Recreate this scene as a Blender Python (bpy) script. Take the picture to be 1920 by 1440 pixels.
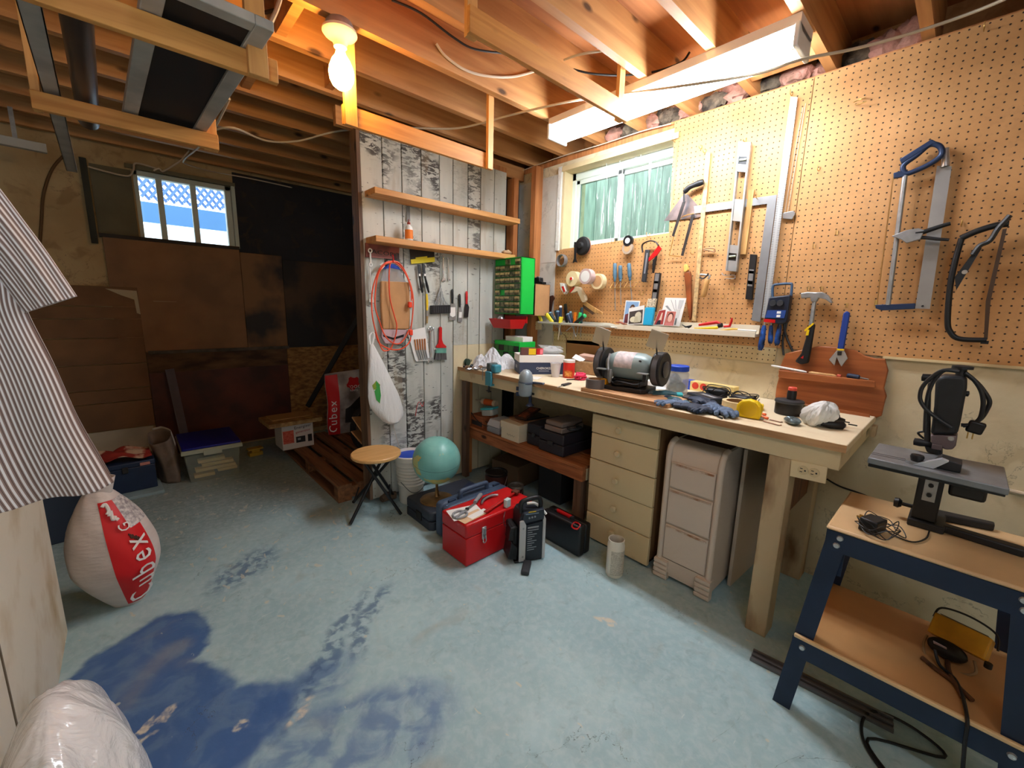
import bpy, bmesh, math, random
from math import sin, cos, pi, radians, sqrt
from mathutils import Vector, Matrix, Euler

for _o in list(bpy.data.objects):
    bpy.data.objects.remove(_o)
SC = bpy.context.scene
COL = SC.collection

# ------------------------------------------------------------------ camera
CAMH, FPX = 1.275, 777.2
_Y, _P, _R = radians(42.71), radians(10.33), radians(1.44)
_f = Vector((sin(_Y) * cos(_P), cos(_Y) * cos(_P), -sin(_P)))
_r = Vector((cos(_Y), -sin(_Y), 0))
_u = _r.cross(_f)
_r2 = _r * cos(_R) + _u * sin(_R)
_u2 = _r2.cross(_f)
cam_d = bpy.data.cameras.new('camera')
cam_d.sensor_fit = 'HORIZONTAL'
cam_d.sensor_width = 36.0
cam_d.lens = 36.0 * FPX / 1920.0
cam_d.clip_start = 0.02
cam = bpy.data.objects.new('camera', cam_d)
COL.objects.link(cam)
cam.matrix_world = Matrix(((_r2.x, _u2.x, -_f.x, 0), (_r2.y, _u2.y, -_f.y, 0), (_r2.z, _u2.z, -_f.z, CAMH), (0, 0, 0, 1)))
SC.camera = cam

# ------------------------------------------------------------------ world, colour management
W = bpy.data.worlds.new('world')
SC.world = W
W.use_nodes = True
_bg = W.node_tree.nodes['Background']
_bg.inputs[0].default_value = (0.80, 0.92, 1.0, 1)
_bg.inputs[1].default_value = 2.7
SC.view_settings.view_transform = 'Standard'
SC.view_settings.look = 'None'
SC.view_settings.gamma = 1.0
SC.view_settings.use_curve_mapping = False
SC.view_settings.exposure = 0.9
SC.cycles.use_light_tree = False
SC.cycles.max_bounces = 6
SC.cycles.diffuse_bounces = 3
SC.cycles.glossy_bounces = 2
SC.cycles.transmission_bounces = 4
SC.cycles.transparent_max_bounces = 8
SC.cycles.caustics_reflective = False
SC.cycles.caustics_refractive = False
BULB_W, TUBE_W = 58.0, 42.0

# ------------------------------------------------------------------ measuring: a pixel of the 1920x1440 frame seen on a plane of the room
def at(x, y, ax, v):
    d = _r2 * ((x - 960) / FPX) - _u2 * ((y - 720) / FPX) + _f
    c = (0.0, 0.0, CAMH)
    t = (v - c[ax]) / d[ax]
    return Vector((t * d.x, t * d.y, CAMH + t * d.z))

XB, XP, YP, YF, ZB = 1.751, 2.38, 2.47, 4.32, 0.85   # bench front, pegboard, plank partition, far wall, bench top
ZJ = 2.34                                             # underside of the joists

# ------------------------------------------------------------------ mesh building
class MB:
    def __init__(s):
        s.v = []; s.f = []
    def add(s, vs, fs):
        o = len(s.v)
        s.v += [tuple(q) for q in vs]
        s.f += [tuple(i + o for i in q) for q in fs]
        return s
    def bx(s, x0, x1, y0, y1, z0, z1):
        return s.add([(x0, y0, z0), (x1, y0, z0), (x1, y1, z0), (x0, y1, z0), (x0, y0, z1), (x1, y0, z1), (x1, y1, z1), (x0, y1, z1)],
                     [(0, 3, 2, 1), (4, 5, 6, 7), (0, 1, 5, 4), (1, 2, 6, 5), (2, 3, 7, 6), (3, 0, 4, 7)])
    def box(s, c, d, rot=(0, 0, 0)):
        m = Euler(rot).to_matrix()
        h = [q / 2 for q in d]
        t = MB().bx(-h[0], h[0], -h[1], h[1], -h[2], h[2])
        return s.add([m @ Vector(q) + Vector(c) for q in t.v], t.f)
    def cyl(s, a, b, r, r2=None, n=16, cap=True):
        return s.rings([a, b], [r, r if r2 is None else r2], n, cap)
    def rings(s, pts, rad, n=12, cap=True, flat=1.0, closed=False, up=None):
        """tube through pts with one radius per point; flat squashes the section"""
        P = [Vector(q) for q in pts]
        if not hasattr(rad, '__len__'):
            rad = [rad] * len(P)
        N = len(P)
        tang = []
        for i in range(N):
            if closed:
                t = P[(i + 1) % N] - P[i - 1]
            else:
                t = P[min(i + 1, N - 1)] - P[max(i - 1, 0)]
            if t.length < 1e-9:
                t = Vector((0, 0, 1))
            tang.append(t.normalized())
        t0 = tang[0]
        ref = Vector(up) if up else (Vector((0, 0, 1)) if abs(t0.z) < 0.9 else Vector((0, 1, 0)))
        nrm = (ref - t0 * ref.dot(t0)).normalized()
        vs = []
        for i in range(N):
            t = tang[i]
            nrm = nrm - t * nrm.dot(t)
            if nrm.length < 1e-6:
                nrm = t.orthogonal()
            nrm.normalize()
            bn = t.cross(nrm)
            for k in range(n):
                a = 2 * pi * k / n
                vs.append(P[i] + (nrm * (cos(a) * flat) + bn * sin(a)) * rad[i])
        fs = []
        M = N if closed else N - 1
        for i in range(M):
            j = (i + 1) % N
            for k in range(n):
                l = (k + 1) % n
                fs.append((i * n + k, i * n + l, j * n + l, j * n + k))
        if cap and not closed:
            fs.append(tuple(range(n - 1, -1, -1)))
            fs.append(tuple((N - 1) * n + k for k in range(n)))
        return s.add(vs, fs)
    def tube(s, pts, r, n=8, closed=False, sub=6):
        return s.rings(smooth_path(pts, sub, closed), r, n, True, 1.0, closed)
    def lathe(s, prof, n=24, o=(0, 0, 0), ax=2):
        vs, fs = [], []
        for r, z in prof:
            for k in range(n):
                a = 2 * pi * k / n
                p = (r * cos(a), r * sin(a), z)
                if ax == 0: p = (p[2], p[0], p[1])
                if ax == 1: p = (p[0], p[2], -p[1])
                vs.append((p[0] + o[0], p[1] + o[1], p[2] + o[2]))
        for i in range(len(prof) - 1):
            for k in range(n):
                l = (k + 1) % n
                fs.append((i * n + k, i * n + l, (i + 1) * n + l, (i + 1) * n + k))
        if prof[0][0] > 1e-6:
            fs.append(tuple(range(n - 1, -1, -1)))
        if prof[-1][0] > 1e-6:
            fs.append(tuple((len(prof) - 1) * n + k for k in range(n)))
        return s.add(vs, fs)
    def prism(s, poly, y0, y1):
        """outline in x,z extruded from depth y0 to y1"""
        n = len(poly)
        ar = sum(poly[i][0] * poly[(i + 1) % n][1] - poly[(i + 1) % n][0] * poly[i][1] for i in range(n))
        if ar < 0:
            poly = poly[::-1]
        vs = [(p[0], y0, p[1]) for p in poly] + [(p[0], y1, p[1]) for p in poly]
        fs = [tuple(range(n)), tuple(range(2 * n - 1, n - 1, -1))]
        for i in range(n):
            j = (i + 1) % n
            fs.append((i, n + i, n + j, j))
        return s.add(vs, fs)
    def slab(s, poly, z0, z1):
        """outline in x,y extruded from z0 to z1"""
        n = len(poly)
        ar = sum(poly[i][0] * poly[(i + 1) % n][1] - poly[(i + 1) % n][0] * poly[i][1] for i in range(n))
        if ar < 0:
            poly = poly[::-1]
        vs = [(p[0], p[1], z0) for p in poly] + [(p[0], p[1], z1) for p in poly]
        fs = [tuple(range(n - 1, -1, -1)), tuple(range(n, 2 * n))]
        for i in range(n):
            j = (i + 1) % n
            fs.append((i, j, n + j, n + i))
        return s.add(vs, fs)
    def ell(s, c, r, nu=20, nv=12):
        prof = [(sin(pi * i / nv), -cos(pi * i / nv)) for i in range(nv + 1)]
        t = MB().lathe(prof, nu)
        return s.add([(c[0] + q[0] * r[0], c[1] + q[1] * r[1], c[2] + q[2] * r[2]) for q in t.v], t.f)
    def grid(s, fn, nu, nv, wrap=False):
        vs = [fn(i / nu, j / nv) for j in range(nv + 1) for i in range(nu + (0 if wrap else 1))]
        w = nu if wrap else nu + 1
        fs = [(j * w + i, j * w + (i + 1) % w, (j + 1) * w + (i + 1) % w, (j + 1) * w + i) for j in range(nv) for i in range(nu)]
        return s.add(vs, fs)
    def tf(s, m):
        s.v = [tuple(m @ Vector(q)) for q in s.v]
        return s
    def mesh(s, name, mat=None, smooth=True, ang=38):
        me = bpy.data.meshes.new(name)
        me.from_pydata(s.v, [], s.f)
        bm = bmesh.new(); bm.from_mesh(me)
        bmesh.ops.remove_doubles(bm, verts=bm.verts, dist=1e-6)
        bmesh.ops.recalc_face_normals(bm, faces=bm.faces)
        bm.to_mesh(me); bm.free()
        if mat: me.materials.append(mat)
        if smooth:
            me.shade_smooth()
            me.set_sharp_from_angle(angle=radians(ang))
        return me
    def build(s, name, mat=None, parent=None, bev=0, solid=0, sub=0, smooth=True, ang=38, seg=2):
        o = bpy.data.objects.new(name, s.mesh(name, mat, smooth, ang))
        COL.objects.link(o)
        if parent: o.parent = parent
        if solid:
            m = o.modifiers.new('solid', 'SOLIDIFY'); m.thickness = solid; m.offset = 0
        if sub:
            m = o.modifiers.new('sub', 'SUBSURF'); m.levels = sub; m.render_levels = sub
        if bev:
            m = o.modifiers.new('bevel', 'BEVEL'); m.width = bev; m.segments = seg; m.limit_method = 'ANGLE'; m.angle_limit = radians(35)
        return o

def smooth_path(pts, sub=6, closed=False):
    P = [Vector(p) for p in pts]
    n = len(P)
    if n < 3: return P
    out = []
    M = n if closed else n - 1
    for i in range(M):
        if closed:
            a, b, c, d = P[i - 1], P[i], P[(i + 1) % n], P[(i + 2) % n]
        else:
            a, b, c, d = P[max(i - 1, 0)], P[i], P[i + 1], P[min(i + 2, n - 1)]
        for k in range(sub):
            t = k / sub
            out.append(0.5 * ((2 * b) + (c - a) * t + (2 * a - 5 * b + 4 * c - d) * t * t + (3 * b - a - 3 * c + d) * t ** 3))
    if not closed: out.append(P[-1])
    return out

def tag(o, label=None, cat=None, group=None, kind=None):
    if label: o['label'] = label
    if cat: o['category'] = cat
    if group: o['group'] = group
    if kind: o['kind'] = kind
    return o

def thing(name, label, cat, loc=(0, 0, 0), rz=0.0, group=None, rot=None):
    o = bpy.data.objects.new(name, None)
    o.empty_display_size = 0.05
    COL.objects.link(o)
    o.location = loc
    o.rotation_euler = rot if rot else (0, 0, rz)
    return tag(o, label, cat, group)

def copy_tree(o, parent=None):
    c = o.copy()
    COL.objects.link(c)
    if parent: c.parent = parent
    for ch in list(o.children):
        copy_tree(ch, c)
    return c

class Wall:
    """a thing hung on a wall, drawn in front view: x right, z up, y into the wall; q() takes a pixel to x,z"""
    def __init__(s, name, label, cat, px, plane='peg', off=0.0, group=None):
        if plane == 'peg':
            s.ax, s.val, rz = 0, XP - off, -pi / 2
        else:
            s.ax, s.val, rz = 1, {'plank': YP, 'far': YF}[plane] - off, 0
        s.p0 = at(px[0], px[1], s.ax, s.val)
        s.o = thing(name, label, cat, s.p0, rz, group)
    def q(s, x, y):
        p = at(x, y, s.ax, s.val)
        return ((s.p0.y - p.y) if s.ax == 0 else (p.x - s.p0.x), p.z - s.p0.z)
    def qs(s, *pts):
        return [s.q(*p) for p in pts]

# ------------------------------------------------------------------ materials
def lin(c):
    return tuple((q / 255 / 12.92) if q / 255 <= 0.04045 else ((q / 255 + 0.055) / 1.055) ** 2.4 for q in c[:3]) + (1.0,)

MATS = {}
def mat(name, col, rough=0.6, metal=0.0, var=0.0, vs=6.0, col2=None, bump=0.0, bs=60.0, spec=0.5, trans=0.0, alpha=1.0,
        stretch=None, emit=0.0, ior=1.45, detail=4.0, thr=None, coat=0.0, sss=0.0):
    if name in MATS: return MATS[name]
    m = bpy.data.materials.new(name); m.use_nodes = True
    nt = m.node_tree; N = nt.nodes; L = nt.links
    b = N['Principled BSDF']
    b.inputs['Base Color'].default_value = lin(col)
    b.inputs['Roughness'].default_value = rough
    b.inputs['Metallic'].default_value = metal
    b.inputs['Specular IOR Level'].default_value = spec
    b.inputs['IOR'].default_value = ior
    b.inputs['Transmission Weight'].default_value = trans
    b.inputs['Alpha'].default_value = alpha
    b.inputs['Coat Weight'].default_value = coat
    if emit:
        b.inputs['Emission Color'].default_value = lin(col)
        b.inputs['Emission Strength'].default_value = emit
    if var or col2 or bump:
        tc = N.new('ShaderNodeTexCoord')
        mp = N.new('ShaderNodeMapping')
        L.new(tc.outputs['Object'], mp.inputs['Vector'])
        if stretch: mp.inputs['Scale'].default_value = stretch
        oi = N.new('ShaderNodeObjectInfo')
        ad = N.new('ShaderNodeVectorMath'); ad.operation = 'ADD'
        mu = N.new('ShaderNodeMath'); mu.operation = 'MULTIPLY'; mu.inputs[1].default_value = 17.0
        L.new(oi.outputs['Random'], mu.inputs[0])
        L.new(mp.outputs['Vector'], ad.inputs[0]); L.new(mu.outputs[0], ad.inputs[1])
        vec = ad.outputs[0]
        if var or col2:
            nz = N.new('ShaderNodeTexNoise'); nz.inputs['Scale'].default_value = vs; nz.inputs['Detail'].default_value = detail
            L.new(vec, nz.inputs['Vector'])
            rp = N.new('ShaderNodeValToRGB')
            c2 = col2 if col2 else tuple(max(0, q * (1 - var)) for q in col)
            lo, hi = thr if thr else (0.35, 0.68)
            rp.color_ramp.elements[0].position = lo; rp.color_ramp.elements[0].color = lin(c2)
            rp.color_ramp.elements[1].position = hi; rp.color_ramp.elements[1].color = lin(col)
            L.new(nz.outputs['Fac'], rp.inputs['Fac'])
            L.new(rp.outputs['Color'], b.inputs['Base Color'])
        if bump:
            nb = N.new('ShaderNodeTexNoise'); nb.inputs['Scale'].default_value = bs; nb.inputs['Detail'].default_value = 4
            L.new(vec, nb.inputs['Vector'])
            bp = N.new('ShaderNodeBump'); bp.inputs['Strength'].default_value = min(1, bump); bp.inputs['Distance'].default_value = 0.01 * max(1, bump)
            L.new(nb.outputs['Fac'], bp.inputs['Height']); L.new(bp.outputs['Normal'], b.inputs['Normal'])
    MATS[name] = m
    return m

def wood(name, col, col2, axis=0, rough=0.65, scale=3.0, bump=0.15, knots=True):
    """timber with grain along the given object axis and a few knots"""
    if name in MATS: return MATS[name]
    m = bpy.data.materials.new(name); m.use_nodes = True
    nt = m.node_tree; N = nt.nodes; L = nt.links
    b = N['Principled BSDF']; b.inputs['Roughness'].default_value = rough
    tc = N.new('ShaderNodeTexCoord'); oi = N.new('ShaderNodeObjectInfo')
    mu = N.new('ShaderNodeMath'); mu.operation = 'MULTIPLY'; mu.inputs[1].default_value = 23.0
    L.new(oi.outputs['Random'], mu.inputs[0])
    ad = N.new('ShaderNodeVectorMath'); ad.operation = 'ADD'
    L.new(tc.outputs['Object'], ad.inputs[0]); L.new(mu.outputs[0], ad.inputs[1])
    mp = N.new('ShaderNodeMapping'); L.new(ad.outputs[0], mp.inputs['Vector'])
    sc = [14.0, 14.0, 14.0]; sc[axis] = 0.9
    mp.inputs['Scale'].default_value = sc
    n1 = N.new('ShaderNodeTexNoise'); n1.inputs['Scale'].default_value = scale; n1.inputs['Detail'].default_value = 6; n1.inputs['Distortion'].default_value = 0.6
    L.new(mp.outputs['Vector'], n1.inputs['Vector'])
    rp = N.new('ShaderNodeValToRGB')
    rp.color_ramp.elements[0].position = 0.3; rp.color_ramp.elements[0].color = lin(col2)
    rp.color_ramp.elements[1].position = 0.62; rp.color_ramp.elements[1].color = lin(col)
    L.new(n1.outputs['Fac'], rp.inputs['Fac'])
    out = rp.outputs['Color']
    if knots:
        mk = N.new('ShaderNodeMapping'); L.new(ad.outputs[0], mk.inputs['Vector'])
        sk = [9.0, 9.0, 9.0]; sk[axis] = 4.0
        mk.inputs['Scale'].default_value = sk
        vo = N.new('ShaderNodeTexVoronoi'); vo.inputs['Scale'].default_value = 0.8
        L.new(mk.outputs['Vector'], vo.inputs['Vector'])
        rk = N.new('ShaderNodeValToRGB')
        rk.color_ramp.elements[0].position = 0.06; rk.color_ramp.elements[0].color = (1, 1, 1, 1)
        rk.color_ramp.elements[1].position = 0.13; rk.color_ramp.elements[1].color = (0, 0, 0, 1)
        L.new(vo.outputs['Distance'], rk.inputs['Fac'])
        mx = N.new('ShaderNodeMix'); mx.data_type = 'RGBA'
        L.new(rk.outputs['Color'], mx.inputs[0]); L.new(out, mx.inputs[6])
        mx.inputs[7].default_value = lin(tuple(q * 0.5 for q in col2))
        out = mx.outputs[2]
    L.new(out, b.inputs['Base Color'])
    bp = N.new('ShaderNodeBump'); bp.inputs['Strength'].default_value = bump; bp.inputs['Distance'].default_value = 0.004
    L.new(n1.outputs['Fac'], bp.inputs['Height']); L.new(bp.outputs['Normal'], b.inputs['Normal'])
    MATS[name] = m
    return m

class NG:
    """little helper for hand-made node materials"""
    def __init__(s, name, rough=0.7):
        s.m = bpy.data.materials.new(name); s.m.use_nodes = True
        s.N = s.m.node_tree.nodes; s.L = s.m.node_tree.links
        s.b = s.N['Principled BSDF']; s.b.inputs['Roughness'].default_value = rough
        s.tc = s.N.new('ShaderNodeTexCoord'); s.obj = s.tc.outputs['Object']
        MATS[name] = s.m
    def _in(s, sock, v):
        if hasattr(v, 'is_output'): s.L.new(v, sock)
        else: sock.default_value = v
    def math(s, op, a, b=0.0, c=None, clamp=False):
        n = s.N.new('ShaderNodeMath'); n.operation = op; n.use_clamp = clamp
        s._in(n.inputs[0], a); s._in(n.inputs[1], b)
        if c is not None: s._in(n.inputs[2], c)
        return n.outputs[0]
    def map(s, vec, loc=(0, 0, 0), rot=(0, 0, 0), scale=(1, 1, 1), kind='POINT'):
        n = s.N.new('ShaderNodeMapping'); n.vector_type = kind
        s.L.new(vec, n.inputs['Vector'])
        n.inputs['Location'].default_value = loc; n.inputs['Rotation'].default_value = rot; n.inputs['Scale'].default_value = scale
        return n.outputs[0]
    def noise(s, vec, scale, detail=4, dist=0.0, col=False, rough=0.5):
        n = s.N.new('ShaderNodeTexNoise'); s.L.new(vec, n.inputs['Vector'])
        n.inputs['Scale'].default_value = scale; n.inputs['Detail'].default_value = detail; n.inputs['Distortion'].default_value = dist; n.inputs['Roughness'].default_value = rough
        return n.outputs['Color' if col else 'Fac']
    def vor(s, vec, scale, feature='F1', rnd=1.0):
        n = s.N.new('ShaderNodeTexVoronoi'); s.L.new(vec, n.inputs['Vector']); n.feature = feature
        n.inputs['Scale'].default_value = scale; n.inputs['Randomness'].default_value = rnd
        return n.outputs['Distance']
    def vadd(s, a, b):
        n = s.N.new('ShaderNodeVectorMath'); n.operation = 'ADD'; s._in(n.inputs[0], a); s._in(n.inputs[1], b); return n.outputs[0]
    def vmul(s, a, f):
        n = s.N.new('ShaderNodeVectorMath'); n.operation = 'SCALE'; s._in(n.inputs[0], a); n.inputs['Scale'].default_value = f; return n.outputs[0]
    def vlen(s, a):
        n = s.N.new('ShaderNodeVectorMath'); n.operation = 'LENGTH'; s.L.new(a, n.inputs[0]); return n.outputs['Value']
    def sep(s, a):
        n = s.N.new('ShaderNodeSeparateXYZ'); s.L.new(a, n.inputs[0]); return n.outputs
    def step(s, v, lo, hi):
        n = s.N.new('ShaderNodeMapRange'); n.interpolation_type = 'SMOOTHSTEP'
        s._in(n.inputs['Value'], v); n.inputs['From Min'].default_value = lo; n.inputs['From Max'].default_value = hi
        return n.outputs[0]
    def mix(s, f, a, b):
        n = s.N.new('ShaderNodeMix'); n.data_type = 'RGBA'
        s._in(n.inputs[0], f); s._in(n.inputs[6], a if hasattr(a, 'is_output') else lin(a)); s._in(n.inputs[7], b if hasattr(b, 'is_output') else lin(b))
        return n.outputs[2]
    def color(s, c): s._in(s.b.inputs['Base Color'], c); return s
    def bump(s, h, st=0.3, d=0.005):
        n = s.N.new('ShaderNodeBump'); n.inputs['Strength'].default_value = st; n.inputs['Distance'].default_value = d
        s._in(n.inputs['Height'], h); s.L.new(n.outputs[0], s.b.inputs['Normal']); return s

def text(s, size, m, parent, loc, rot=(pi / 2, 0, 0), name='lettering', ext=0.0004, align='CENTER', sx=1.0):
    cu = bpy.data.curves.new('lettering', 'FONT')
    cu.body = s; cu.size = size; cu.extrude = ext; cu.align_x = align; cu.align_y = 'CENTER'; cu.resolution_u = 2
    t = bpy.data.objects.new('lettering', cu); COL.objects.link(t)
    bpy.context.view_layer.update()
    me = bpy.data.meshes.new_from_object(t.evaluated_get(bpy.context.evaluated_depsgraph_get()))
    bpy.data.objects.remove(t)
    me.materials.clear(); me.materials.append(m)
    o = bpy.data.objects.new(name, me); COL.objects.link(o)
    o.location = loc; o.rotation_euler = rot; o.scale = (sx, 1, 1)
    if parent: o.parent = parent
    return o

# common plain materials
BLACK = mat('black plastic', (22, 23, 26), 0.45)
DKGREY = mat('dark grey plastic', (48, 50, 54), 0.5)
NAVYP = mat('navy plastic', (38, 52, 78), 0.5)
GREYP = mat('grey plastic', (150, 152, 156), 0.45)
WHITE = mat('white plastic', (232, 232, 228), 0.4)
PAPER = mat('white paper', (240, 238, 234), 0.8)
STEEL = mat('steel', (176, 178, 180), 0.35, 0.65, var=0.12, vs=30)
DKSTEEL = mat('dark steel', (70, 70, 72), 0.45, 0.8, var=0.2, vs=20)
CHROME = mat('chrome', (205, 205, 206), 0.22, .7)
BRASSY = mat('brassy hook wire', (196, 160, 92), 0.35, 0.8)
RED = mat('red enamel', (196, 22, 26), 0.35)
ORANGE = mat('orange cord', (238, 88, 52), 0.5)
YELLOW = mat('yellow plastic', (240, 200, 20), 0.4)
BLUE = mat('blue plastic', (30, 74, 190), 0.45)
TEAL = mat('teal grip', (60, 120, 130), 0.5)
GREEN = mat('green enamel', (26, 190, 70), 0.4)
CARD = mat('brown cardboard', (196, 148, 100), 0.85, var=0.08, vs=10)
RUBBER = mat('black rubber', (16, 16, 17), 0.7)
LWOOD = wood('light handle wood', (206, 160, 98), (172, 122, 66), 2, 0.5, knots=False)
CLEAR = mat('clear plastic', (235, 240, 240), 0.08, trans=1.0, ior=1.05)

# ================================================================== the room
def struct(o):
    o['kind'] = 'structure'; return o

# ---- floor: blue-grey painted concrete, worn, with darker blue patches of repaint
g = NG('painted concrete floor', 0.55)
v = g.obj
warp = g.vmul(g.vadd(g.noise(v, 3.0, 5, col=True), (-0.5, -0.5, -0.5)), 0.12)
vw = g.vadd(g.vadd(v, warp), g.vmul(g.vadd(g.noise(v, 14.0, 5, col=True), (-0.5, -0.5, -0.5)), 0.07))
base = g.mix(g.step(g.noise(v, 2.2, 5), 0.3, 0.7), (152, 184, 191), (172, 203, 208))
base = g.mix(g.math('MULTIPLY', g.step(g.noise(v, 7.0, 6, 1.0), 0.52, 0.75), 0.5), base, (168, 192, 196))
far_tone = g.step(g.math('ADD', g.sep(v)[1], g.math('MULTIPLY', g.noise(v, 1.8, 4), 1.2)), 2.9, 3.6)  # greyer and darker towards the far end, with a ragged edge
base = g.mix(g.math('MULTIPLY', far_tone, 0.55), base, (112, 120, 112))
mott = g.step(g.noise(v, 34.0, 7, 0.5, rough=0.65), 0.40, 0.66)
base = g.mix(g.math('MULTIPLY', mott, 0.30), base, (206, 222, 222))
dark = g.step(g.noise(g.map(v, (5, 3, 0)), 16.0, 6, 0.9, rough=0.6), 0.55, 0.70)
base = g.mix(g.math('MULTIPLY', dark, 0.22), base, (104, 124, 128))
scr = g.noise(g.map(v, (0, 0, 0), (0, 0, 0.6), (14, 90, 1)), 1.0, 3, 0.3)
base = g.mix(g.math('MULTIPLY', g.step(scr, 0.70, 0.74), 0.45), base, (220, 228, 222))
def blob(px, py, rx, ry, rot, soft=0.25):
    p = at(px, py, 2, 0)
    q = g.map(vw, (p.x, p.y, 0), (0, 0, rot), (rx, ry, 1), 'TEXTURE')
    x, y, _ = g.sep(q)
    d = g.math('SQRT', g.math('ADD', g.math('MULTIPLY', x, x), g.math('MULTIPLY', y, y)))
    return g.math('SUBTRACT', 1.0, g.step(d, 1.0 - soft, 1.0 + soft * 0.3))
def mx(*a):
    r = a[0]
    for q in a[1:]: r = g.math('MAXIMUM', r, q)
    return r
solid = mx(blob(255, 1245, 0.27, 0.19, 0.9, .12), blob(250, 1370, 0.26, 0.30, 0.5, .12), blob(400, 1385, 0.24, 0.16, 0.3, .2), blob(415, 1330, .05, .05, 0))
thin = mx(blob(640, 1390, 0.38, 0.17, -0.3, .3), blob(560, 1300, .25, .10, .2, .5), blob(760, 1345, .10, .10, 0, .4))
streak = mx(blob(620, 1215, 0.42, 0.05, 0.78, .6), blob(700, 1140, .2, .05, .7, .6), blob(460, 1065, 0.22, 0.10, 0.75, .5), blob(680, 1190, .12, .04, .9, .5))
wear = g.step(g.noise(v, 9.0, 6, 0.8), 0.36, 0.56)
fine = g.step(g.noise(v, 26.0, 5, 0.4), 0.40, 0.60)
base = g.mix(g.math('MULTIPLY', g.math('MULTIPLY', thin, g.math('MULTIPLY_ADD', wear, 0.65, 0.2)), 0.9), base, (84, 118, 164))
base = g.mix(g.math('MULTIPLY', g.math('MULTIPLY', streak, fine), 0.75), base, (64, 98, 138))
base = g.mix(g.math('MULTIPLY', solid, g.math('MULTIPLY_ADD', wear, 0.15, 0.82)), base, (62, 100, 154))
# pale chips and drips of paint, thick on the ground towards the back
smear = g.map(v, (0, 0, 0), (0, 0, 0.25), (1.0, 0.55, 1))
region = mx(blob(400, 960, 0.75, 1.2, 0.2, .6), blob(560, 1000, .6, .8, 0, .7))
chips = g.step(g.math('ADD', g.noise(smear, 26.0, 4, 0.6), g.math('MULTIPLY', region, 0.07)), 0.70, 0.73)
spots = g.math('SUBTRACT', 1.0, g.step(g.vor(v, 9.0), 0.05, 0.075))
spots = g.math('MULTIPLY', spots, g.step(g.noise(v, 4.0, 2), 0.52, 0.56))
base = g.mix(g.math('MULTIPLY', mx(chips, spots), 0.7), base, (208, 206, 188))
drip = mx(blob(300, 1360, .075, .016, 0.75, .3), blob(262, 1383, .06, .016, .75, .3), blob(1130, 1165, .02, .05, .3, .4), blob(560, 1340, .06, .02, .5, .5), blob(450, 1370, .02, .02, 0, .4))
base = g.mix(g.math('MULTIPLY', drip, fine), base, (214, 208, 190))
# cracks
cn = g.noise(g.map(v, (3.1, 1.7, 0)), 1.25, 7, 0.5, rough=0.62)
crack = g.math('SUBTRACT', 1.0, g.step(g.math('ABSOLUTE', g.math('SUBTRACT', cn, 0.5)), 0.0, 0.0016))
crack = g.math('MULTIPLY', crack, g.step(g.noise(v, 1.3, 2), 0.50, 0.58))
base = g.mix(g.math('MULTIPLY', crack, 0.8), base, (64, 66, 64))
stain = g.step(g.noise(g.map(v, (7, 2, 0)), 3.4, 5, 0.7), 0.60, 0.74)
base = g.mix(g.math('MULTIPLY', stain, 0.35), base, (158, 154, 140))
g.color(base)
g.bump(g.math('SUBTRACT', g.noise(v, 40, 6), g.math('MULTIPLY', crack, 0.8)), 0.4, 0.005)
L_ = g.step(g.noise(v, 8, 4), 0.3, 0.7)
g._in(g.b.inputs['Roughness'], g.math('MULTIPLY_ADD', L_, 0.25, 0.42))
floor = struct(MB().bx(-2.0, 2.62, -1.2, YF + 0.2, -0.1, 0.0).build('floor', g.m))

CASE_ = mat('white door casing', (226, 222, 212), .5)
# ---- plastered concrete walls
def plaster(name, c1, c2, c3, st=0.4):
    g = NG(name, 0.85)
    v = g.obj
    b = g.mix(g.step(g.noise(v, 2.5, 6), 0.32, 0.68), c1, c2)
    b = g.mix(g.math('MULTIPLY', g.step(g.noise(v, 9.0, 6, 0.8), 0.55, 0.7), 0.6), b, c3)
    cn = g.noise(v, 3.0, 8, 0.3, rough=0.65)
    ck = g.math('SUBTRACT', 1.0, g.step(g.math('ABSOLUTE', g.math('SUBTRACT', cn, 0.5)), 0.0, 0.006))
    ck = g.math('MULTIPLY', ck, g.step(g.noise(v, 5.0, 2), 0.48, 0.58))
    b = g.mix(g.math('MULTIPLY', ck, 0.55), b, tuple(q * 0.45 for q in c1))
    g.color(b); g.bump(g.math('SUBTRACT', g.noise(v, 22, 6), ck), st, 0.006)
    return g.m
CREAM = plaster('cream painted concrete', (210, 194, 158), (226, 212, 178), (194, 176, 138))
GREYPL = plaster('grey parged concrete', (196, 192, 182), (212, 208, 198), (166, 162, 152))
FARPL = plaster('bare tan concrete', (172, 142, 98), (192, 166, 122), (142, 112, 74))
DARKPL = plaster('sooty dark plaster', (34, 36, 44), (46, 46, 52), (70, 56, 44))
ply = wood('plywood subfloor', (190, 122, 68), (150, 88, 44), 0, 0.75, 1.2)
JOIST = wood('spruce joist', (200, 146, 90), (166, 110, 60), 0, 0.6, 1.6)
STUD = wood('spruce stud', (190, 124, 70), (150, 90, 46), 2, 0.65)
RACK = wood('spruce rack lath', (224, 160, 84), (198, 130, 62), 0, 0.6)
RACKV = wood('spruce rack hanger', (226, 168, 98), (200, 138, 74), 2, 0.6)

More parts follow.
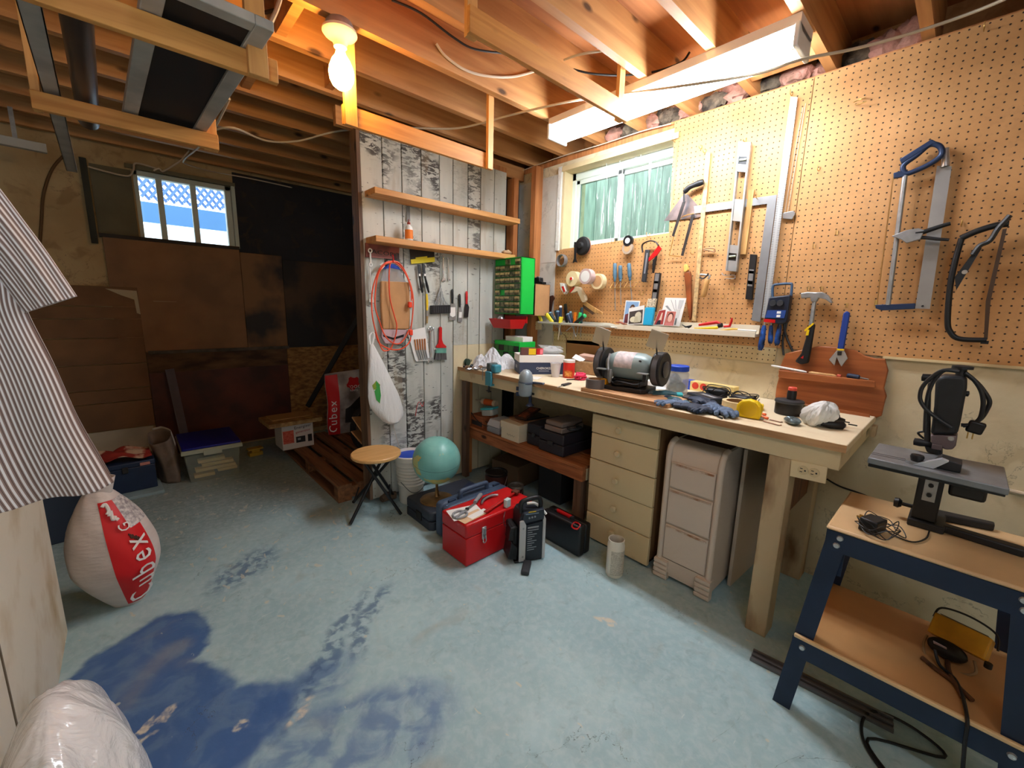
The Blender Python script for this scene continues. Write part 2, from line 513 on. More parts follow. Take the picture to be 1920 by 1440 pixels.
# wall on the right (behind the bench) with its window opening
WY0, WY1, WZ0, WZ1 = 1.25, 2.10, 1.70, 2.235
wr = MB()
wr.bx(XP + .012, XP + .26, -1.2, YF + .2, 0, WZ0)
wr.bx(XP + .012, XP + .26, -1.2, WY0, WZ0, 2.30)
wr.bx(XP + .012, XP + .26, WY1, YF + .2, WZ0, 2.30)
wr.bx(XP + .012, XP + .26, WY0, WY1, WZ1, 2.30)
wall_right = struct(wr.build('wall_right', CREAM))
MB().bx(XP - .005, XP + .011, 2.135, YP + .09, 1.62, 2.225).build('plaster_patch', GREYPL, wall_right)
MB().bx(XP - .003, XP + .011, 2.135, YP + .09, 0.86, 1.62).build('plaster_patch', GREYPL, wall_right)
# sill plate, rim and the insulation stuffed above the wall
MB().bx(XP + .02, XP + .25, -1.2, YF + .2, 2.30, ZJ).build('sill_plate', STUD, wall_right)
MB().bx(XP + .21, XP + .25, -1.2, YF + .2, ZJ, 2.53).build('rim_board', JOIST, wall_right)
PINK = mat('pink insulation', (196, 138, 120), 0.95, col2=(120, 88, 70), vs=14, bump=1.0, bs=40)
DIRT = mat('dirty grey insulation', (120, 104, 84), 0.95, col2=(52, 44, 36), vs=20, bump=1.0, bs=50)

# far wall with window
FX0, FX1, FZ0, FZ1 = 0.135, 0.742, 1.72, 2.215
wf = MB()
wf.bx(-2.0, 2.62, YF, YF + .22, 0, FZ0)
wf.bx(-2.0, FX0, YF, YF + .22, FZ0, 2.524)
wf.bx(FX1, 2.62, YF, YF + .22, FZ0, 2.524)
wf.bx(FX0, FX1, YF, YF + .22, FZ1, 2.524)
wall_far = struct(wf.build('wall_far', FARPL))
BROWNB = mat('brown hardboard', (152, 108, 70), 0.6, var=0.2, vs=3, bump=0.1, bs=30)
BROWNC = mat('brown fibreboard', (132, 92, 58), 0.75, var=0.18, vs=4)
MAROON = mat('dark red-brown board', (98, 44, 28), 0.55, col2=(58, 28, 20), vs=4)
OSB = mat('oriented strand board', (168, 122, 70), 0.8, col2=(112, 76, 40), vs=22, detail=6, stretch=(1, 1, 2.2))
DKTRIM = mat('dark stained trim', (40, 28, 20), 0.6, var=0.3, vs=12)
# dark plaster area to the right of the window
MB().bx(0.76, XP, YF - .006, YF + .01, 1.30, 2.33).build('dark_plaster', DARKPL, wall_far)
MB().bx(-.075, 0.76, YF - .030, YF, .868, 1.715).build('hardboard_sheet', BROWNB, wall_far, bev=.002)
MB().bx(0.763, 1.085, YF - .024, YF, .868, 1.690).build('hardboard_sheet', mat('sooty hardboard', (132, 94, 60), .6, col2=(44, 40, 40), vs=2.4, thr=(.40, .56)), wall_far, bev=.002)
MB().bx(1.088, 2.0, YF - .020, YF, .86, 1.66).build('hardboard_sheet', mat('smoked hardboard', (82, 60, 42), .6, col2=(34, 32, 34), vs=2.6, thr=(.42, .60)), wall_far, bev=.002)
MB().bx(0.078, 1.073, YF - .018, YF, .44, .866).build('board_panel', mat('scuffed brown board', (112, 82, 56), .8, col2=(60, 40, 28), vs=5, stretch=(1, 1, 3)), wall_far)
MB().bx(0.078, 1.073, YF - .022, YF, .02, .70).build('board_panel', MAROON, wall_far)
MB().bx(1.075, 1.75, YF - .026, YF, .05, .858).build('strand_board', OSB, wall_far)
MB().bx(-.09, .76, YF - .05, YF, 1.708, 1.732).build('sill_strip', DKTRIM, wall_far)
MB().bx(.09, 1.09, YF - .04, YF, .852, .878).build('ledge_strip', mat('grey weathered strip', (96, 88, 80), .8, var=.3, vs=14), wall_far)
MB().bx(-.135, -.10, YF - .05, YF, 1.66, 2.22).build('post_strip', mat('grey green post', (66, 66, 56), .8, var=.4, vs=10, stretch=(1, 1, .2)), wall_far)
MB().bx(-.09, .125, YF - .014, YF, 1.735, 2.2).build('plaster_patch', mat('olive grey plaster', (118, 110, 88), .9, var=.12, vs=3), wall_far)
# fibreboard planks low on the left, with pale joints between them
zs = [.30, .475, .60, .80, 1.02, 1.20, 1.28, 1.36]
zs = [.285, .50, .60, .79, .985, 1.125, 1.215, 1.362]
for a, b in zip(zs[:-1], zs[1:]):
    MB().bx(-1.6, .075, YF - .034, YF - .006, a + .003, b - .003).build('fibreboard_plank', BROWNC, wall_far, bev=.002)
MB().bx(-1.6, .07, YF - .016, YF, .28, 1.36).build('joint_backing', mat('pale joint filler', (178, 148, 104), .9), wall_far)
MB().bx(-1.6, .06, YF - .02, YF, .0, .28).build('plaster_patch', mat('off white plaster', (196, 184, 162), .9, var=.15, vs=5), wall_far)
MB().prism([(-.10, 1.345), (.07, 1.335), (.075, 1.16), (.055, 1.17), (.05, 1.27), (-.02, 1.30)], YF - .037, YF - .034).build('torn_paper', mat('torn paper', (190, 172, 142), .9), wall_far)
MB().prism([(.16, 1.265), (.30, 1.262), (.30, 1.258), (.16, 1.258)], YF - .032, YF - .0301).build('scratch_mark', mat('chalk mark', (170, 140, 104), .9), wall_far)
# hose-like crack line of old cable on the far wall
MB().tube([(-.19, YF - .01, 2.24), (-.27, YF - .012, 2.12), (-.33, YF - .012, 1.95), (-.36, YF - .01, 1.78), (-.39, YF - .01, 1.6)], .008, 6).build('old_cable_chase', mat('cable chase', (104, 78, 52), .9), wall_far)

# low wall at the left, back side walls out of the way
DRY = mat('scuffed white drywall', (222, 214, 196), 0.8, col2=(188, 166, 130), vs=5, thr=(.25, .5), bump=.1)
wl = struct(MB().bx(-.42, -.298, -1.2, 2.19, 0, .80).build('wall_left', DRY))
MB().bx(-.2985, -.2955, 1.395, 1.402, .02, .80).build('panel_joint', mat('panel joint grey', (120, 108, 90), .9), wl)  # thin grey seam line between the drywall panels
# wall behind the camera, its unseen doorway added for fill light, the side wall
wk = MB().bx(-2.1, -1.25, -1.3, -1.2, 0, 2.56).bx(-.40, 2.64, -1.3, -1.2, 0, 2.56).bx(-1.25, -.40, -1.3, -1.2, 2.04, 2.56)
struct(wk.build('wall_back', CREAM))
d1 = struct(MB().bx(-1.29, -1.25, -1.32, -1.18, 0, 2.08).bx(-.40, -.36, -1.32, -1.18, 0, 2.08).bx(-1.25, -.40, -1.32, -1.18, 2.04, 2.08).build('fill_doorway', CASE_))
struct(MB().bx(-2.1, -2.0, -1.2, YF + .2, 0, 2.53).build('wall_back_left', FARPL))

# ---- ceiling: subfloor over joists
ceil = struct(MB().bx(-2.0, 2.62, -1.2, YF + .2, 2.525, 2.56).build('ceiling', ply))
ys = [0.557 + 0.306 * k for k in range(-5, 13)]
jm = MB().bx(-1.99, 2.58, 0, .038, ZJ, 2.524).mesh('joist', JOIST)
for y in ys:
    o = bpy.data.objects.new('joist', jm); COL.objects.link(o); o.location = (0, y, 0); o.parent = ceil
bm_ = MB().bx(0, .038, 0, .2655, ZJ + .015, 2.52).mesh('blocking', JOIST)
for k, x in ((9, .565), (10, .86), (11, .55), (10, .30), (5, 2.25), (8, 2.2)):
    o = bpy.data.objects.new('blocking', bm_); COL.objects.link(o); o.location = (x, ys[k] + .0388, 0); o.parent = ceil
# insulation tufts between the joist ends over the right wall
random.seed(4)
for k in range(4, 9):
    for j in range(3):
        o = MB().ell((0, 0, 0), (.06, .075, .065), 14, 9)
        random.seed(k * 10 + j)
        o.v = [(a * random.uniform(.75, 1.25), b * random.uniform(.8, 1.25), c * random.uniform(.7, 1.3)) for a, b, c in o.v]
        ob = o.build('insulation_tuft', PINK if (k + j) % 3 else DIRT, ceil)
        ob.location = (2.50, ys[k] + .08 + j * .085, ZJ + .05 + random.uniform(-.02, .03))
for j in range(9):
    random.seed(j)
    o = MB().ell((0, 0, 0), (.035, .07, .04), 12, 8)
    o.v = [(a * random.uniform(.7, 1.3), b * random.uniform(.8, 1.25), c * random.uniform(.6, 1.4)) for a, b, c in o.v]
    ob = o.build('insulation_tuft', DIRT if j % 2 else PINK, wall_right)
    ob.location = (2.43, .72 + j * .125, 2.385)

# ---- plank partition
def plank_mat():
    g = NG('weathered grey painted plank', 0.75)
    oi = g.N.new('ShaderNodeObjectInfo'); rnd = oi.outputs['Random']
    off = g.math('MULTIPLY', rnd, 31.0)
    v = g.vadd(g.obj, off)
    b = g.mix(g.step(g.noise(g.map(v, scale=(3, 3, .6)), 3.0, 5), .3, .7), (178, 182, 174), (202, 203, 194))
    brush = g.map(v, scale=(3.0, 3.0, 8.0))
    patch = g.step(g.noise(g.map(v, scale=(1.2, 1, 1.0)), 2.2, 3, .3), .46, .56)
    peel = g.math('MULTIPLY', g.step(g.noise(brush, 5.0, 7, 0.9, rough=.7), .47, .53), patch)
    b = g.mix(g.math('MULTIPLY', g.math('MULTIPLY', peel, g.step(rnd, .25, .6)), .92), b, (50, 46, 44))
    specks = g.math('MULTIPLY', g.step(g.noise(brush, 9.0, 6, .5), .66, .70), .8)
    b = g.mix(specks, b, (72, 70, 68))
    b = g.mix(g.math('MULTIPLY', g.step(g.noise(g.map(v, scale=(5, 5, .9)), 2.5, 4), .58, .72), .4), b, (150, 128, 98))
    z = g.sep(g.obj)[2]; x = g.sep(g.obj)[0]
    g.color(b); g.bump(g.noise(g.map(v, scale=(12, 12, .8)), 4, 5), .25, .004)
    return g.m
PLANK = plank_mat()
CREAMP = mat('cream painted plank', (222, 208, 172), .7, var=.06, vs=5, bump=.1)
part = struct(MB().bx(1.10, 2.19, YP + .022, YP + .06, .10, 2.30).build('wall_partition', STUD))
edges = [at(x, 300, 1, YP).x for x in (675, 716.5, 752.6, 789.3, 823.8, 849.5, 878, 902, 928, 951)]
for i in range(9):
    a, b = edges[i] + .003, edges[i + 1] - .003
    top = 2.26 + random.uniform(-.004, .004)
    dz = random.uniform(-.003, .003)
    if i >= 5:
        MB().bx(a, b, YP + dz * .5, YP + .02, 1.005, top).build('plank', PLANK, part, bev=.0015)
        MB().bx(a, b, YP + dz * .5, YP + .02, .02, 1.0045).build('plank', CREAMP, part, bev=.0015)
    else:
        MB().bx(a, b, YP + dz * .5, YP + .02, .02, top).build('plank', PLANK, part, bev=.0015)
MB().bx(edges[0] - .02, edges[0], YP - .004, YP + .09, .02, 2.30).build('edge_stud', wood('old edge stud', (120, 92, 68), (70, 52, 40), 2), part)
MB().bx(.95, XP, YP + .03, YP + .068, 2.245, ZJ).build('header_beam', JOIST, part)
MB().bx(2.235, 2.28, YP - .02, YP + .06, .86, 2.235).build('corner_stud', STUD, part)
MB().bx(2.30, XP - .006, 2.29, 2.335, .86, 2.30).build('wall_stud', STUD, wall_right)
MB().bx(2.19, 2.37, YP + .07, YP + .08, .1, 2.24).build('gap_shade', mat('gap shade', (20, 22, 30), .9), part)  # near-black sheet standing in for the shade in the corner gap
# window reveal post and foam at the left of the window
MB().bx(XP - .012, XP + .015, 2.105, 2.135, 1.70, 2.27).build('window_side_foam', mat('white foam strip', (236, 234, 226), .9, bump=1, bs=50), wall_right)

# ---- shelves on the partition
SHELFW = wood('pine shelf', (216, 160, 96), (186, 126, 68), 0, .6)
def shelf(px_l, px_r, label):
    d = .135
    a = at(px_l[0], px_l[1], 1, YP - d); b = at(px_r[0], px_r[1], 1, YP - d)
    z = (a.z + b.z) / 2
    o = MB().bx(0, b.x - a.x, -d, 0, -.034, 0).build('wall_shelf', SHELFW, bev=.003)
    o.location = (a.x, YP - .003, z)
    return tag(o, label, 'shelf'), z
sh1, ZS1 = shelf((702, 349), (975, 411), 'upper bare pine shelf across the weathered plank wall')
sh2, ZS2 = shelf((704, 441), (966, 478), 'lower pine shelf on the plank wall carrying the glue bottle')

# ---- window on the right: white slider, dusty outside, sheet of plastic film
VINYL = mat('white vinyl', (214, 228, 218), .4)
GLASSR = mat('dusty window glass', (200, 225, 215), .12, trans=1.0, ior=1.02)
w2 = struct(MB().bx(XP + .09, XP + .15, WY1 - .05, WY1, WZ0, WZ1).bx(XP + .09, XP + .15, WY0, WY0 + .04, WZ0, WZ1)
            .bx(XP + .09, XP + .15, WY0, WY1, WZ1 - .05, WZ1).bx(XP + .09, XP + .15, WY0, WY1, WZ0, WZ0 + .03).build('window_2', VINYL, bev=.004))
ym = at(1160, 370, 0, XP + .1).y
def sash(y0, y1, x, p):
    s = MB(); t = .032
    s.bx(x, x + .025, y0, y0 + t, WZ0 + .03, WZ1 - .05).bx(x, x + .025, y1 - t, y1, WZ0 + .03, WZ1 - .05)
    s.bx(x, x + .025, y0, y1, WZ0 + .03, WZ0 + .06).bx(x, x + .025, y0, y1, WZ1 - .08, WZ1 - .05)
    f = s.build('sash', VINYL, p, bev=.003)
    MB().bx(x + .010, x + .014, y0 + t, y1 - t, WZ0 + .06, WZ1 - .08).build('pane', GLASSR, f)
sash(ym - .02, WY1 - .05, XP + .095, w2)
sash(WY0 + .04, ym + .02, XP + .122, w2)
# casing boards of the opening
CASE = mat('pale yellow casing', (226, 206, 160), .6, var=.08, vs=6)
MB().bx(XP - .012, XP + .09, WY0, WY1 + .0, WZ1 - .001, WZ1 + .03).build('casing_head', CASE, w2)
MB().bx(XP + .0, XP + .09, WY1 - .018, WY1, WZ0, WZ1).build('casing_side', CASE, w2)
MB().bx(XP + .0, XP + .09, WY0, WY0 + .012, WZ0, WZ1).build('casing_side', CASE, w2)
MB().bx(XP + .012, XP + .09, WY0, WY1, WZ0, WZ0 + .012).build('casing_sill', CASE, w2)
g = NG('clear plastic film', .12)
st = g.noise(g.map(g.obj, (0, 0, 0), (.75, 0, 0), (1, 26, 1.5)), 3.0, 4, .4)
g.color((0.95, 1, 0.98, 1)); g.b.inputs['Alpha'].default_value = .2
g._in(g.b.inputs['Alpha'], g.math('MULTIPLY_ADD', g.step(st, .60, .66), .5, .05))  # whiter streaks in the opacity stand in for highlights along the creases
g.bump(st, .9, .01)
def filmf(u, w):
    y = WY0 + .0 + u * .58; z = WZ0 + .02 + w * (WZ1 - WZ0 - .03)
    return (XP + .045 + .012 * sin(u * 23 + w * 9) * w, y, z)
fm = MB().grid(filmf, 24, 16).build('plastic_film', g.m)
tag(fm, 'crinkled clear plastic film over the right pane of the slider window', 'plastic film')

# outside the right window: a plank fence and a hedge
OUT = mat('green-grey ground', (150, 170, 158), .9, var=.2, vs=3)  # plain grey-green base colour with random variation
struct(MB().bx(2.7, 5.2, -1.0, 9.5, 1.30, 1.36).build('ground_outside_right', OUT))
MB().bx(2.64, 2.7, -1.0, 9.5, 0, 1.36).build('window_well', OUT)
bpy.data.objects['window_well']['kind'] = 'structure'
fn = thing('garden_fence', 'pale upright board fence seen through the slider window', 'fence', (3.6, .6, 1.36))
pm = MB().bx(0, .02, 0, .135, 0, 1.5).mesh('board', mat('weathered fence board', (176, 190, 178), .9, var=.25, vs=6, stretch=(4, 4, .6)))
for k in range(26):
    o = bpy.data.objects.new('board', pm); COL.objects.link(o); o.parent = fn; o.location = (0, k * .142, 0)
MB().bx(.021, .06, 0, 3.68, .3, .38).bx(.021, .06, 0, 3.68, 1.15, 1.23).build('rail', mat('fence rail', (140, 150, 140), .9), fn)

# ---- far window: three lights
BLUEW = mat('bluish white paint', (206, 216, 206), .5)
w1 = MB()
t = .026
w1.bx(FX0, FX0 + t, YF + .02, YF + .09, FZ0, FZ1).bx(FX1 - .04, FX1, YF + .02, YF + .09, FZ0, FZ1).bx(FX0, FX1, YF + .02, YF + .09, FZ1 - .035, FZ1).bx(FX0, FX1, YF + .02, YF + .09, FZ0, FZ0 + .012)
window_1 = struct(w1.build('window_1', BLUEW, bev=.003))
GLASSF = mat('clear window glass', (235, 245, 255), .02, trans=1.0, ior=1.01)
xm = [FX0 + t, at(304, 400, 1, YF + .05).x, at(366, 400, 1, YF + .05).x, FX1 - .04]
for i, x in enumerate(xm[1:3]):
    MB().bx(x - .018, x + .018, YF + .03, YF + .085, FZ0, FZ1 - .03).build('mullion', BLUEW, window_1, bev=.002)
for i in range(3):
    MB().bx(xm[i] + .012, xm[i + 1] - .012, YF + .055, YF + .059, FZ0 + .01, FZ1 - .035).build('pane', GLASSF, window_1)
MB().bx(FX0 - .04, FX1 + .03, YF - .022, YF + .02, FZ1, FZ1 + .028).build('casing_head', mat('dull casing', (120, 112, 88), .8), window_1)
MB().bx(FX1, FX1 + .026, YF - .022, YF + .02, FZ0, FZ1).build('casing_side', BLUEW, window_1)
# yard beyond: pale gravel bank, lattice under a deck, posts
GRAV = mat('pale gravel', (236, 240, 236), .95, col2=(120, 140, 124), vs=42, detail=6, thr=(.30, .46))
bank = MB().grid(lambda u, w: (-6 + 13 * u, YF + .25 + 8 * w, 1.68 + .03 * sin(u * 40) * w + 1.65 * w), 30, 14).build('gravel_bank', GRAV)
struct(bank)
LAT = mat('blue grey painted lattice', (84, 112, 158), .7)
lt = thing('lattice_panel', 'blue-grey deck lattice panel seen through the small far window', 'lattice', (0.0, YF + 2.2, 2.20))
for k in range(24):
    MB().box((.02 + k * .075, 0, .62), (.028, .012, 1.0), (0, .62, 0)).build('slat', LAT, lt)
    MB().box((.02 + k * .075, .013, .62), (.028, .012, 1.05), (0, -.62, 0)).build('slat', LAT, lt)
MB().bx(-.1, 1.9, -.03, -.008, -.06, .16).build('skirt_board', mat('blue skirt board', (74, 112, 150), .7), lt)
MB().bx(-.1, 1.9, -.03, .03, 1.05, 1.12).build('top_rail', LAT, lt)
for k, (x, y) in enumerate(((-.02, YF + 1.35), (1.02, YF + 1.75))):
    o = MB().bx(-.045, .045, -.045, .045, 0, 1.4).build('deck_post', LAT)
    o.location = (x, y, 1.75)
    tag(o, ['blue-grey deck post seen through the left pane of the far window', 'blue-grey deck post seen through the right pane of the far window'][k], 'post', 'deck posts outside')

# ================================================================== lights
# ---- bare bulb in a porcelain lampholder
pb = at(637, 62, 1, 1.80)
lamp = thing('ceiling_bulb', 'glowing bare light bulb in a white porcelain lampholder under a joist', 'light bulb', (pb.x, 1.80, ZJ - .03))
MB().lathe([(.045, .028), (.05, .02), (.05, 0), (.0, 0)], 20).build('junction_box', STEEL, lamp)
MB().lathe([(.0, -.002), (.062, -.002), (.064, -.012), (.058, -.020), (.034, -.032), (.026, -.048), (.024, -.060), (0, -.060)], 28).build('lampholder', mat('cream porcelain', (236, 226, 200), .3), lamp)
MB().lathe([(.013, -.058), (.016, -.07), (.020, -.085), (.034, -.105), (.044, -.130), (.047, -.150), (.044, -.172), (.034, -.192), (.018, -.204), (0, -.207)], 24).build(
    'bulb', mat('glowing bulb glass', (255, 190, 96), .3, emit=BULB_W), lamp)

# ---- fluorescent strip
FY0, FY1 = .565, 1.785
fl = thing('fluorescent_light', 'long white fluorescent strip light with two lit tubes under the joists', 'light fixture', (1.955, FY0, ZJ))
MB().prism([(-.075, 0), (.075, 0), (.075, -.035), (.05, -.05), (-.05, -.05), (-.075, -.035)], 0, FY1 - FY0).build('housing', mat('white enamel housing', (226, 216, 206), .4), fl)
TUBE = mat('lit fluorescent tube', (238, 246, 255), .3, emit=TUBE_W)
for x in (-.05, .04):
    tb = MB().cyl((x, .03, -.082), (x, FY1 - FY0 - .03, -.082), .019, n=14).build('tube', TUBE, fl)
for y in (.0, FY1 - FY0 - .016):
    MB().bx(-.085, .075, y, y + .016, -.11, -.03).build('lamp_socket', WHITE, fl, bev=.004)

# STRIP2: a second strip of the same kind over the near end of the room, behind where the photographer stands
fl2 = copy_tree(fl); fl2.location = (.30, -1.10, ZJ)
_t2 = [c for c in fl2.children if c.name.startswith('tube')]
bpy.data.objects.remove(_t2[0])
_t2[1].data = _t2[1].data.copy(); _t2[1].data.materials[0] = mat('weaker fluorescent tube', (238, 246, 255), .3, emit=TUBE_W * .5)  # remaining tube of the unseen strip set dimmer to keep its fill weak
fl2['label'] = 'second fluorescent strip light under the joists nearest the doorway'
fl['group'] = fl2['group'] = 'fluorescent strip lights'

# ================================================================== rack sticks nailed under the joists
def rack(label, x0, x1, y, z0, h, hangers, grp='lumber rack sticks under the joists'):
    t = thing('rack_stick', label, 'rack', (x0, y, z0), 0, grp)
    MB().bx(0, x1 - x0, 0, .019, 0, h).build('lath', RACK, t, bev=.0015)
    for hx, w, front in hangers:
        yy = (-.02, -.0005) if front else (.0195, .038)
        MB().bx(hx - x0, hx - x0 + w, yy[0], yy[1], -.006 if front else .0, ZJ + .10 - z0).build('hanger', RACKV, t, bev=.0015)
    return t
RY1, RY2 = 1.207, 1.845
a = at(881, 60, 1, RY1); b = at(1176, 226, 1, RY1)
rack('rack stick hanging above the bench whose end meets the fluorescent light', a.x, b.x, RY1, a.z + .002, .078, [(a.x + .005, .04, False), (b.x - .05, .04, False)])
a = at(645, 238, 1, RY2); b = at(920, 313, 1, RY2)
rack('rack stick hanging in front of the plank wall top', a.x, b.x, RY2, (a.z + b.z) / 2, .075, [(a.x, .05, True), (b.x - .035, .035, True)])
a = at(523, 157, 1, RY1)
rack('near rack stick carrying the window screen and metal rails', -.75, a.x, RY1, a.z, .050, [(a.x - .065, .04, True), (-.6, .04, False)])
a = at(412, 286, 1, RY2); b = at(60, 202, 1, RY2)
rack('far rack stick carrying the window screen and metal rails', b.x, a.x, RY2, (a.z + b.z) / 2 + .004, .048, [(a.x - .04, .04, False), (b.x, .02, False)])

# window screen lying on the sticks
zs_ = at(523, 157, 1, RY1).z + .0515
ALU = mat('aluminium frame', (186, 180, 170), .45, .15, var=.15, vs=12)
MESHM = mat('dark screen mesh', (20, 21, 24), .7, alpha=.93)
sc = thing('window_screen', 'aluminium framed dark window screen lying across the rack sticks', 'window screen', (.085, 1.09, zs_), .038)
wd, ln = .210, .95
for nm, bb in (('frame_rail', (0, .035, 0, ln)), ('frame_rail', (wd - .035, wd, 0, ln)), ('frame_rail', (.035, wd - .035, 0, .035)), ('frame_rail', (.035, wd - .035, ln - .035, ln))):
    MB().bx(bb[0], bb[1], bb[2], bb[3], 0, .02).build(nm, ALU, sc, bev=.002)
MB().bx(.03, wd - .03, .03, ln - .03, .008, .010).build('mesh_panel', MESHM, sc)
MB().bx(.002, .033, ln - .12, ln - .10, -.002, .0).build('corner_clip', CHROME, sc)
# metal rails beside it
def rail(pa, pb_, w, label, m, rnd=False):
    a = at(pa[0], pa[1], 2, zs_ + .002); b = at(pb_[0], pb_[1], 2, zs_ + .002)
    t = MB()
    a = a - (b - a).normalized() * .38
    L = (b - a).length
    if rnd: t.cyl((0, 0, .03), (0, L, .03), .028, n=14)
    else: t.bx(-w / 2, -w / 2 + .002, 0, L, 0, .02).bx(w / 2 - .002, w / 2, 0, L, 0, .02).bx(-w / 2, w / 2, 0, L, 0, .002)
    o = t.build('metal_rail', m)
    o.location = a + Vector((.03 if rnd else 0, 0, 0)); o.rotation_euler = (0, 0, -math.atan2(b.x - a.x, b.y - a.y))
    tag(o, label, 'metal rail', 'metal rails on the rack')
rail((52, 0), (135, 322), .035, 'pale aluminium channel rail jutting past the far rack stick', ALU)
rail((104, 20), (146, 240), .03, 'dark round pipe lying on the rack beside the channel rail', mat('dark pipe', (84, 76, 72), .35, .6), True)

# ================================================================== cables under the ceiling
CABW = mat('white cable sheath', (206, 190, 166), .6)
CABB = mat('black cable sheath', (30, 26, 24), .6)
def cable(label, pts, r, m, name='ceiling_cable'):
    return tag(MB().tube(pts, r, 6).build(name, m), label, 'cable', 'cables under the ceiling')
def pz(lst): return [at(x, y, 2, z) for x, y, z in lst]
cable('long white cable sagging from the far rack past the partition to the strip light', pz([(405, 243, 2.16), (440, 240, 2.17), (500, 264, 2.2), (560, 264, 2.24), (640, 245, 2.31), (760, 240, 2.31), (860, 240, 2.31), (960, 215, 2.31), (1060, 192, 2.31), (1140, 180, 2.335), (1300, 158, 2.20), (1420, 138, 2.2), (1500, 112, 2.20), (1600, 92, 2.25), (1700, 65, 2.30), (1800, 32, 2.33), (1880, 0, 2.335), (1960, -40, 2.335)]), .0055, CABW)
cable('short white cable loop on the big joist face above the rack stick', [at(x, y, 1, 1.775) for x, y in ((818, 82), (835, 105), (870, 130), (910, 142), (960, 144), (1005, 133))], .006, CABW)
cable('black cable along the joist beside the hanging rack stick', [at(x, y, 1, 1.70) for x, y in ((735, 0), (790, 25), (850, 70), (890, 92), (950, 100))], .005, CABB)
cable('white cable bridging two joists near the strip light', pz([(1058, 112, 2.36), (1080, 104, 2.345), (1110, 98, 2.345), (1145, 94, 2.36)]), .005, CABW)
cable('black wire drooping behind the strip light joists', pz([(1075, 130, 2.38), (1110, 138, 2.37), (1160, 141, 2.37), (1220, 136, 2.37), (1275, 118, 2.38), (1293, 98, 2.40)]), .005, CABB)
cable('black cable running to the porcelain lampholder', pz([(470, 30, 2.42), (520, 18, 2.41), (570, 8, 2.40), (600, 20, 2.38), (622, 40, 2.335)]), .007, CABB)
cable('pair of pale wires rising past the screen corner', pz([(505, 48, 2.02), (520, 15, 2.12), (532, -25, 2.25)]), .006, CABW)
cable('pale wire hanging from the screen end to the small window', pz([(430, 185, 1.99), (405, 235, 2.0), (385, 265, 2.05), (362, 285, 2.1), (345, 300, 2.2), (350, 308, 2.25), (400, 322, 2.3), (470, 335, 2.3), (560, 355, 2.3), (675, 386, 2.3)]), .005, CABW)
cable('short pale wire end dangling by the small window', [at(x, y, 1, YF - .25) for x, y in ((355, 282), (340, 300), (322, 312), (305, 321), (298, 316), (288, 320))], .006, CABW)
cable('thin wire bundle along the far wall top', [at(x, y, 1, YF - .06) for x, y in ((165, 312), (200, 322), (240, 330), (250, 318), (256, 306), (300, 318))], .006, CABW)
cable('thin wire along the right wall above the slider window', [at(x, y, 0, XP - .01) for x, y in ((905, 350), (960, 328), (1000, 312), (1060, 291), (1130, 270), (1200, 247), (1258, 232))], .003, CABW)

# ================================================================== workbench
BTOP = mat('cream painted bench board', (234, 218, 186), .6, col2=(204, 170, 126), vs=7, thr=(.28, .46), bump=.08, stretch=(1, .3, 1))
BEIGE = mat('beige painted wood', (214, 196, 156), .65, col2=(176, 146, 102), vs=9, thr=(.22, .40), bump=.1)
WORN = mat('worn beige post', (196, 172, 134), .7, col2=(134, 100, 66), vs=9, thr=(.34, .52), bump=.2, stretch=(1, 1, .35))
BY0, BY1 = .216, YP - .002
bench = thing('workbench', 'long beige wooden workbench against the pegboard wall', 'workbench', (XB, BY0, 0))
D = XP - XB
MB().bx(-.012, D + .008, 0, BY1 - BY0, ZB - .028, ZB).build('worktop', BTOP, bench, bev=.003)
MB().bx(-.0155, -.0121, 0, BY1 - BY0, ZB - .0275, ZB - .0015).build('front_edge', wood('bare edge wood', (196, 154, 108), (160, 116, 74), 1, .65), bench)
MB().bx(0, .035, .012, BY1 - BY0, ZB - .098, ZB - .0285).build('apron', BEIGE, bench, bev=.002)
MB().bx(.036, D, .012, .047, ZB - .098, ZB - .0285).build('end_apron', BEIGE, bench, bev=.002)
MB().bx(.0, .09, at(1482, 862, 0, XB).y - BY0 - .005, at(1442, 853, 0, XB).y - BY0, 0, ZB - .0985).build('leg', WORN, bench, bev=.003)
MB().bx(D - .09, D, .16, .24, 0, ZB - .0285).build('leg', WORN, bench, bev=.003)
MB().bx(.09, D - .09, .185, .205, .45, .751).build('leg_panel', wood('dark leg board', (120, 74, 40), (70, 42, 22), 2), bench)
MB().bx(.02, .08, BY1 - BY0 - .055, BY1 - BY0 - .005, .03, ZB - .0985).build('leg', STUD, bench, bev=.002)
MB().bx(-.02, .015, BY1 - BY0 - .11, BY1 - BY0 - .06, .03, ZB - .0985).build('leg', wood('dark end post', (110, 84, 66), (72, 54, 42), 2), bench, bev=.002)
# electrical outlet box under the apron
ob = Wall('outlet_box', 'cream double power outlet fixed under the bench front beside the leg', 'power outlet', (1518, 884), 'peg', XP - XB + .002)
q = ob.qs((1484, 862), (1552, 876), (1548, 907), (1481, 892))
MB().prism(q, -.004, .004).build('cover_plate', mat('cream outlet plate', (226, 208, 166), .45), ob.o, bev=.001)
MB().bx(q[0][0] + .035, q[1][0] - .01, .004, .05, -.02, .012).build('back_box', DKSTEEL, ob.o)
for px in (1506, 1527):
    c = ob.q(px, 884 + (px - 1518) * .24)
    MB().cyl((c[0], -.0065, c[1]), (c[0], -.004, c[1]), .0165, n=20).build('socket', mat('cream socket face', (214, 194, 150), .4), ob.o)
    for dx, dz in ((-.005, .006), (-.005, -.006), (.007, 0)):
        MB().box((c[0] + dx, -.0068, c[1] + dz), (.008 if dz else .005, .001, .0025 if dz else .005)).build('socket_slot', BLACK, ob.o)
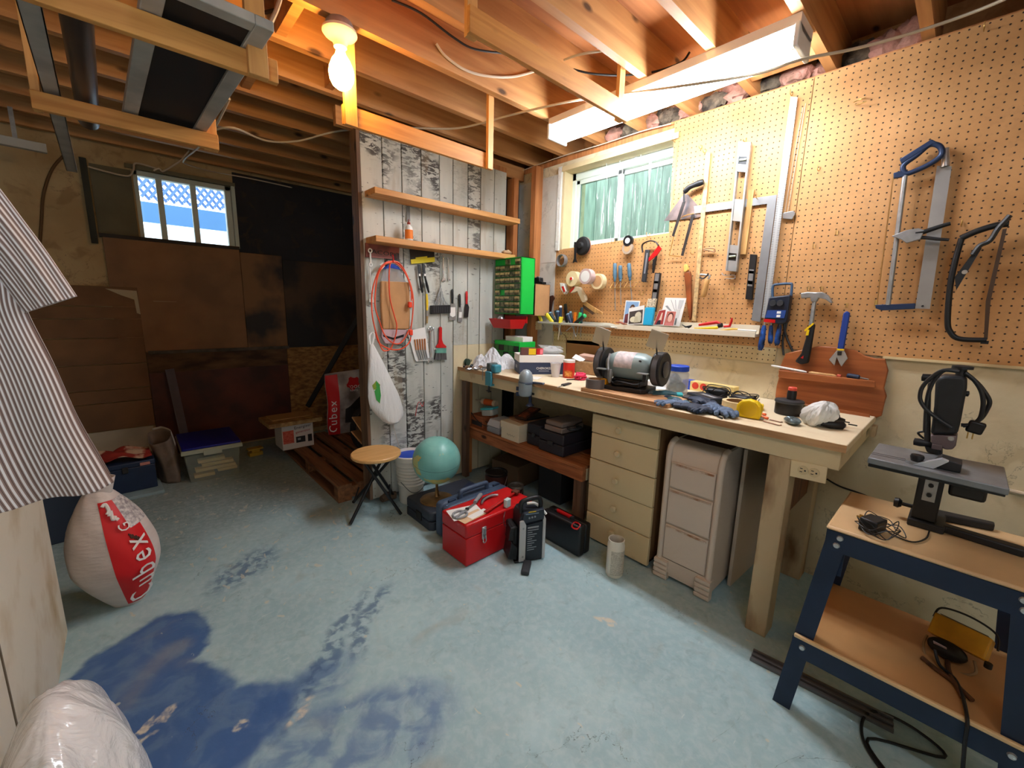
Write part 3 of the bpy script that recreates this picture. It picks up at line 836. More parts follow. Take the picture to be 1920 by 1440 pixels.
# shelf below the bench
SZ = at(1085, 878, 0, XB + .04).z
ush = thing('under_bench_shelf', 'rough wooden shelf under the left half of the bench', 'shelf', (XB + .03, 1.50, 0))
RED_W = wood('reddish old lumber', (176, 110, 64), (120, 68, 38), 1, .7)
sy0, sy1 = at(1092, 890, 0, XB + .03).y, BY1 - .06
MB().bx(.0, .035, sy0 - 1.5, sy1 - 1.5, SZ - .07, SZ - .001).build('front_rail', RED_W, ush, bev=.003)
MB().bx(.0355, D - .06, sy0 - 1.5, sy0 - 1.5 + .035, SZ - .07, SZ - .001).build('side_rail', BEIGE, ush, bev=.003)
for k in range(3):
    MB().bx(.0 + k * .185, .18 + k * .185, sy0 - 1.5, sy1 - 1.5, SZ, SZ + .018).build('shelf_board', RED_W, ush, bev=.002)
MB().bx(.04, .095, sy0 - 1.5 + .035, sy0 - 1.5 + .09, 0, SZ - .0705).build('leg', wood('grey old post', (130, 100, 78), (86, 62, 46), 2), ush, bev=.002)

# ================================================================== pegboard and everything hung on it
def peg_mat(name, c1, c2):
    g = NG(name, .7)
    v = g.obj
    s = g.sep(g.vmul(v, 1 / .0254))
    fx = g.math('SUBTRACT', g.math('FRACT', s[0]), .5); fz = g.math('SUBTRACT', g.math('FRACT', s[2]), .5)
    d = g.math('SQRT', g.math('ADD', g.math('MULTIPLY', fx, fx), g.math('MULTIPLY', fz, fz)))
    hole = g.math('SUBTRACT', 1.0, g.step(d, .10, .135))
    b = g.mix(g.step(g.noise(v, 4, 6, .4), .3, .72), c2, c1)
    b = g.mix(g.math('MULTIPLY', g.step(g.noise(v, 60, 4), .5, .75), .25), b, tuple(q * .75 for q in c1))
    old = g.math('SUBTRACT', 1.0, g.step(g.vor(v, 5.0), .03, .05))
    b = g.mix(g.math('MULTIPLY', old, .6), b, (120, 78, 40))
    g.color(g.mix(hole, b, (44, 24, 10)))
    g.bump(g.math('SUBTRACT', 1.0, hole), .5, .003)
    return g.m
PEG = peg_mat('brown pegboard', (204, 152, 98), (186, 134, 80))
PEGB = peg_mat('beige painted pegboard', (214, 194, 150), (200, 178, 132))
def yz(y, z): return (-y, z)
pg = thing('pegboard', 'large brown pegboard sheet covering the wall right of the ruler', 'pegboard', (XP + .006, .630, 1.113), -pi / 2)
MB().prism([(0, 0), (1.82, 0), (1.82, 1.213), (0, 1.213)], -.006, 0).build('board', PEG, pg)
MB().prism([(0.40, -.010), (1.82, -.010), (1.82, 0), (.40, 0)], -.012, 0).build('bottom_batten', CASE, pg)
pl = thing('pegboard', 'brown pegboard sheet notched around the slider window above the bench', 'pegboard', (XP + .006, 2.15, 1.113), -pi / 2)
X = lambda y: 2.15 - y
MB().prism([(0, 0), (X(.633), 0), (X(.633), 1.213), (X(1.285), 1.213), (X(1.262), .618), (0, .590)], -.006, 0).build('board', PEG, pl)
MB().prism([(.03, -.078), (X(.633) , -.078), (X(.633), -.001), (.03, -.001)], -.006, 0).build('painted_strip', PEGB, pl)

PK = lambda x, y: (1400 + x / 2.667, 160 + y / 2.667)
PJ = lambda x, y: (1000 + x / 3.272, 240 + y / 3.272)
PL = lambda x, y: (1020 + x / 8.727, 440 + y / 8.727)
PM = lambda x, y: (1150 + x / 6.857, 500 + y / 6.857)
PN = lambda x, y: (1200 + x / 4.0, 620 + y / 4.0)
def Q(w, f, *pts): return [w.q(*f(*p)) for p in pts]
def p3(q, y): return [(a, y, b) for a, b in q]

# wire hooks
hk = MB().rings(smooth_path([(0, .004, .012), (0, -.004, .012), (0, -.006, 0), (0, -.012, -.006), (0, -.032, -.006), (0, -.040, 0), (0, -.040, .014)], 3), .0016, 6).mesh('peg_hook', BRASSY)
hooks = [(PK(365, 425), 'left of the blue hacksaw at its handle height'), (PK(455, 745), 'mid board left of the hacksaw spine'), (PK(342, 812), 'above the hammer'), (PK(1075, 700), 'holding the bow saw'),
         (PK(165, 975), 'above the blue tool caddy'), (PK(505, 1105), 'holding the blue adjustable wrench'), (PK(315, 1022), 'left of the two holding the hammer'), (PK(380, 1022), 'right of the two holding the hammer'), (PJ(1385, 432), 'holding the framing square'),
         (PJ(1305, 82), 'holding the long level'), (PJ(1060, 150), 'holding the wooden yardstick'), (PJ(872, 80), 'in the upper corner beside the window'), (PJ(1360, 755), 'holding the short black level'),
         (PJ(1232, 990), 'below the long level'), (PJ(1170, 1040), 'low between the drill brace and short level'), (PJ(1035, 125), 'left of the yardstick top'), (PJ(500, 700), 'under the window middle'), (PJ(715, 660), 'under the window right end'), (PJ(675, 1020), 'right of the screwdriver rack'), (PJ(985, 770), 'above the brown leather sheath'),
         ((1845, 58), 'near the top edge at the far right'), (PK(230, 50), 'holding the steel ruler')]
for px, w in hooks:
    p = at(px[0], px[1], 0, XP)
    o = bpy.data.objects.new('peg_hook', hk); COL.objects.link(o); o.location = p; o.rotation_euler = (0, 0, -pi / 2)
    tag(o, 'small wire peg hook ' + w, 'hook', 'wire peg hooks')
w = Wall('peg_bracket', 'bent double wire peg bracket high on the empty right pegboard', 'hook', (1607, 192), 'peg', .0)
MB().tube(p3(Q(w, PK, (535, 85), (575, 68)), -.002) + [(w.q(*PK(600, 75))[0], -.03, w.q(*PK(600, 75))[1])], .002, 6).build('wire', BRASSY, w.o)
MB().tube([(w.q(*PK(545, 95))[0], -.0, w.q(*PK(545, 95))[1]), (w.q(*PK(570, 105))[0], -.03, w.q(*PK(570, 105))[1]), (w.q(*PK(605, 92))[0], -.03, w.q(*PK(605, 92))[1])], .002, 6).build('wire', BRASSY, w.o)
w = Wall('peg_bracket', 'small silver wire peg bracket under the long level', 'hook', PJ(1212, 905), 'peg')
MB().tube(p3(Q(w, PJ, (1165, 890), (1180, 905), (1240, 905), (1240, 925), (1190, 925)), -.02), .0022, 6).build('wire', STEEL, w.o)

# ---- rulers, squares, levels
g = NG('graduated aluminium', .35); g.b.inputs['Metallic'].default_value = .5
zz = g.sep(g.obj)[2]; tick = g.math('SUBTRACT', 1.0, g.step(g.math('ABSOLUTE', g.math('SUBTRACT', g.math('FRACT', g.math('MULTIPLY', zz, 125.0)), .5)), .1, .2))
side = g.step(g.math('ABSOLUTE', g.sep(g.obj)[0]), .004, .006)
g.color(g.mix(g.math('MULTIPLY', tick, g.math('MULTIPLY', side, .75)), (206, 210, 212), (70, 72, 76)))
RULM = g.m
w = Wall('steel_ruler', 'long graduated aluminium ruler hung upright over the framing square', 'ruler', PK(165, 600), 'peg', .022)
a = Q(w, PK, (220, 58), (255, 60), (106, 1165), (75, 1162))
MB().prism(a, -.0015, .0015).build('blade', RULM, w.o)
w = Wall('framing_square', 'grey steel framing square hung with one arm level and the other down', 'framing square', PJ(1440, 470), 'peg', .012)
MB().prism(Q(w, PJ, (985, 480), (1495, 410), (1392, 1190), (1338, 1180), (1435, 465), (990, 525)), -.0012, .0012).build('blade', mat('grey steel plate', (160, 164, 168), .4, .55, var=.12, vs=8), w.o)
w = Wall('spirit_level', 'long aluminium spirit level with two vials and slotted grips', 'spirit level', PJ(1260, 485), 'peg', .024)
c = Q(w, PJ, (1265, 88), (1338, 92), (1250, 882), (1183, 875))
LV = mat('brushed aluminium', (186, 192, 196), .35, .6, var=.08, vs=10)
def lerp(p, q, t): return (p[0] + (q[0] - p[0]) * t, p[1] + (q[1] - p[1]) * t)
def quad(t0, t1, s0, s1):
    L0, R0, L1, R1 = lerp(c[0], c[3], t0), lerp(c[1], c[2], t0), lerp(c[0], c[3], t1), lerp(c[1], c[2], t1)
    return [lerp(L0, R0, s0), lerp(L0, R0, s1), lerp(L1, R1, s1), lerp(L1, R1, s0)]
m_ = MB()
for t0, t1 in ((0, .105), (.165, .22), (.43, .60), (.79, .855), (.915, 1)): m_.prism(quad(t0, t1, .14, .86), -.008, .008)
m_.prism(quad(0, 1, 0, .14), -.012, .012).prism(quad(0, 1, .86, 1), -.012, .012)
m_.build('body', LV, w.o)
for t0, t1 in ((.105, .165), (.855, .915)):
    MB().prism(quad(t0, t1, .14, .86), -.006, .006).build('vial_housing', BLACK, w.o)
    a, b = lerp(c[0], c[3], (t0 + t1) / 2), lerp(c[1], c[2], (t0 + t1) / 2)
    MB().cyl((lerp(a, b, .22)[0], -.009, lerp(a, b, .22)[1]), (lerp(a, b, .78)[0], -.009, lerp(a, b, .78)[1] + .006), .005, n=10).build('vial', mat('vial glass', (190, 196, 170), .1), w.o)
def small_level(lbl, px, quadpts, f, ins, m, off, insm):
    w = Wall('spirit_level', lbl, 'spirit level', px, 'peg', off)
    c = Q(w, f, *quadpts)
    MB().prism(c, -.008, .008).build('body', m, w.o, bev=.001)
    for t0, t1, im in ins:
        A, B = lerp(c[0], c[3], t0), lerp(c[1], c[2], t0); Cc, Dd = lerp(c[0], c[3], t1), lerp(c[1], c[2], t1)
        MB().prism([lerp(A, B, .15), lerp(A, B, .85), lerp(Cc, Dd, .85), lerp(Cc, Dd, .15)], -.0095, -.008).build('vial_plate', im, w.o)
    return w
small_level('short black spirit level with a silver vial plate beside the square', PJ(1335, 920), ((1333, 775), (1372, 778), (1343, 1055), (1303, 1050)), PJ, ((.33, .70, STEEL), (.36, .42, BLACK), (.58, .66, BLACK)), BLACK, .012, STEEL)
small_level('small silver and black level leaning upright behind the blue box', PL(1840, 800), ((1825, 625), (1915, 630), (1830, 1260), (1740, 1250)), PL, ((.02, .75, STEEL), (.21, .27, BLACK), (.42, .50, BLACK)), BLACK, .03, STEEL)
w = Wall('wooden_strip', 'plain short wooden slat hung behind the long level', 'wood strip', PJ(1315, 570), 'peg', .010)
MB().prism(Q(w, PJ, (1322, 378), (1356, 378), (1305, 775), (1272, 775)), -.004, .004).build('slat', LWOOD, w.o)
w = Wall('yardstick', 'pale wooden yardstick hung upright down to the ledge', 'yardstick', PJ(1030, 640), 'peg', .012)
MB().prism(Q(w, PJ, (1062, 150), (1088, 152), (997, 1185), (973, 1185)), -.003, .003).build('stick', mat('printed yardstick wood', (222, 186, 130), .6, var=.25, vs=60), w.o)

# ---- saws on the left panel
w = Wall('jab_saw', 'small saw with a curved black pistol grip and narrow blade', 'saw', PJ(990, 370), 'peg', .035)
MB().rings(smooth_path(p3(Q(w, PJ, (925, 395), (955, 365), (1000, 345), (1045, 330)), 0), 4), [.010, .012, .013, .013, .0125, .012, .012, .012, .013, .014, .014, .013, .010], 10, flat=1.2).build('handle', BLACK, w.o)
MB().prism(Q(w, PJ, (915, 455), (935, 450), (862, 668), (850, 660)), -.0015, .0015).build('blade', DKSTEEL, w.o)
MB().tube(p3(Q(w, PJ, (925, 395), (925, 425), (925, 458)), 0), .005, 6).build('neck', DKSTEEL, w.o)
w = Wall('steel_wedge_plate', 'grey wedge-shaped steel plate hung on the pegboard behind the small saw', 'steel plate', PJ(930, 500), 'peg', .006)
MB().prism(Q(w, PJ, (800, 572), (915, 415), (945, 405), (1005, 470), (1042, 540), (1000, 552)), -.001, .001).build('plate', mat('mottled steel', (150, 142, 146), .35, .6, var=.3, vs=14), w.o)
w = Wall('coping_saw', 'thin framed coping saw hanging blade down below the wedge plate', 'saw', PJ(910, 650), 'peg', .02)
MB().prism(Q(w, PJ, (972, 525), (990, 530), (920, 785), (905, 782)), -.001, .001).build('blade', DKSTEEL, w.o)
MB().tube(p3(Q(w, PJ, (985, 525), (915, 545), (880, 600), (838, 765), (845, 782), (905, 788)), 0), .0025, 6).build('frame', BRASSY, w.o)

# ---- things along the lower edge of the window
w = Wall('sanding_disc', 'round black rubber sanding pad with a hanging strap', 'sanding pad', PL(610, 180), 'peg', .03)
c = w.q(*PL(625, 185)); r = abs(w.q(*PL(500, 185))[0] - w.q(*PL(735, 185))[0]) / 2
MB().lathe([(0, -.03), (r * .25, -.03), (r * .4, -.018), (r * .85, -.012), (r, 0), (r * .97, .012), (0, .012)], 28, (c[0], 0, c[1]), 1).build('pad', RUBBER, w.o)
MB().lathe([(r * .98, .012), (r * .98, .018), (0, .018)], 28, (c[0], 0, c[1]), 1).build('backing_disc', mat('dusty pink disc', (180, 130, 116), .7), w.o)
MB().prism(Q(w, PL, (545, 130), (575, 130), (570, 400), (590, 465), (555, 450), (515, 470), (540, 395)), -.034, -.028).build('strap', BLACK, w.o)
w = Wall('wire_coil', 'small coil of galvanised wire hanging at the pegboard left edge', 'wire coil', PL(290, 430), 'peg', .03)
c = w.q(*PL(290, 425)); r = abs(w.q(*PL(205, 425))[0] - w.q(*PL(375, 425))[0]) / 2
for k in range(7):
    MB().rings([(c[0] + (r * .78 + .002 * (k % 3)) * cos(a * pi / 12), -.014 + k * .005, c[1] + (r * .78 + .002 * ((k + 1) % 3)) * sin(a * pi / 12)) for a in range(24)], .003, 6, closed=True).build('wire_turn', STEEL, w.o)
def tape(name, lbl, px, c, r, r0, d, m, core, off, tilt=0, parts=()):
    w = Wall(name, lbl, 'tape', px, 'peg', off)
    cc = w.q(*c)
    MB().lathe([(r0, -d), (r, -d), (r, 0), (r0, 0), (r0, -d)], 32, (cc[0], 0, cc[1]), 1).build('tape_roll', m, w.o)
    MB().lathe([(r0 - .003, -d - .0008), (r0, -d - .0008), (r0, .0008), (r0 - .003, .0008), (r0 - .003, -d - .0008)], 32, (cc[0], 0, cc[1]), 1).build('core', core, w.o)
    return w, cc
BLKT = mat('black electrical tape', (28, 28, 30), .3)
w, cc = tape('electrical_tape_roll', 'roll of black electrical tape hung over a clear one below the window', PL(1390, 110), PL(1395, 105), .032, .017, .020, BLKT, WHITE, .022)
w, cc = tape('clear_tape_roll', 'crumpled clear tape roll hanging under the black tape roll', PL(1390, 230), PL(1385, 225), .036, .022, .018, mat('cloudy tape', (190, 170, 150), .2, alpha=.75), CARD, .0205)
CREAMT = mat('cream packing tape', (232, 214, 168), .35); PINKT = mat('mauve clear tape', (196, 172, 170), .25)
w, cc = tape('packing_tape_roll', 'thick roll of clear tape on the outer end of the long peg', PL(760, 700), PL(745, 690), .050, .036, .048, PINKT, WHITE, .075)
w, cc = tape('masking_tape_roll', 'cream masking tape roll pushed against the board behind the clear tape', PL(960, 780), PL(925, 770), .050, .036, .04, CREAMT, CARD, .006 + .028)
# tape gun
w = Wall('tape_gun', 'cream tape dispenser gun with a red hub and ribbed handle', 'tape dispenser', PL(450, 760), 'peg', .05)
c = w.q(*PL(490, 725)); r = .052
MB().lathe([(r * .62, -.024), (r, -.024), (r, .024), (r * .62, .024), (r * .62, -.024)], 32, (c[0], 0, c[1]), 1).build('tape_roll', CREAMT, w.o)
c2 = w.q(*PL(440, 720))
MB().lathe([(0, -.03), (.011, -.03), (.013, -.02), (.031, -.018), (.031, .02), (0, .02)], 24, (c[0], 0, c[1]), 1).build('hub', WHITE, w.o)
MB().lathe([(0, -.036), (.009, -.036), (.010, -.030), (0, -.030)], 16, (c[0], 0, c[1]), 1).build('hub_knob', RED, w.o)
MB().prism(Q(w, PL, (280, 790), (345, 800), (385, 930), (350, 975), (300, 900)), -.016, .016).build('side_plate', WHITE, w.o, bev=.002)
MB().prism(Q(w, PL, (312, 850), (345, 845), (372, 925), (350, 955)), -.018, -.0165).build('side_panel', RED, w.o)
MB().prism(Q(w, PL, (430, 945), (520, 845), (600, 860), (690, 1010), (700, 1070), (650, 1110), (630, 1090), (560, 930), (470, 960)), -.014, .014).build('handle', mat('cream ribbed plastic', (228, 214, 184), .45), w.o, bev=.004)
MB().prism(Q(w, PL, (440, 935), (515, 855), (522, 870), (455, 950)), -.018, -.0145).build('blade_guard', RED, w.o)

# ---- screwdrivers in a wire rack
TGR = mat('blue grey grip', (82, 118, 140), .5, var=.15, vs=30)
w = Wall('wire_tool_rack', 'long wire rack clipped to the pegboard holding three screwdrivers', 'wire rack', PL(1380, 820), 'peg', .0)
a = Q(w, PL, (1180, 760), (1560, 750), (1690, 800), (1130, 880), (1530, 868))
MB().rings([(a[0][0], -.03, a[0][1]), (a[1][0], -.03, a[1][1])], .0018, 6).build('wire', BRASSY, w.o)
MB().rings([(a[3][0], -.035, a[3][1]), (a[4][0], -.035, a[4][1])], .0018, 6).build('wire', BRASSY, w.o)
for k in range(6):
    x = a[3][0] + (a[4][0] - a[3][0]) * k / 5
    MB().rings([(x, 0, a[0][1] - .006), (x, -.036, a[3][1] + .001 * k)], .0016, 6).build('wire', BRASSY, w.o)
def driver(lbl, px, top, bot, tip, off=.03, hm=TGR, rr=.0125, group=None):
    w = Wall('screwdriver', lbl, 'screwdriver', px, 'peg', off, group)
    t, b, p = w.q(*top), w.q(*bot), w.q(*tip)
    T, Bv, Pv = Vector((t[0], 0, t[1])), Vector((b[0], 0, b[1])), Vector((p[0], 0, p[1]))
    pts = [T.lerp(Bv, k) for k in (0, .06, .3, .6, .78, .86, .94, 1)]
    MB().rings(pts, [rr * q for q in (.7, 1, .95, 1.05, .95, .6, .75, .5)], 12).build('handle', hm, w.o)
    MB().rings([Bv, Pv], .003, 8).build('shaft', STEEL, w.o)
    return w
driver('leftmost blue-grey screwdriver in the wire rack', PL(1160, 600), PL(1160, 470), PL(1160, 770), PL(1165, 1240))
driver('middle blue-grey screwdriver in the wire rack with a hole in its grip', PL(1250, 620), PL(1248, 505), PL(1250, 770), PL(1260, 1150))
driver('right blue-grey screwdriver in the wire rack', PL(1395, 600), PL(1390, 470), PL(1408, 750), PL(1440, 1070))

# ---- red and grey clamp
w = Wall('strap_tool', 'grey bar with a red blade and curved black strap hung right of the screwdrivers', 'hand tool', PL(1760, 400), 'peg', .03)
MB().prism(Q(w, PL, (1665, 245), (1730, 250), (1670, 780), (1600, 770)), -.008, .008).build('bar', DKGREY, w.o, bev=.003)
MB().prism(Q(w, PL, (1690, 300), (1712, 302), (1668, 640), (1645, 636)), -.0095, -.008).build('bar_inlay', mat('mid grey inlay', (120, 122, 128), .5), w.o)
MB().prism(Q(w, PL, (1720, 380), (1880, 175), (1925, 230), (1850, 340), (1715, 440)), -.004, .004).build('red_blade', RED, w.o, bev=.001)
MB().prism(Q(w, PL, (1790, 420), (1850, 350), (1800, 630), (1778, 625)), -.008, .004).build('lever', BLACK, w.o)
MB().rings(smooth_path(p3(Q(w, PL, (1625, 290), (1612, 200), (1640, 145), (1740, 105), (1830, 120), (1880, 180)), -.006), 5), .004, 8, flat=2.0, up=(0, 1, 0)).build('strap', BLACK, w.o)

# ---- leather sheath, drill brace, ledge with photographs
w = Wall('leather_sheath', 'tall narrow brown leather sheath with a yellow top hung by the yardstick', 'sheath', PM(975, 350), 'peg', .014)
MB().prism(Q(w, PM, (915, 80), (990, 60), (1005, 120), (1010, 650), (985, 690), (955, 500), (925, 180)), -.010, .008).build('sheath', mat('brown leather', (164, 84, 40), .45, var=.3, vs=10), w.o, bev=.004)
MB().prism(Q(w, PM, (915, -20), (955, -30), (975, 40), (930, 80), (915, 60)), -.012, .006).build('handle_top', mat('tan leather', (232, 184, 96), .6), w.o, bev=.003)
w = Wall('hand_drill', 'small steel hand drill with a turned wooden handle', 'hand drill', PM(1190, 250), 'peg', .035)
p = Q(w, PM, (1215, 160), (1150, 390)); A, Bv = Vector((p[0][0], 0, p[0][1])), Vector((p[1][0], 0, p[1][1]))
MB().rings([A.lerp(Bv, k) for k in (0, .08, .3, .6, .9, 1)], [.011, .014, .0135, .015, .016, .012], 14).build('wooden_handle', LWOOD, w.o)
MB().tube(p3(Q(w, PM, (1115, 100), (1180, 105), (1240, 120), (1215, 165)), 0), .005, 8).build('crank', STEEL, w.o)
MB().tube(p3(Q(w, PM, (1115, 135), (1160, 155), (1215, 110), (1225, 85)), -.006), .004, 8).build('crank', DKSTEEL, w.o)
w = Wall('wire_tool', 'twisted bare metal hook tool hanging beside the yardstick', 'hand tool', PJ(1080, 740), 'peg', .02)
MB().tube(p3(Q(w, PJ, (1040, 745), (1075, 738), (1110, 740), (1112, 760), (1075, 750), (1045, 752)), 0), .0035, 8).build('shank', mat('rusty wire', (150, 110, 80), .5, .6), w.o)

LEDW = mat('off white painted ledge', (226, 216, 194), .6, col2=(186, 160, 128), vs=12, thr=(.25, .42))
l0 = at(1153, 616, 0, XP - .06); l1 = at(1416, 632, 0, XP - .06)
LZ = (l0.z + l1.z) / 2
lg = thing('wall_ledge', 'narrow off white wooden ledge along the pegboard bottom', 'ledge', (XP, l0.y, LZ), -pi / 2)
LW = l0.y - l1.y
MB().bx(0, LW, -.055, -.001, 0, .014).build('bottom_board', LEDW, lg)
MB().bx(0, LW, -.064, -.0551, -.002, .026).build('front_lip', LEDW, lg, bev=.001)
MB().bx(0, LW, -.012, -.001, .0141, .058).build('back_strip', LEDW, lg)
ZL = LZ + .014
def card(lbl, pts, off, cols, f=PM, lean=.0):
    """a photographic print standing on the ledge; cols: border, then (polygon in 0..1, colour)"""
    w = Wall('photo_print', lbl, 'photo', f(*pts[3]), 'peg', off, 'photo prints on the ledge')
    c = [list(p) for p in Q(w, f, *pts)]
    MB().prism([tuple(p) for p in c], 0, .001).build('print', PAPER, w.o)
    def B(u, v):
        a = lerp(c[0], c[1], u); b = lerp(c[3], c[2], u); return lerp(b, a, v)
    for k, (poly, col) in enumerate(cols):
        MB().prism([B(*p) for p in poly], -.0004 - .0003 * k, 0).build('picture', mat('print %d %d %d' % col, col, .5), w.o)
    return w
def disk(u, v, a, b, n=12): return [(u + a * cos(2 * pi * k / n), v + b * sin(2 * pi * k / n)) for k in range(n)]
card('portrait print with a blue backdrop at the left of the ledge', ((160, 432), (345, 440), (300, 740), (118, 735)), .035,
     [([(.06, .04), (.94, .04), (.94, .95), (.06, .95)], (140, 176, 216)), ([(.1, .04), (.5, .04), (.55, .35), (.3, .45), (.1, .4)], (120, 60, 66)), (disk(.55, .62, .2, .22), (88, 64, 52)), (disk(.54, .58, .13, .17), (206, 164, 140))])
card('black and white floral print standing in front of the blue portrait', ((200, 535), (400, 495), (382, 735), (180, 750)), .052,
     [([(.07, .05), (.93, .05), (.93, .78), (.07, .78)], (76, 66, 62)), (disk(.35, .3, .22, .17), (222, 216, 190)), (disk(.65, .5, .2, .2), (216, 208, 184)), ([(.4, .1), (.7, .1), (.62, .45), (.45, .45)], (196, 188, 160)), (disk(.76, .3, .1, .2), (206, 200, 176))])
card('large pencil drawing on white paper propped against the pegboard', ((668, 398), (940, 405), (850, 770), (575, 755)), .032,
     [([(.1, .7), (.2, .73), (.6, .45), (.58, .42)], (150, 150, 150)), ([(.3, .93), (.32, .93), (.62, .55), (.6, .55)], (150, 150, 150)), ([(.5, .93), (.53, .93), (.68, .56), (.66, .56)], (170, 170, 170)), ([(.62, .3), (.86, .3), (.86, .6), (.62, .6)], (214, 212, 206)), ([(.62, .05), (.82, .05), (.8, .3), (.66, .26)], (132, 132, 132)), ([(.7, .93), (.9, .93), (.86, .62), (.72, .62)], (206, 206, 204))])
card('red-toned upright print of a standing figure in front of the drawing', ((590, 560), (680, 545), (640, 750), (515, 755)), .050,
     [([(.04, .04), (.96, .04), (.96, .96), (.04, .96)], (168, 60, 58)), ([(.4, .3), (.7, .3), (.66, .8), (.5, .8)], (226, 200, 180)), ([(.2, .04), (.7, .04), (.6, .35), (.3, .3)], (52, 46, 58))])
card('red-toned close portrait print at the foot of the drawing', ((690, 568), (815, 572), (775, 765), (640, 760)), .054,
     [([(.04, .03), (.96, .03), (.96, .97), (.04, .97)], (196, 116, 104)), (disk(.5, .62, .3, .3), (88, 44, 36)), (disk(.5, .54, .23, .27), (232, 188, 170)), ([(.15, .03), (.85, .03), (.8, .22), (.2, .22)], (214, 130, 126))])
w = Wall('blue_box', 'bright blue upright case with a patterned top on the ledge', 'case', PM(455, 740), 'peg', .045)
MB().prism(Q(w, PM, (418, 525), (535, 525), (500, 755), (388, 752)), -.012, .012).build('body', mat('bright cyan blue', (40, 168, 214), .45), w.o, bev=.004)
MB().prism(Q(w, PM, (455, 415), (555, 412), (535, 524), (430, 524)), -.010, .010).build('patterned_top', mat('speckled cloth', (222, 206, 176), .8, col2=(120, 108, 96), vs=140, thr=(.42, .5)), w.o, bev=.002)
def ledge_tool(name, lbl, cat, pts, rads, m, off=.042, f=PM):
    w = Wall(name, lbl, cat, f(*pts[0]), 'peg', off)
    P = p3(Q(w, f, *pts), 0)
    MB().rings(P, rads, 10).build('body', m, w.o)
    return w
ledge_tool('pliers', 'red handled pliers lying on the right end of the ledge', 'pliers', ((1100, 750), (1200, 735), (1330, 715), (1380, 740)), [.006, .009, .010, .006], RED)
w = ledge_tool('round_brush', 'black round capped brush on the ledge beside the red pliers', 'brush', ((1350, 760), (1400, 750)), [.012, .012], RUBBER)
ledge_tool('screwdriver', 'yellow handled screwdriver lying at the front of the ledge', 'screwdriver', ((1040, 790), (1090, 792), (1200, 790), (1330, 785), (1345, 785)), [.0025, .003, .006, .008, .005], YELLOW, .052)
ledge_tool('red_stick', 'bent red plastic tool standing at the end of the ledge', 'hand tool', ((1420, 770), (1495, 765), (1520, 700), (1525, 660)), [.006, .007, .006, .004], RED, .028)
ledge_tool('pencil', 'yellow carpenter pencil lying on the ledge right end', 'pencil', ((1340, 825), (1540, 800), (1600, 803)), [.004, .005, .004], mat('pencil yellow', (214, 168, 66), .5), .046)
ledge_tool('pen', 'white pen lying beyond the yellow pencil on the ledge', 'pen', ((1600, 812), (1840, 830)), [.005, .005], WHITE, .045)
ledge_tool('wire_scrap', 'little dark tangle of wire on the ledge by the yardstick foot', 'wire', ((885, 745), (930, 775), (1000, 765), (960, 790)), [.002, .005, .008, .004], BLACK, .05)
ledge_tool('dried_twig', 'dry reddish twig scrap lying at the left end of the ledge', 'twig', ((40, 720), (90, 715), (130, 735), (175, 740)), [.003, .006, .007, .002], mat('dried rose', (150, 84, 66), .8), .05)

# ---- plastic tool tray with grips sticking out of it
t0 = at(1008, 606, 0, XP - .09); t1 = at(1153, 611, 0, XP - .09)
tz = (t0.z + t1.z) / 2
tr = thing('tool_tray', 'clear-white wall tray full of screwdrivers and cutters left of the ledge', 'tool tray', (XP - .002, t0.y, tz), -pi / 2)
TWd = t0.y - t1.y
TRM = mat('cloudy white plastic', (214, 212, 200), .35)
MB().slab([(.0, -.09), (.03, -.105), (TWd - .03, -.105), (TWd, -.09), (TWd, 0), (0, 0)], -.008, .0).build('floor_plate', TRM, tr, bev=.002)
MB().prism([(0, 0), (.03, .05), (.12, .055), (.17, .02), (TWd - .1, .02), (TWd, .0)], -.004, 0).build('back_plate', TRM, tr)
MB().bx(.02, TWd - .02, -.107, -.102, 0, .010).build('front_lip', TRM, tr)
def tray_tool(name, lbl, cat, x, y, tilt, lean, L, r, m, capm=None, blade=.09, flat=1.0, bm=STEEL):
    t = thing(name, lbl, cat, (XP - .002 + y, t0.y - x, tz + .004), -pi / 2, 'tools standing in the wall tray')
    d = Vector((sin(tilt), sin(lean), cos(tilt) * cos(lean))).normalized()
    MB().rings([d * (L * k) for k in (0, .1, .4, .8, .97, 1)], [r * q for q in (.6, .95, .9, 1.05, 1.0, .8)], 10, flat=flat).build('handle', m, t)
    if capm: MB().rings([d * (L * .92), d * (L * 1.0), d * (L * 1.04)], [r * 1.06, r * 1.04, r * .7], 10).build('end_cap', capm, t)
    if blade: MB().rings([d * -.002, d * -.012, d * -blade], [.005, .0035, .003], 6).build('shaft', bm, t)
    return t
YG = mat('yellow cutter plastic', (238, 222, 60), .4); DGT = mat('dark teal grip', (38, 60, 66), .5); PBL = mat('pale blue cap', (130, 170, 196), .4); AMB = mat('amber handle', (206, 110, 20), .25); MINT = mat('mint green grip', (50, 190, 110), .35)
tray_tool('utility_knife', 'yellow utility knife leaning at the left end of the wall tray', 'utility knife', .04, -.085, -.55, 0, .105, .010, YG, BLACK, .04, 1.6)
tray_tool('utility_knife', 'second yellow cutter lying aslant near the tray middle', 'utility knife', .16, -.095, -.85, .0, .09, .011, YG, DGT, .05, 1.5)
tray_tool('screwdriver', 'dark teal screwdriver fallen left in the tray with a pale blue cap', 'screwdriver', .155, -.06, -.7, 0, .09, .013, DGT, PBL, .09)
tray_tool('screwdriver', 'broad dark green screwdriver left of the upright navy one in the tray', 'screwdriver', .18, -.05, -.35, 0, .095, .016, DGT, None, .09)
tray_tool('screwdriver', 'upright navy screwdriver with a white cap in the tray', 'screwdriver', .195, -.05, -.05, 0, .12, .011, NAVYP, PAPER, .09)
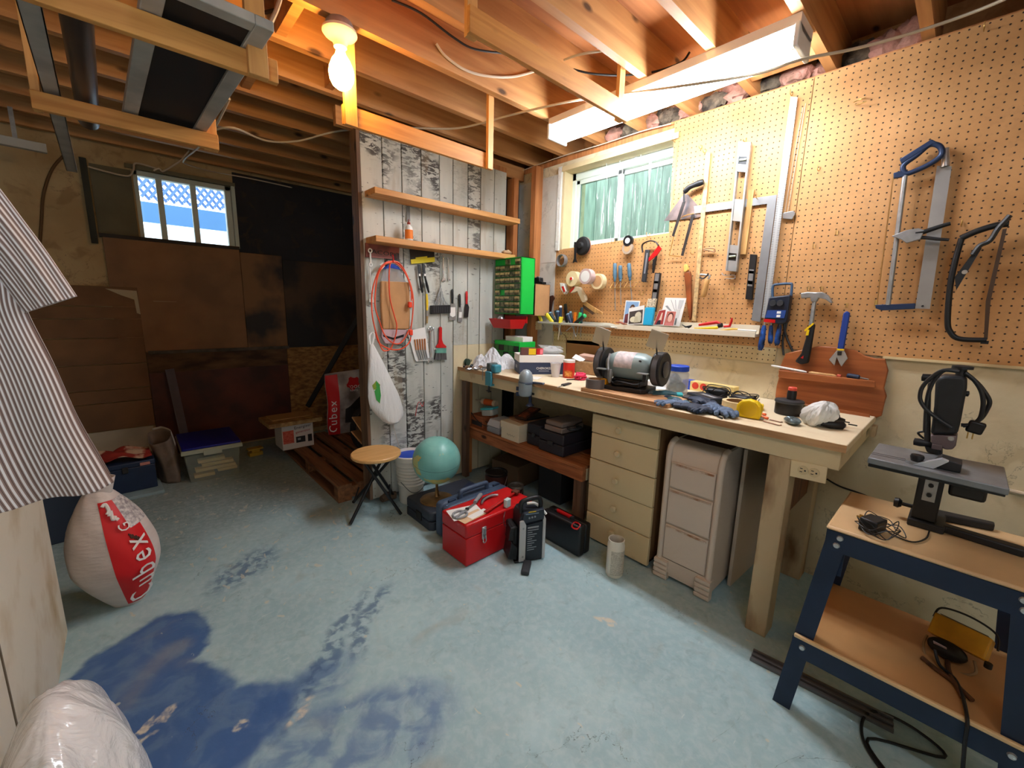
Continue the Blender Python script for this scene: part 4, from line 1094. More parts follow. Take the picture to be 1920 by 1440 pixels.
tray_tool('screwdriver', 'navy screwdriver with a pale blue cap in front of the upright one', 'screwdriver', .205, -.085, -.12, 0, .085, .011, NAVYP, PBL, .09)
tray_tool('file', 'flat black file standing tall at the back of the tray', 'file', .235, -.025, -.18, 0, .14, .014, BLACK, None, .0, .45)
tray_tool('utility_knife', 'short yellow snap cutter at the front of the tray middle', 'utility knife', .235, -.098, .12, 0, .045, .014, YG, None, .12, 1.2, mat('putty blade', (196, 186, 160), .4))
tray_tool('pliers', 'red handled pliers laid in the back of the tray', 'pliers', .275, -.03, .5, 0, .05, .011, RED, None, .0)
tray_tool('screwdriver', 'dark slim screwdriver with a blue cap behind the leaning one in the tray', 'screwdriver', .31, -.05, -.32, 0, .085, .010, DGT, PBL, .09)
tray_tool('screwdriver', 'dark leaning screwdriver with a pale cap right of the tray middle', 'screwdriver', .325, -.085, -.5, 0, .075, .013, NAVYP, PBL, .10)
tray_tool('screwdriver', 'amber transparent handled screwdriver in the tray', 'screwdriver', .345, -.075, .05, 0, .08, .012, AMB, None, .11)
tray_tool('pliers', 'mint green gripped pliers handle at the tray right end', 'pliers', .37, -.06, .15, 0, .08, .013, MINT, None, .08)
tray_tool('screwdriver', 'upright black screwdriver at the tray right end', 'screwdriver', .385, -.05, .0, 0, .115, .011, DGT, None, .09)
tray_tool('screwdriver', 'black handled screwdriver with a mint green end leaning right in the tray', 'screwdriver', .36, -.09, .95, 0, .105, .014, BLACK, MINT, .09)
w = Wall('hand_brush', 'short brush with a pale wooden back behind the tray tools', 'brush', PL(800, 1200), 'peg', .03)
MB().prism(Q(w, PL, (640, 1140), (690, 1100), (960, 1270), (955, 1310), (820, 1270)), -.006, .004).build('wooden_back', LWOOD, w.o, bev=.002)
MB().prism(Q(w, PL, (645, 1145), (820, 1275), (800, 1310), (640, 1190)), -.005, .003).build('bristles', mat('brown bristles', (86, 62, 46), .9), w.o)
w = Wall('metal_hook_tool', 'dark brown metal tool hanging at the pegboard lower left corner', 'hand tool', PL(110, 1080), 'peg', .02)
MB().prism(Q(w, PL, (70, 1090), (90, 1010), (150, 990), (180, 1040), (140, 1100), (115, 1280), (90, 1280), (95, 1120)), -.006, .004).build('body', mat('dark bronze', (74, 46, 38), .4, .5), w.o, bev=.002)

# ---- blue caddy with drivers
w = Wall('tool_caddy', 'blue and black plastic tool caddy hanging at the ledge right end', 'tool caddy', PK(165, 1100), 'peg', .03)
MB().prism(Q(w, PK, (118, 1060), (226, 1048), (208, 1185), (170, 1196), (92, 1180)), -.022, .022).build('body', mat('dark navy plastic', (24, 32, 50), .45), w.o, bev=.006)
MB().tube(p3(Q(w, PK, (130, 1060), (132, 1005), (160, 995), (215, 992), (226, 1000), (222, 1055)), 0), .006, 8).build('carry_handle', mat('steel blue plastic', (56, 84, 116), .45), w.o)
MB().prism(Q(w, PK, (112, 1125), (205, 1125), (195, 1165), (100, 1162)), -.0245, -.0222).build('blue_label', mat('label blue', (36, 70, 140), .5), w.o)
MB().prism(Q(w, PK, (96, 1168), (150, 1172), (150, 1188), (92, 1183)), -.0245, -.0222).build('red_label', RED, w.o)
MB().prism(Q(w, PK, (160, 1130), (180, 1130), (178, 1142), (158, 1142)), -.0255, -.0246).build('white_mark', PAPER, w.o)
MB().prism(Q(w, PK, (158, 1148), (177, 1148), (175, 1160), (156, 1160)), -.0255, -.0246).build('white_mark', PAPER, w.o)
for px in (140, 175):
    c = w.q(*PK(px, 1090)); MB().lathe([(.014, -.030), (.016, -.022), (0, -.022)], 16, (c[0], 0, c[1]), 1).build('knob', DKGREY, w.o)
BLG = mat('blue black grip', (36, 96, 190), .4, col2=(20, 30, 50), vs=30)
for k, (a, b, r) in enumerate((((88, 1200), (68, 1325), .0135), ((122, 1200), (118, 1292), .011), ((165, 1198), (150, 1300), .0125))):
    ww = Wall('screwdriver', ['large', 'small middle', 'right-hand'][k] + ' blue and black driver grip hanging below the caddy', 'screwdriver', PK(*a), 'peg', .03 if k else .045, 'drivers in the blue caddy')
    p = Q(ww, PK, a, b); A, Bv = Vector((p[0][0], 0, p[0][1])), Vector((p[1][0], 0, p[1][1]))
    MB().rings([A.lerp(Bv, t) for t in (0, .12, .5, .85, 1)], [r * .6, r * .8, r, r * 1.05, r * .6], 12).build('handle', BLG, ww.o)
    MB().rings([A, A + Vector((0, 0, .05))], .003, 6).build('shaft', STEEL, ww.o)
w = Wall('pliers', 'worn steel pliers with open handles hanging behind the blue caddy', 'pliers', PK(200, 1210), 'peg', .012)
MB().tube(p3(Q(w, PK, (205, 1140), (188, 1200), (200, 1260), (230, 1330)), 0), .005, 8).build('handle', DKSTEEL, w.o)
MB().tube(p3(Q(w, PK, (210, 1140), (195, 1210), (180, 1280), (185, 1350)), 0), .005, 8).build('handle', DKSTEEL, w.o)

# ---- hammer and wrench
w = Wall('hammer', 'steel claw hammer with a black and yellow grip hung on two hooks', 'hammer', PK(335, 1060), 'peg', .035)
MB().prism(Q(w, PK, (272, 1040), (308, 1034), (345, 1036), (380, 1034), (410, 1050), (432, 1085), (425, 1092), (395, 1070), (362, 1064), (352, 1082), (325, 1082), (320, 1062), (275, 1066)), -.012, .012).build('head', STEEL, w.o, bev=.003)
p = Q(w, PK, (340, 1075), (322, 1200)); MB().rings([(p[0][0], 0, p[0][1]), (p[1][0], 0, p[1][1])], [.0085, .0095], 10).build('shank', STEEL, w.o)
MB().prism(Q(w, PK, (320, 1190), (344, 1194), (325, 1310), (310, 1388), (272, 1396), (243, 1380), (275, 1340)), -.012, .012).build('grip', BLACK, w.o, bev=.006)
MB().prism(Q(w, PK, (292, 1222), (337, 1186), (340, 1194), (294, 1232)), -.0135, -.011).build('yellow_band', YELLOW, w.o)
MB().prism(Q(w, PK, (305, 1222), (318, 1222), (312, 1250), (298, 1250)), -.0135, -.011).build('yellow_mark', YELLOW, w.o)
MB().prism(Q(w, PK, (273, 1362), (288, 1350), (286, 1366)), -.0135, -.011).build('red_mark', RED, w.o)
w = Wall('adjustable_wrench', 'blue handled adjustable wrench hung jaws down right of the hammer', 'wrench', PK(485, 1230), 'peg', .028)
MB().prism(Q(w, PK, (484, 1140), (500, 1128), (518, 1138), (487, 1322), (453, 1320)), -.007, .007).build('handle', mat('blue grip', (34, 62, 140), .45), w.o, bev=.004)
MB().prism(Q(w, PK, (455, 1322), (487, 1322), (507, 1365), (475, 1407), (463, 1388), (452, 1362), (440, 1402), (412, 1372), (430, 1350)), -.006, .006).build('jaw_head', CHROME, w.o, bev=.002)
MB().prism(Q(w, PK, (455, 1330), (478, 1330), (476, 1350), (455, 1350)), -.0075, -.006).build('adjusting_screw', DKSTEEL, w.o)
MB().prism(Q(w, PK, (452, 1316), (488, 1318), (488, 1326), (452, 1324)), -.0078, .0078).build('yellow_collar', YELLOW, w.o)

# ---- big saws
HBL = mat('slate blue casting', (44, 60, 92), .4, .3)
w = Wall('hacksaw', 'hacksaw with a blue D-shaped handle hung upright on the right pegboard', 'hacksaw', PK(770, 700), 'peg', .04)
MB().rings(smooth_path(p3(Q(w, PK, (785, 400), (850, 350), (915, 298), (965, 305), (975, 345), (930, 385), (850, 425), (795, 440)), 0), 5, True), .0095, 10, closed=True, flat=1.0).build('handle', HBL, w.o)
MB().prism(Q(w, PK, (765, 372), (925, 272), (960, 290), (925, 300), (775, 395)), -.010, .010).build('handle_back', HBL, w.o, bev=.003)
p = p3(Q(w, PK, (792, 452), (707, 1098)), 0); MB().rings(p, .0085, 12).build('spine_tube', STEEL, w.o)
MB().prism(Q(w, PK, (735, 440), (790, 425), (800, 455), (735, 468)), -.008, .008).build('front_arm', HBL, w.o, bev=.002)
MB().prism(Q(w, PK, (640, 1098), (845, 1090), (842, 1118), (675, 1126), (645, 1115)), -.006, .006).build('end_arm', HBL, w.o, bev=.002)
MB().prism(Q(w, PK, (732, 445), (738, 445), (654, 1095), (648, 1095)), -.004, .004).build('blade', mat('bronze blade', (186, 140, 84), .35, .7), w.o)
p = p3(Q(w, PK, (648, 1075), (644, 1112)), 0); MB().rings(p, .006, 8).build('wing_nut', BRASSY, w.o)
w = Wall('saw_blade', 'wide flat steel saw blade with a chrome ferrule hanging beside the hacksaw', 'saw blade', PK(930, 760), 'peg', .022)
MB().prism(Q(w, PK, (952, 402), (1026, 405), (916, 1118), (843, 1116)), -.0012, .0012).build('blade', mat('dull steel sheet', (172, 168, 164), .4, .5, var=.1, vs=6), w.o)
p = p3(Q(w, PK, (1000, 315), (995, 372), (993, 408)), -.004); MB().rings(p, [.008, .012, .013], 12).build('ferrule', CHROME, w.o)
c = w.q(*PK(880, 1104)); MB().cyl((c[0], -.004, c[1]), (c[0], -.0012, c[1]), .004, n=10).build('rivet', DKSTEEL, w.o)
w = Wall('locking_pliers', 'dark locking pliers clamped across the hacksaw and the steel blade', 'pliers', PK(880, 740), 'peg', .062)
MB().rings(p3(Q(w, PK, (1020, 690), (960, 708), (880, 735), (820, 742)), 0), [.007, .008, .009, .008], 10).build('handle', BLACK, w.o)
MB().rings(p3(Q(w, PK, (1012, 772), (950, 768), (880, 760), (800, 772)), .004), [.005, .006, .007, .006], 10).build('handle', DKSTEEL, w.o)
MB().prism(Q(w, PK, (725, 755), (800, 725), (860, 715), (890, 725), (870, 770), (800, 790), (770, 770)), -.008, .010).build('jaws', STEEL, w.o, bev=.002)
w = Wall('bow_saw', 'black tubular bow saw hung at the far right of the pegboard', 'bow saw', PK(1060, 900), 'peg', .04)
MB().tube(p3(Q(w, PK, (1075, 765), (1045, 870), (1018, 1000), (1005, 1180), (1020, 1235), (1065, 1268), (1200, 1274)), 0), .0095, 10).build('frame_tube', BLACK, w.o)
MB().tube(p3(Q(w, PK, (1070, 765), (1150, 730), (1240, 702), (1312, 692)), 0), .011, 10).build('top_tube', BLACK, w.o)
MB().rings(smooth_path(p3(Q(w, PK, (1130, 850), (1165, 805), (1215, 780), (1255, 720), (1315, 655)), -.018), 4), .008, 8, flat=1.5).build('tension_lever', DKGREY, w.o)
MB().prism(Q(w, PK, (1280, 720), (1302, 715), (1220, 1080), (1205, 1270), (1185, 1280), (1195, 1080)), -.001, .001).build('blade', mat('dark saw blade', (84, 66, 54), .4, .7), w.o)
MB().prism(Q(w, PK, (1048, 1025), (1040, 960), (1160, 800), (1175, 815)), -.005, .005).build('brace', BLACK, w.o)
c = w.q(*PK(1090, 935)); MB().cyl((c[0], -.012, c[1]), (c[0], -.005, c[1]), .008, n=12).build('pivot_bolt', CHROME, w.o)
c = w.q(*PK(1190, 1285)); MB().box((c[0], 0, c[1]), (.02, .012, .012)).build('blade_pin', BLACK, w.o)
# thin cord loop with a metal clip behind the ruler
w = Wall('pull_cord', 'thin cord loop with a metal clip hanging beside the steel ruler', 'cord', PK(260, 400), 'peg', .006)
MB().tube(p3(Q(w, PK, (295, 90), (255, 330), (205, 640)), 0), .0015, 6).build('cord', CABW, w.o)
MB().tube(p3(Q(w, PK, (282, 110), (240, 340), (190, 640)), 0), .0015, 6).build('cord', CABW, w.o)
MB().prism(Q(w, PK, (182, 640), (235, 628), (246, 640), (230, 672), (182, 668)), -.010, .0).build('clip', CHROME, w.o, bev=.002)

# ---- brown wooden organiser standing on the bench against the wall
w = Wall('wooden_organiser', 'brown scalloped wooden wall organiser standing on the bench right end', 'organiser', PN(1400, 600), 'peg', .016)
OW = wood('reddish maple board', (176, 102, 54), (142, 76, 36), 0, .45, knots=False)
MB().prism(Q(w, PN, (1012, 505), (1022, 420), (1040, 350), (1045, 280), (1092, 170), (1180, 150), (1280, 130), (1340, 116), (1480, 124), (1610, 145), (1690, 190), (1760, 208), (1838, 212), (1862, 300), (1845, 370), (1830, 430), (1850, 490), (1830, 560), (1812, 640), (1770, 655), (1700, 640)), .0, .015).build('back_board', OW, w.o, bev=.004)
def trayp(pts, d):
    a = Q(w, PN, *pts)
    MB().prism(a, -d, -d + .009).build('tray_front', OW, w.o, bev=.002)
    x0, x1 = a[0][0], a[1][0]; z = (a[2][1] + a[3][1]) / 2
    MB().bx(x0, x1, -d + .0091, -.0005, z, z + .008).build('tray_floor', OW, w.o)
trayp(((1060, 290), (1775, 372), (1775, 420), (1060, 345)), .045)
trayp(((1040, 505), (1735, 618), (1735, 660), (1040, 545)), .045)
for (n_, l_, c_, a_, b_, r_, m_) in (('putty_knife', 'white bladed putty knife poking left out of the brown organiser tray', 'putty knife', (985, 262), (1250, 312), .006, PAPER), ('wood_chisel', 'pale wooden handled chisel lying in the brown organiser tray', 'chisel', (1265, 315), (1470, 342), .008, LWOOD), ('rubber_tip', 'small red rubber tip beside the chisel in the organiser tray', 'rubber tip', (1475, 340), (1510, 345), .009, mat('red rubber', (176, 66, 40), .6)), ('grip_tool', 'dark blue gripped tool at the right of the organiser tray', 'hand tool', (1550, 335), (1650, 352), .011, NAVYP)):
    ww = Wall(n_, l_, c_, PN(*a_), 'peg', .04)
    p = p3(Q(ww, PN, a_, b_), 0)
    A, Bv = Vector(p[0]), Vector(p[1])
    MB().rings([A, A.lerp(Bv, .1), A.lerp(Bv, .9), Bv], [r_ * .6, r_, r_, r_ * .6], 10).build('body', m_, ww.o)
    if n_ == 'grip_tool': MB().rings([Bv, Bv + Vector((.03, 0, -.004))], .003, 6).build('shaft', STEEL, ww.o)

# ================================================================== on the plank partition
PA = lambda x, y: (680 + x / 5.142, 440 + y / 5.142)
PS = lambda x, y: (680 + x / 6.26, 450 + y / 6.26)
PB = lambda x, y: (460 + x / 6.4, 660 + y / 6.4)
PG = lambda x, y: (900 + x / 6.857, 470 + y / 6.857)

# glue bottle on the lower shelf
p = at(767, 449, 1, YP - .07)
gb = thing('glue_bottle', 'white glue bottle with an orange label on the lower shelf', 'bottle', (p.x, YP - .07, ZS2))
MB().lathe([(0, 0), (.022, 0), (.024, .004), (.024, .075), (.020, .088), (.010, .096), (.009, .102), (0, .102)], 20).build('body', WHITE, gb)
MB().lathe([(.0245, .015), (.0245, .068)], 20).build('label', mat('orange label', (236, 130, 40), .5), gb)
MB().lathe([(.010, .100), (.010, .112), (.004, .116), (.003, .13), (0, .13)], 12).build('cap', mat('maroon cap', (140, 40, 30), .4), gb)
w = Wall('scraper', 'thin grey scraper hanging above the glue bottle', 'scraper', (765, 400), 'plank', .01)
MB().prism(w.qs((763, 386), (768, 386), (769, 415), (762, 415)), -.002, .002).build('blade', mat('dull scraper grey', (120, 120, 118), .7), w.o)

# sign
w = Wall('name_sign', 'dark red wooden name plate with black lettering under the lower shelf', 'sign', (700, 475), 'plank', .018)
q = w.qs((686, 455), (749, 463), (748, 486), (686, 482))
MB().prism(q, 0, .016).build('board', mat('dark red varnished board', (156, 84, 72), .5, var=.3, vs=12), w.o, bev=.002)
MB().prism(w.qs((697, 481.3), (735, 484.4), (735, 485.6), (697, 482.4)), -.002, 0).build('edge_line', mat('worn pink edge', (190, 120, 110), .6), w.o)
c = w.q(716, 474.5); text('JACOB', .034, BLACK, w.o, (c[0], -.0005, c[1]), sx=1.55, rot=(pi / 2, .04, 0))
w = Wall('key_bunch', 'small dark bunch of keys hanging at the right end of the name plate', 'keys', (746, 478), 'plank', .03)
for a, b in (((740, 475), (741, 487)), ((744, 474), (745, 489)), ((748, 475), (747, 490))):
    p = w.qs(a, b); MB().box(((p[0][0] + p[1][0]) / 2, 0, (p[0][1] + p[1][1]) / 2), (.007, .003, abs(p[0][1] - p[1][1]))).build('key', DKSTEEL, w.o, bev=.001)
w = Wall('ring_spanner', 'small white double ring spanner hanging at the partition left edge', 'spanner', PS(88, 200), 'plank', .03)
a, b = w.q(*PS(88, 125)), w.q(*PS(94, 288))
for c, r in ((a, .011), (b, .0095)):
    MB().rings([(c[0] + r * cos(k * pi / 8), 0, c[1] + r * sin(k * pi / 8)) for k in range(16)], .0035, 8, closed=True).build('ring', WHITE, w.o)
MB().rings([(a[0], 0, a[1] - .010), (b[0], 0, b[1] + .009)], .005, 8).build('shank', WHITE, w.o)
w = Wall('white_rod', 'long thin white plastic rod hanging below the ring spanner', 'rod', PS(90, 500), 'plank', .015)
MB().rings(p3(Q(w, PS, (82, 330), (98, 560), (112, 725)), 0), [.004, .0045, .005], 8).build('rod', WHITE, w.o)
MB().prism(Q(w, PS, (70, 690), (128, 700), (130, 735), (72, 728)), -.006, .006).build('end_tab', TRM, w.o)

# paper dust bags in clear wrap
w = Wall('vacuum_bag_pack', 'brown paper dust bag in clear plastic with a blue top hanging behind the orange cord', 'paper bag', PS(380, 760), 'plank', .02)
MB().prism(Q(w, PS, (208, 482), (400, 488), (540, 498), (550, 760), (545, 1046), (225, 1046), (208, 760)), -.012, .012).build('paper_bag', CARD, w.o, bev=.006)
MB().prism(Q(w, PS, (305, 560), (310, 560), (305, 1046), (300, 1046)), -.0130, -.012).build('bag_crease', mat('crease brown', (150, 108, 70), .9), w.o)
WRAP = mat('clear wrap', (226, 226, 230), .15, alpha=.35)
MB().prism(Q(w, PS, (215, 481), (245, 350), (330, 300), (420, 340), (505, 500)), -.008, .010).build('wrap_top', WRAP, w.o)
MB().prism(Q(w, PS, (300, 480), (330, 380), (400, 370), (430, 488)), -.006, .006).build('hose_collar', mat('straw filler', (186, 160, 110), .8, var=.5, vs=60), w.o)
MB().prism(Q(w, PS, (235, 340), (290, 290), (350, 280), (410, 310), (440, 350), (330, 330)), -.010, .010).build('blue_header', BLUE, w.o)
MB().prism(Q(w, PS, (220, 1047), (510, 1055), (490, 1170), (430, 1225), (260, 1215), (215, 1140)), -.010, .008).build('wrap_bottom', mat('pinkish printed wrap', (196, 170, 176), .3), w.o, bev=.003)
MB().prism(Q(w, PS, (230, 1110), (350, 1145), (475, 1105), (470, 1135), (350, 1170), (235, 1135)), -.0112, -.010).build('dark_band', BLACK, w.o)
MB().prism(Q(w, PS, (190, 290), (225, 262), (250, 310), (215, 345)), -.0145, -.0125).build('white_tag', PAPER, w.o)

# orange extension cord
w = Wall('extension_cord', 'coiled orange extension cord hanging on the plank wall', 'extension cord', PS(350, 245), 'plank', .052)
loops = [([(345, 250), (270, 268), (190, 355), (125, 540), (105, 700), (115, 900), (160, 1100), (225, 1275), (275, 1300), (335, 1265), (385, 1130), (400, 1000), (370, 880), (322, 690), (310, 500), (318, 300), (350, 248)], 0),
         ([(350, 245), (430, 268), (500, 360), (570, 530), (600, 700), (590, 900), (570, 1050)], .006),
         ([(350, 250), (450, 330), (530, 470), (562, 600), (566, 715)], -.008),
         ([(330, 262), (250, 290), (180, 400), (148, 560), (140, 780), (190, 950), (250, 1110), (335, 1200), (425, 1215), (490, 1150), (525, 1080), (540, 1050)], -.006),
         ([(150, 1080), (190, 1200), (270, 1260), (380, 1290), (480, 1268), (555, 1195), (568, 1115)], .004),
         ([(360, 250), (440, 290), (520, 400), (580, 570), (598, 690)], .012)]
for pts, dy in loops:
    MB().tube(p3(Q(w, PS, *pts), dy), .0042, 7).build('cord', ORANGE, w.o)
for c in ((552, 760), (560, 1085)):
    q = w.q(*PS(*c)); MB().box((q[0], -.004, q[1]), (.024, .020, .036)).build('plug', mat('orange plug', (240, 70, 40), .4), w.o, bev=.004)
    MB().box((q[0], -.004, q[1] - .022), (.012, .004, .012)).build('prong', STEEL, w.o)
MB().tube(p3(Q(w, PS, (352, 270), (358, 215), (345, 175)), -.004), .004, 6).build('red_hook', RED, w.o)

# brush pack on yellow and black card
w = Wall('paintbrush_pack', 'two black handled brushes on a yellow and black store card', 'brush set', PA(570, 240), 'plank', .012)
MB().prism(Q(w, PA, (452, 140), (690, 165), (692, 265), (465, 285)), -.002, .002).build('card', BLACK, w.o)
MB().prism(Q(w, PA, (462, 240), (692, 215), (692, 262), (466, 282)), -.003, -.002).build('yellow_band', mat('card yellow', (234, 216, 40), .5), w.o)
MB().prism(Q(w, PA, (508, 220), (620, 208), (620, 228), (508, 238)), -.0034, -.002).build('yellow_text_strip', mat('card yellow', (234, 216, 40), .5), w.o)
for a, b, c in (((535, 290), (540, 400), (568, 560)), ((575, 285), (592, 400), (630, 560))):
    ps = p3(Q(w, PA, a, b, c), -.010)
    MB().rings([ps[0], ps[1]], [.011, .009], 8, flat=.4).build('ferrule', DKGREY, w.o)
    MB().rings([ps[1], tuple(Vector(ps[1]).lerp(Vector(ps[2]), .2)), tuple(Vector(ps[1]).lerp(Vector(ps[2]), .6)), ps[2]], [.007, .006, .009, .006], 10).build('handle', BLACK, w.o)
    q = Vector(ps[1]).lerp(Vector(ps[0]), .1); MB().box((q.x, -.013, q.z), (.012, .004, .014)).build('white_label', PAPER, w.o)
w = Wall('paintbrush', 'narrow paintbrush with a yellow handle hanging on the plank wall', 'paintbrush', PA(620, 640), 'plank', .012)
ps = p3(Q(w, PA, (618, 570), (622, 650), (622, 730), (624, 785), (620, 855)), 0)
MB().rings(ps[:3], [.006, .008, .006], 10, flat=.6).build('handle', YELLOW, w.o)
MB().rings(ps[2:4], [.0075, .008], 8, flat=.5).build('ferrule', STEEL, w.o)
MB().rings(ps[3:], [.008, .007], 8, flat=.5).build('bristles', mat('tan bristles', (156, 128, 84), .9), w.o)

# wrenches and hex keys
def wrench(lbl, a, b, f, plane='plank', off=.012, r=.005, m=CHROME, jaw=.014):
    w = Wall('wrench', lbl, 'wrench', f(*a), plane, off)
    p, q = w.q(*f(*a)), w.q(*f(*b))
    A, Bv = Vector((p[0], 0, p[1])), Vector((q[0], 0, q[1]))
    MB().rings([A, A.lerp(Bv, .12), A.lerp(Bv, .9), Bv], [r * 1.0, r * .85, r, r * 1.2], 8, flat=.6, up=(0, 1, 0)).build('shank', m, w.o)
    MB().rings([(A.x + jaw * .6 * cos(k * pi / 7), 0, A.z + jaw * .6 * sin(k * pi / 7)) for k in range(14)], .003, 6, closed=True).build('ring_end', m, w.o)
    d = (Bv - A).normalized(); n = Vector((d.z, 0, -d.x))
    poly = [Bv + n * jaw * .7 - d * jaw * .4, Bv + n * jaw + d * jaw * .6, Bv + n * jaw * .55 + d * jaw * 1.3, Bv + n * jaw * .3 + d * jaw * .5, Bv - n * jaw * .3 + d * jaw * .5, Bv - n * jaw * .6 + d * jaw * 1.1, Bv - n * jaw + d * jaw * .5, Bv - n * jaw * .7 - d * jaw * .4]
    MB().prism([(v_.x, v_.z) for v_ in poly], -.004, .004).build('jaw', m, w.o, bev=.001)
    return w
wrench('chrome adjustable wrench hanging above the hex key holder', (775, 220), (780, 430), PA, jaw=.016)
wrench('slim chrome combination wrench right of the adjustable one', (825, 228), (832, 430), PA, r=.0035, jaw=.010)
wrench('big chrome adjustable wrench hanging low left of the red brush', (655, 910), (655, 1200), PA, r=.008, jaw=.026)
wrench('slim chrome wrench hanging between the big wrench and the red brush', (685, 910), (695, 1100), PA, r=.0045, off=.03, jaw=.011)
w = Wall('hex_key_holder', 'black hex key holder with keys fanned above it on the plank wall', 'hex keys', PA(750, 720), 'plank', .016)
MB().prism(Q(w, PA, (658, 682), (842, 678), (842, 755), (655, 765)), -.010, .012).build('holder', BLACK, w.o, bev=.003)
for k in range(8):
    x = 675 + k * 21
    MB().prism(Q(w, PA, (x, 692), (x + 10, 692), (x + 10, 752), (x, 752)), -.0115, -.010).build('slot', DKGREY, w.o)
for k in range(7):
    MB().rings(p3(Q(w, PA, (695 + k * 22, 680), (748 + k * 6, 490 + abs(k - 1) * 28)), -.002), .0016 + .0003 * (7 - k) * .6, 6).build('hex_key', STEEL, w.o)
# scrapers
def scraper(lbl, hm, a, b, blade, bm=STEEL):
    w = Wall('putty_knife', lbl, 'putty knife', PA(*a), 'plank', .012, 'putty knives on the plank wall')
    ps = p3(Q(w, PA, a, b), 0); A, Bv = Vector(ps[0]), Vector(ps[1])
    MB().rings([A, A.lerp(Bv, .1), A.lerp(Bv, .5), Bv], [.005, .009, .0095, .007], 10, flat=.7).build('handle', hm, w.o)
    MB().prism(Q(w, PA, *blade), -.0012, .0012).build('blade', bm, w.o)
    return w
w_ = scraper('widest putty knife with a black handle and white printed blade', BLACK, (864, 525), (866, 665), ((850, 662), (882, 662), (902, 700), (898, 825), (832, 825), (838, 700)))
MB().prism(Q(w_, PA, (845, 700), (892, 700), (892, 780), (868, 795), (842, 780)), -.0018, -.0012).build('label', PAPER, w_.o)
w_ = scraper('narrow putty knife with a black handle between the other two', BLACK, (934, 570), (937, 700), ((926, 698), (946, 698), (962, 760), (958, 842), (920, 838), (920, 750)))
MB().prism(Q(w_, PA, (930, 745), (955, 745), (953, 800), (926, 800)), -.0018, -.0012).build('label', PAPER, w_.o)
scraper('narrow putty knife with a red handle', RED, (1002, 545), (1002, 670), ((990, 668), (1014, 668), (1026, 700), (1016, 797), (978, 795), (985, 700)), DKSTEEL)
# red brush
w = Wall('paintbrush', 'wide paintbrush with a red handle hanging low on the plank wall', 'paintbrush', PA(750, 1050), 'plank', .014)
MB().prism(Q(w, PA, (735, 895), (748, 885), (762, 895), (762, 1010), (775, 1050), (805, 1075), (802, 1092), (708, 1092), (706, 1075), (728, 1050), (734, 1000)), -.006, .006).build('handle', RED, w.o, bev=.002)
MB().prism(Q(w, PA, (706, 1093), (802, 1093), (800, 1140), (705, 1140)), -.008, .008).build('ferrule', mat('aqua tinted ferrule', (120, 190, 176), .3, .5), w.o)
MB().prism(Q(w, PA, (702, 1141), (802, 1141), (806, 1205), (690, 1205)), -.007, .007).build('bristles', mat('grey bristles', (96, 94, 94), .9, var=.4, vs=80, stretch=(1, 1, .1)), w.o)
# multipack of small brushes
w = Wall('brush_multipack', 'white card of five small wooden handled brushes hanging aslant', 'brush set', PA(540, 1060), 'plank', .010)
MB().prism(Q(w, PA, (430, 930), (600, 892), (648, 1200), (630, 1216), (520, 1222), (505, 1205)), -.0015, .0015).build('card', PAPER, w.o)
for k in range(5):
    a = Q(w, PA, (498 + k * 24, 1010 - k * 2), (512 + k * 22, 1110), (545 + k * 19, 1210 - k * 2))
    MB().rings(p3(a[:2], -.006), [.005, .0045], 8).build('handle', wood('orange handle wood', (196, 124, 60), (168, 96, 40), 2, knots=False), w.o)
    MB().rings(p3(a[1:], -.006), [.0045, .0035], 8).build('ferrule', STEEL, w.o)

# hanging plastic carrier bag
w = Wall('carrier_bag', 'white plastic carrier bag with a green logo hanging from the partition edge', 'plastic bag', (700, 650), 'plank', .05)
rows = [(645, 694, 700), (660, 692, 708), (680, 690.5, 718), (700, 689.5, 727), (720, 689, 736), (740, 690, 746), (757, 693, 752), (768, 700, 755.5), (780, 711, 756), (789, 720, 751), (793.5, 728, 745)]
g = NG('thin white poly bag', .35); g.color((.86, .87, .86, 1)); g.b.inputs['Alpha'].default_value = .93
g.bump(g.noise(g.map(g.obj, scale=(30, 30, 5)), 1.4, 4, .8), .8, .012)
POLY = g.m
L = [[w.q(x0, y), w.q(x1, y)] for y, x0, x1 in rows]
def bagf(u, v_):
    i = min(int(v_ * (len(L) - 1)), len(L) - 2); t = v_ * (len(L) - 1) - i
    a = lerp(L[i][0], L[i + 1][0], t); b = lerp(L[i][1], L[i + 1][1], t)
    cx, hw = (a[0] + b[0]) / 2, (b[0] - a[0]) / 2
    an = 2 * pi * u
    k = 1 + .05 * sin(an * 5 + v_ * 7) * (1 - v_)
    dp = min(.045, hw * .85) * (0.45 + .55 * v_)
    return (cx + hw * cos(an) * k, -.0 + dp * sin(an) * k, (a[1] + b[1]) / 2)
MB().grid(bagf, 28, 26, wrap=True).build('bag', POLY, w.o)
for k in (0, 1):
    ps = Q(w, lambda x, y: (x, y), (694 + k * 4, 646), (693 + k * 9, 630 - k * 2), (699, 622))
    MB().rings(smooth_path(p3(ps, 0), 4), [.005, .006, .006, .006, .006, .005, .004, .003, .002], 8, flat=.35).build('handle', POLY, w.o)
GRN = mat('logo green', (58, 160, 70), .6); LGRN = mat('logo olive', (140, 160, 50), .6)
def on_bag(px, py, r, m, nm, squash=1.0, sides=10):
    q = w.q(px, py)
    MB().prism([(q[0] + r * cos(k * 2 * pi / sides), q[1] + r * squash * sin(k * 2 * pi / sides)) for k in range(sides)], -.052, -.049).build(nm, m, w.o)
def near_front(px, py):  # depth of the bag surface at a pixel
    q = w.q(px, py)
    best = 0
    for j in range(60):
        for i in range(40):
            p = bagf(i / 40, j / 59)
            if abs(p[0] - q[0]) < .006 and abs(p[2] - q[1]) < .006: best = min(best, p[1])
    return best
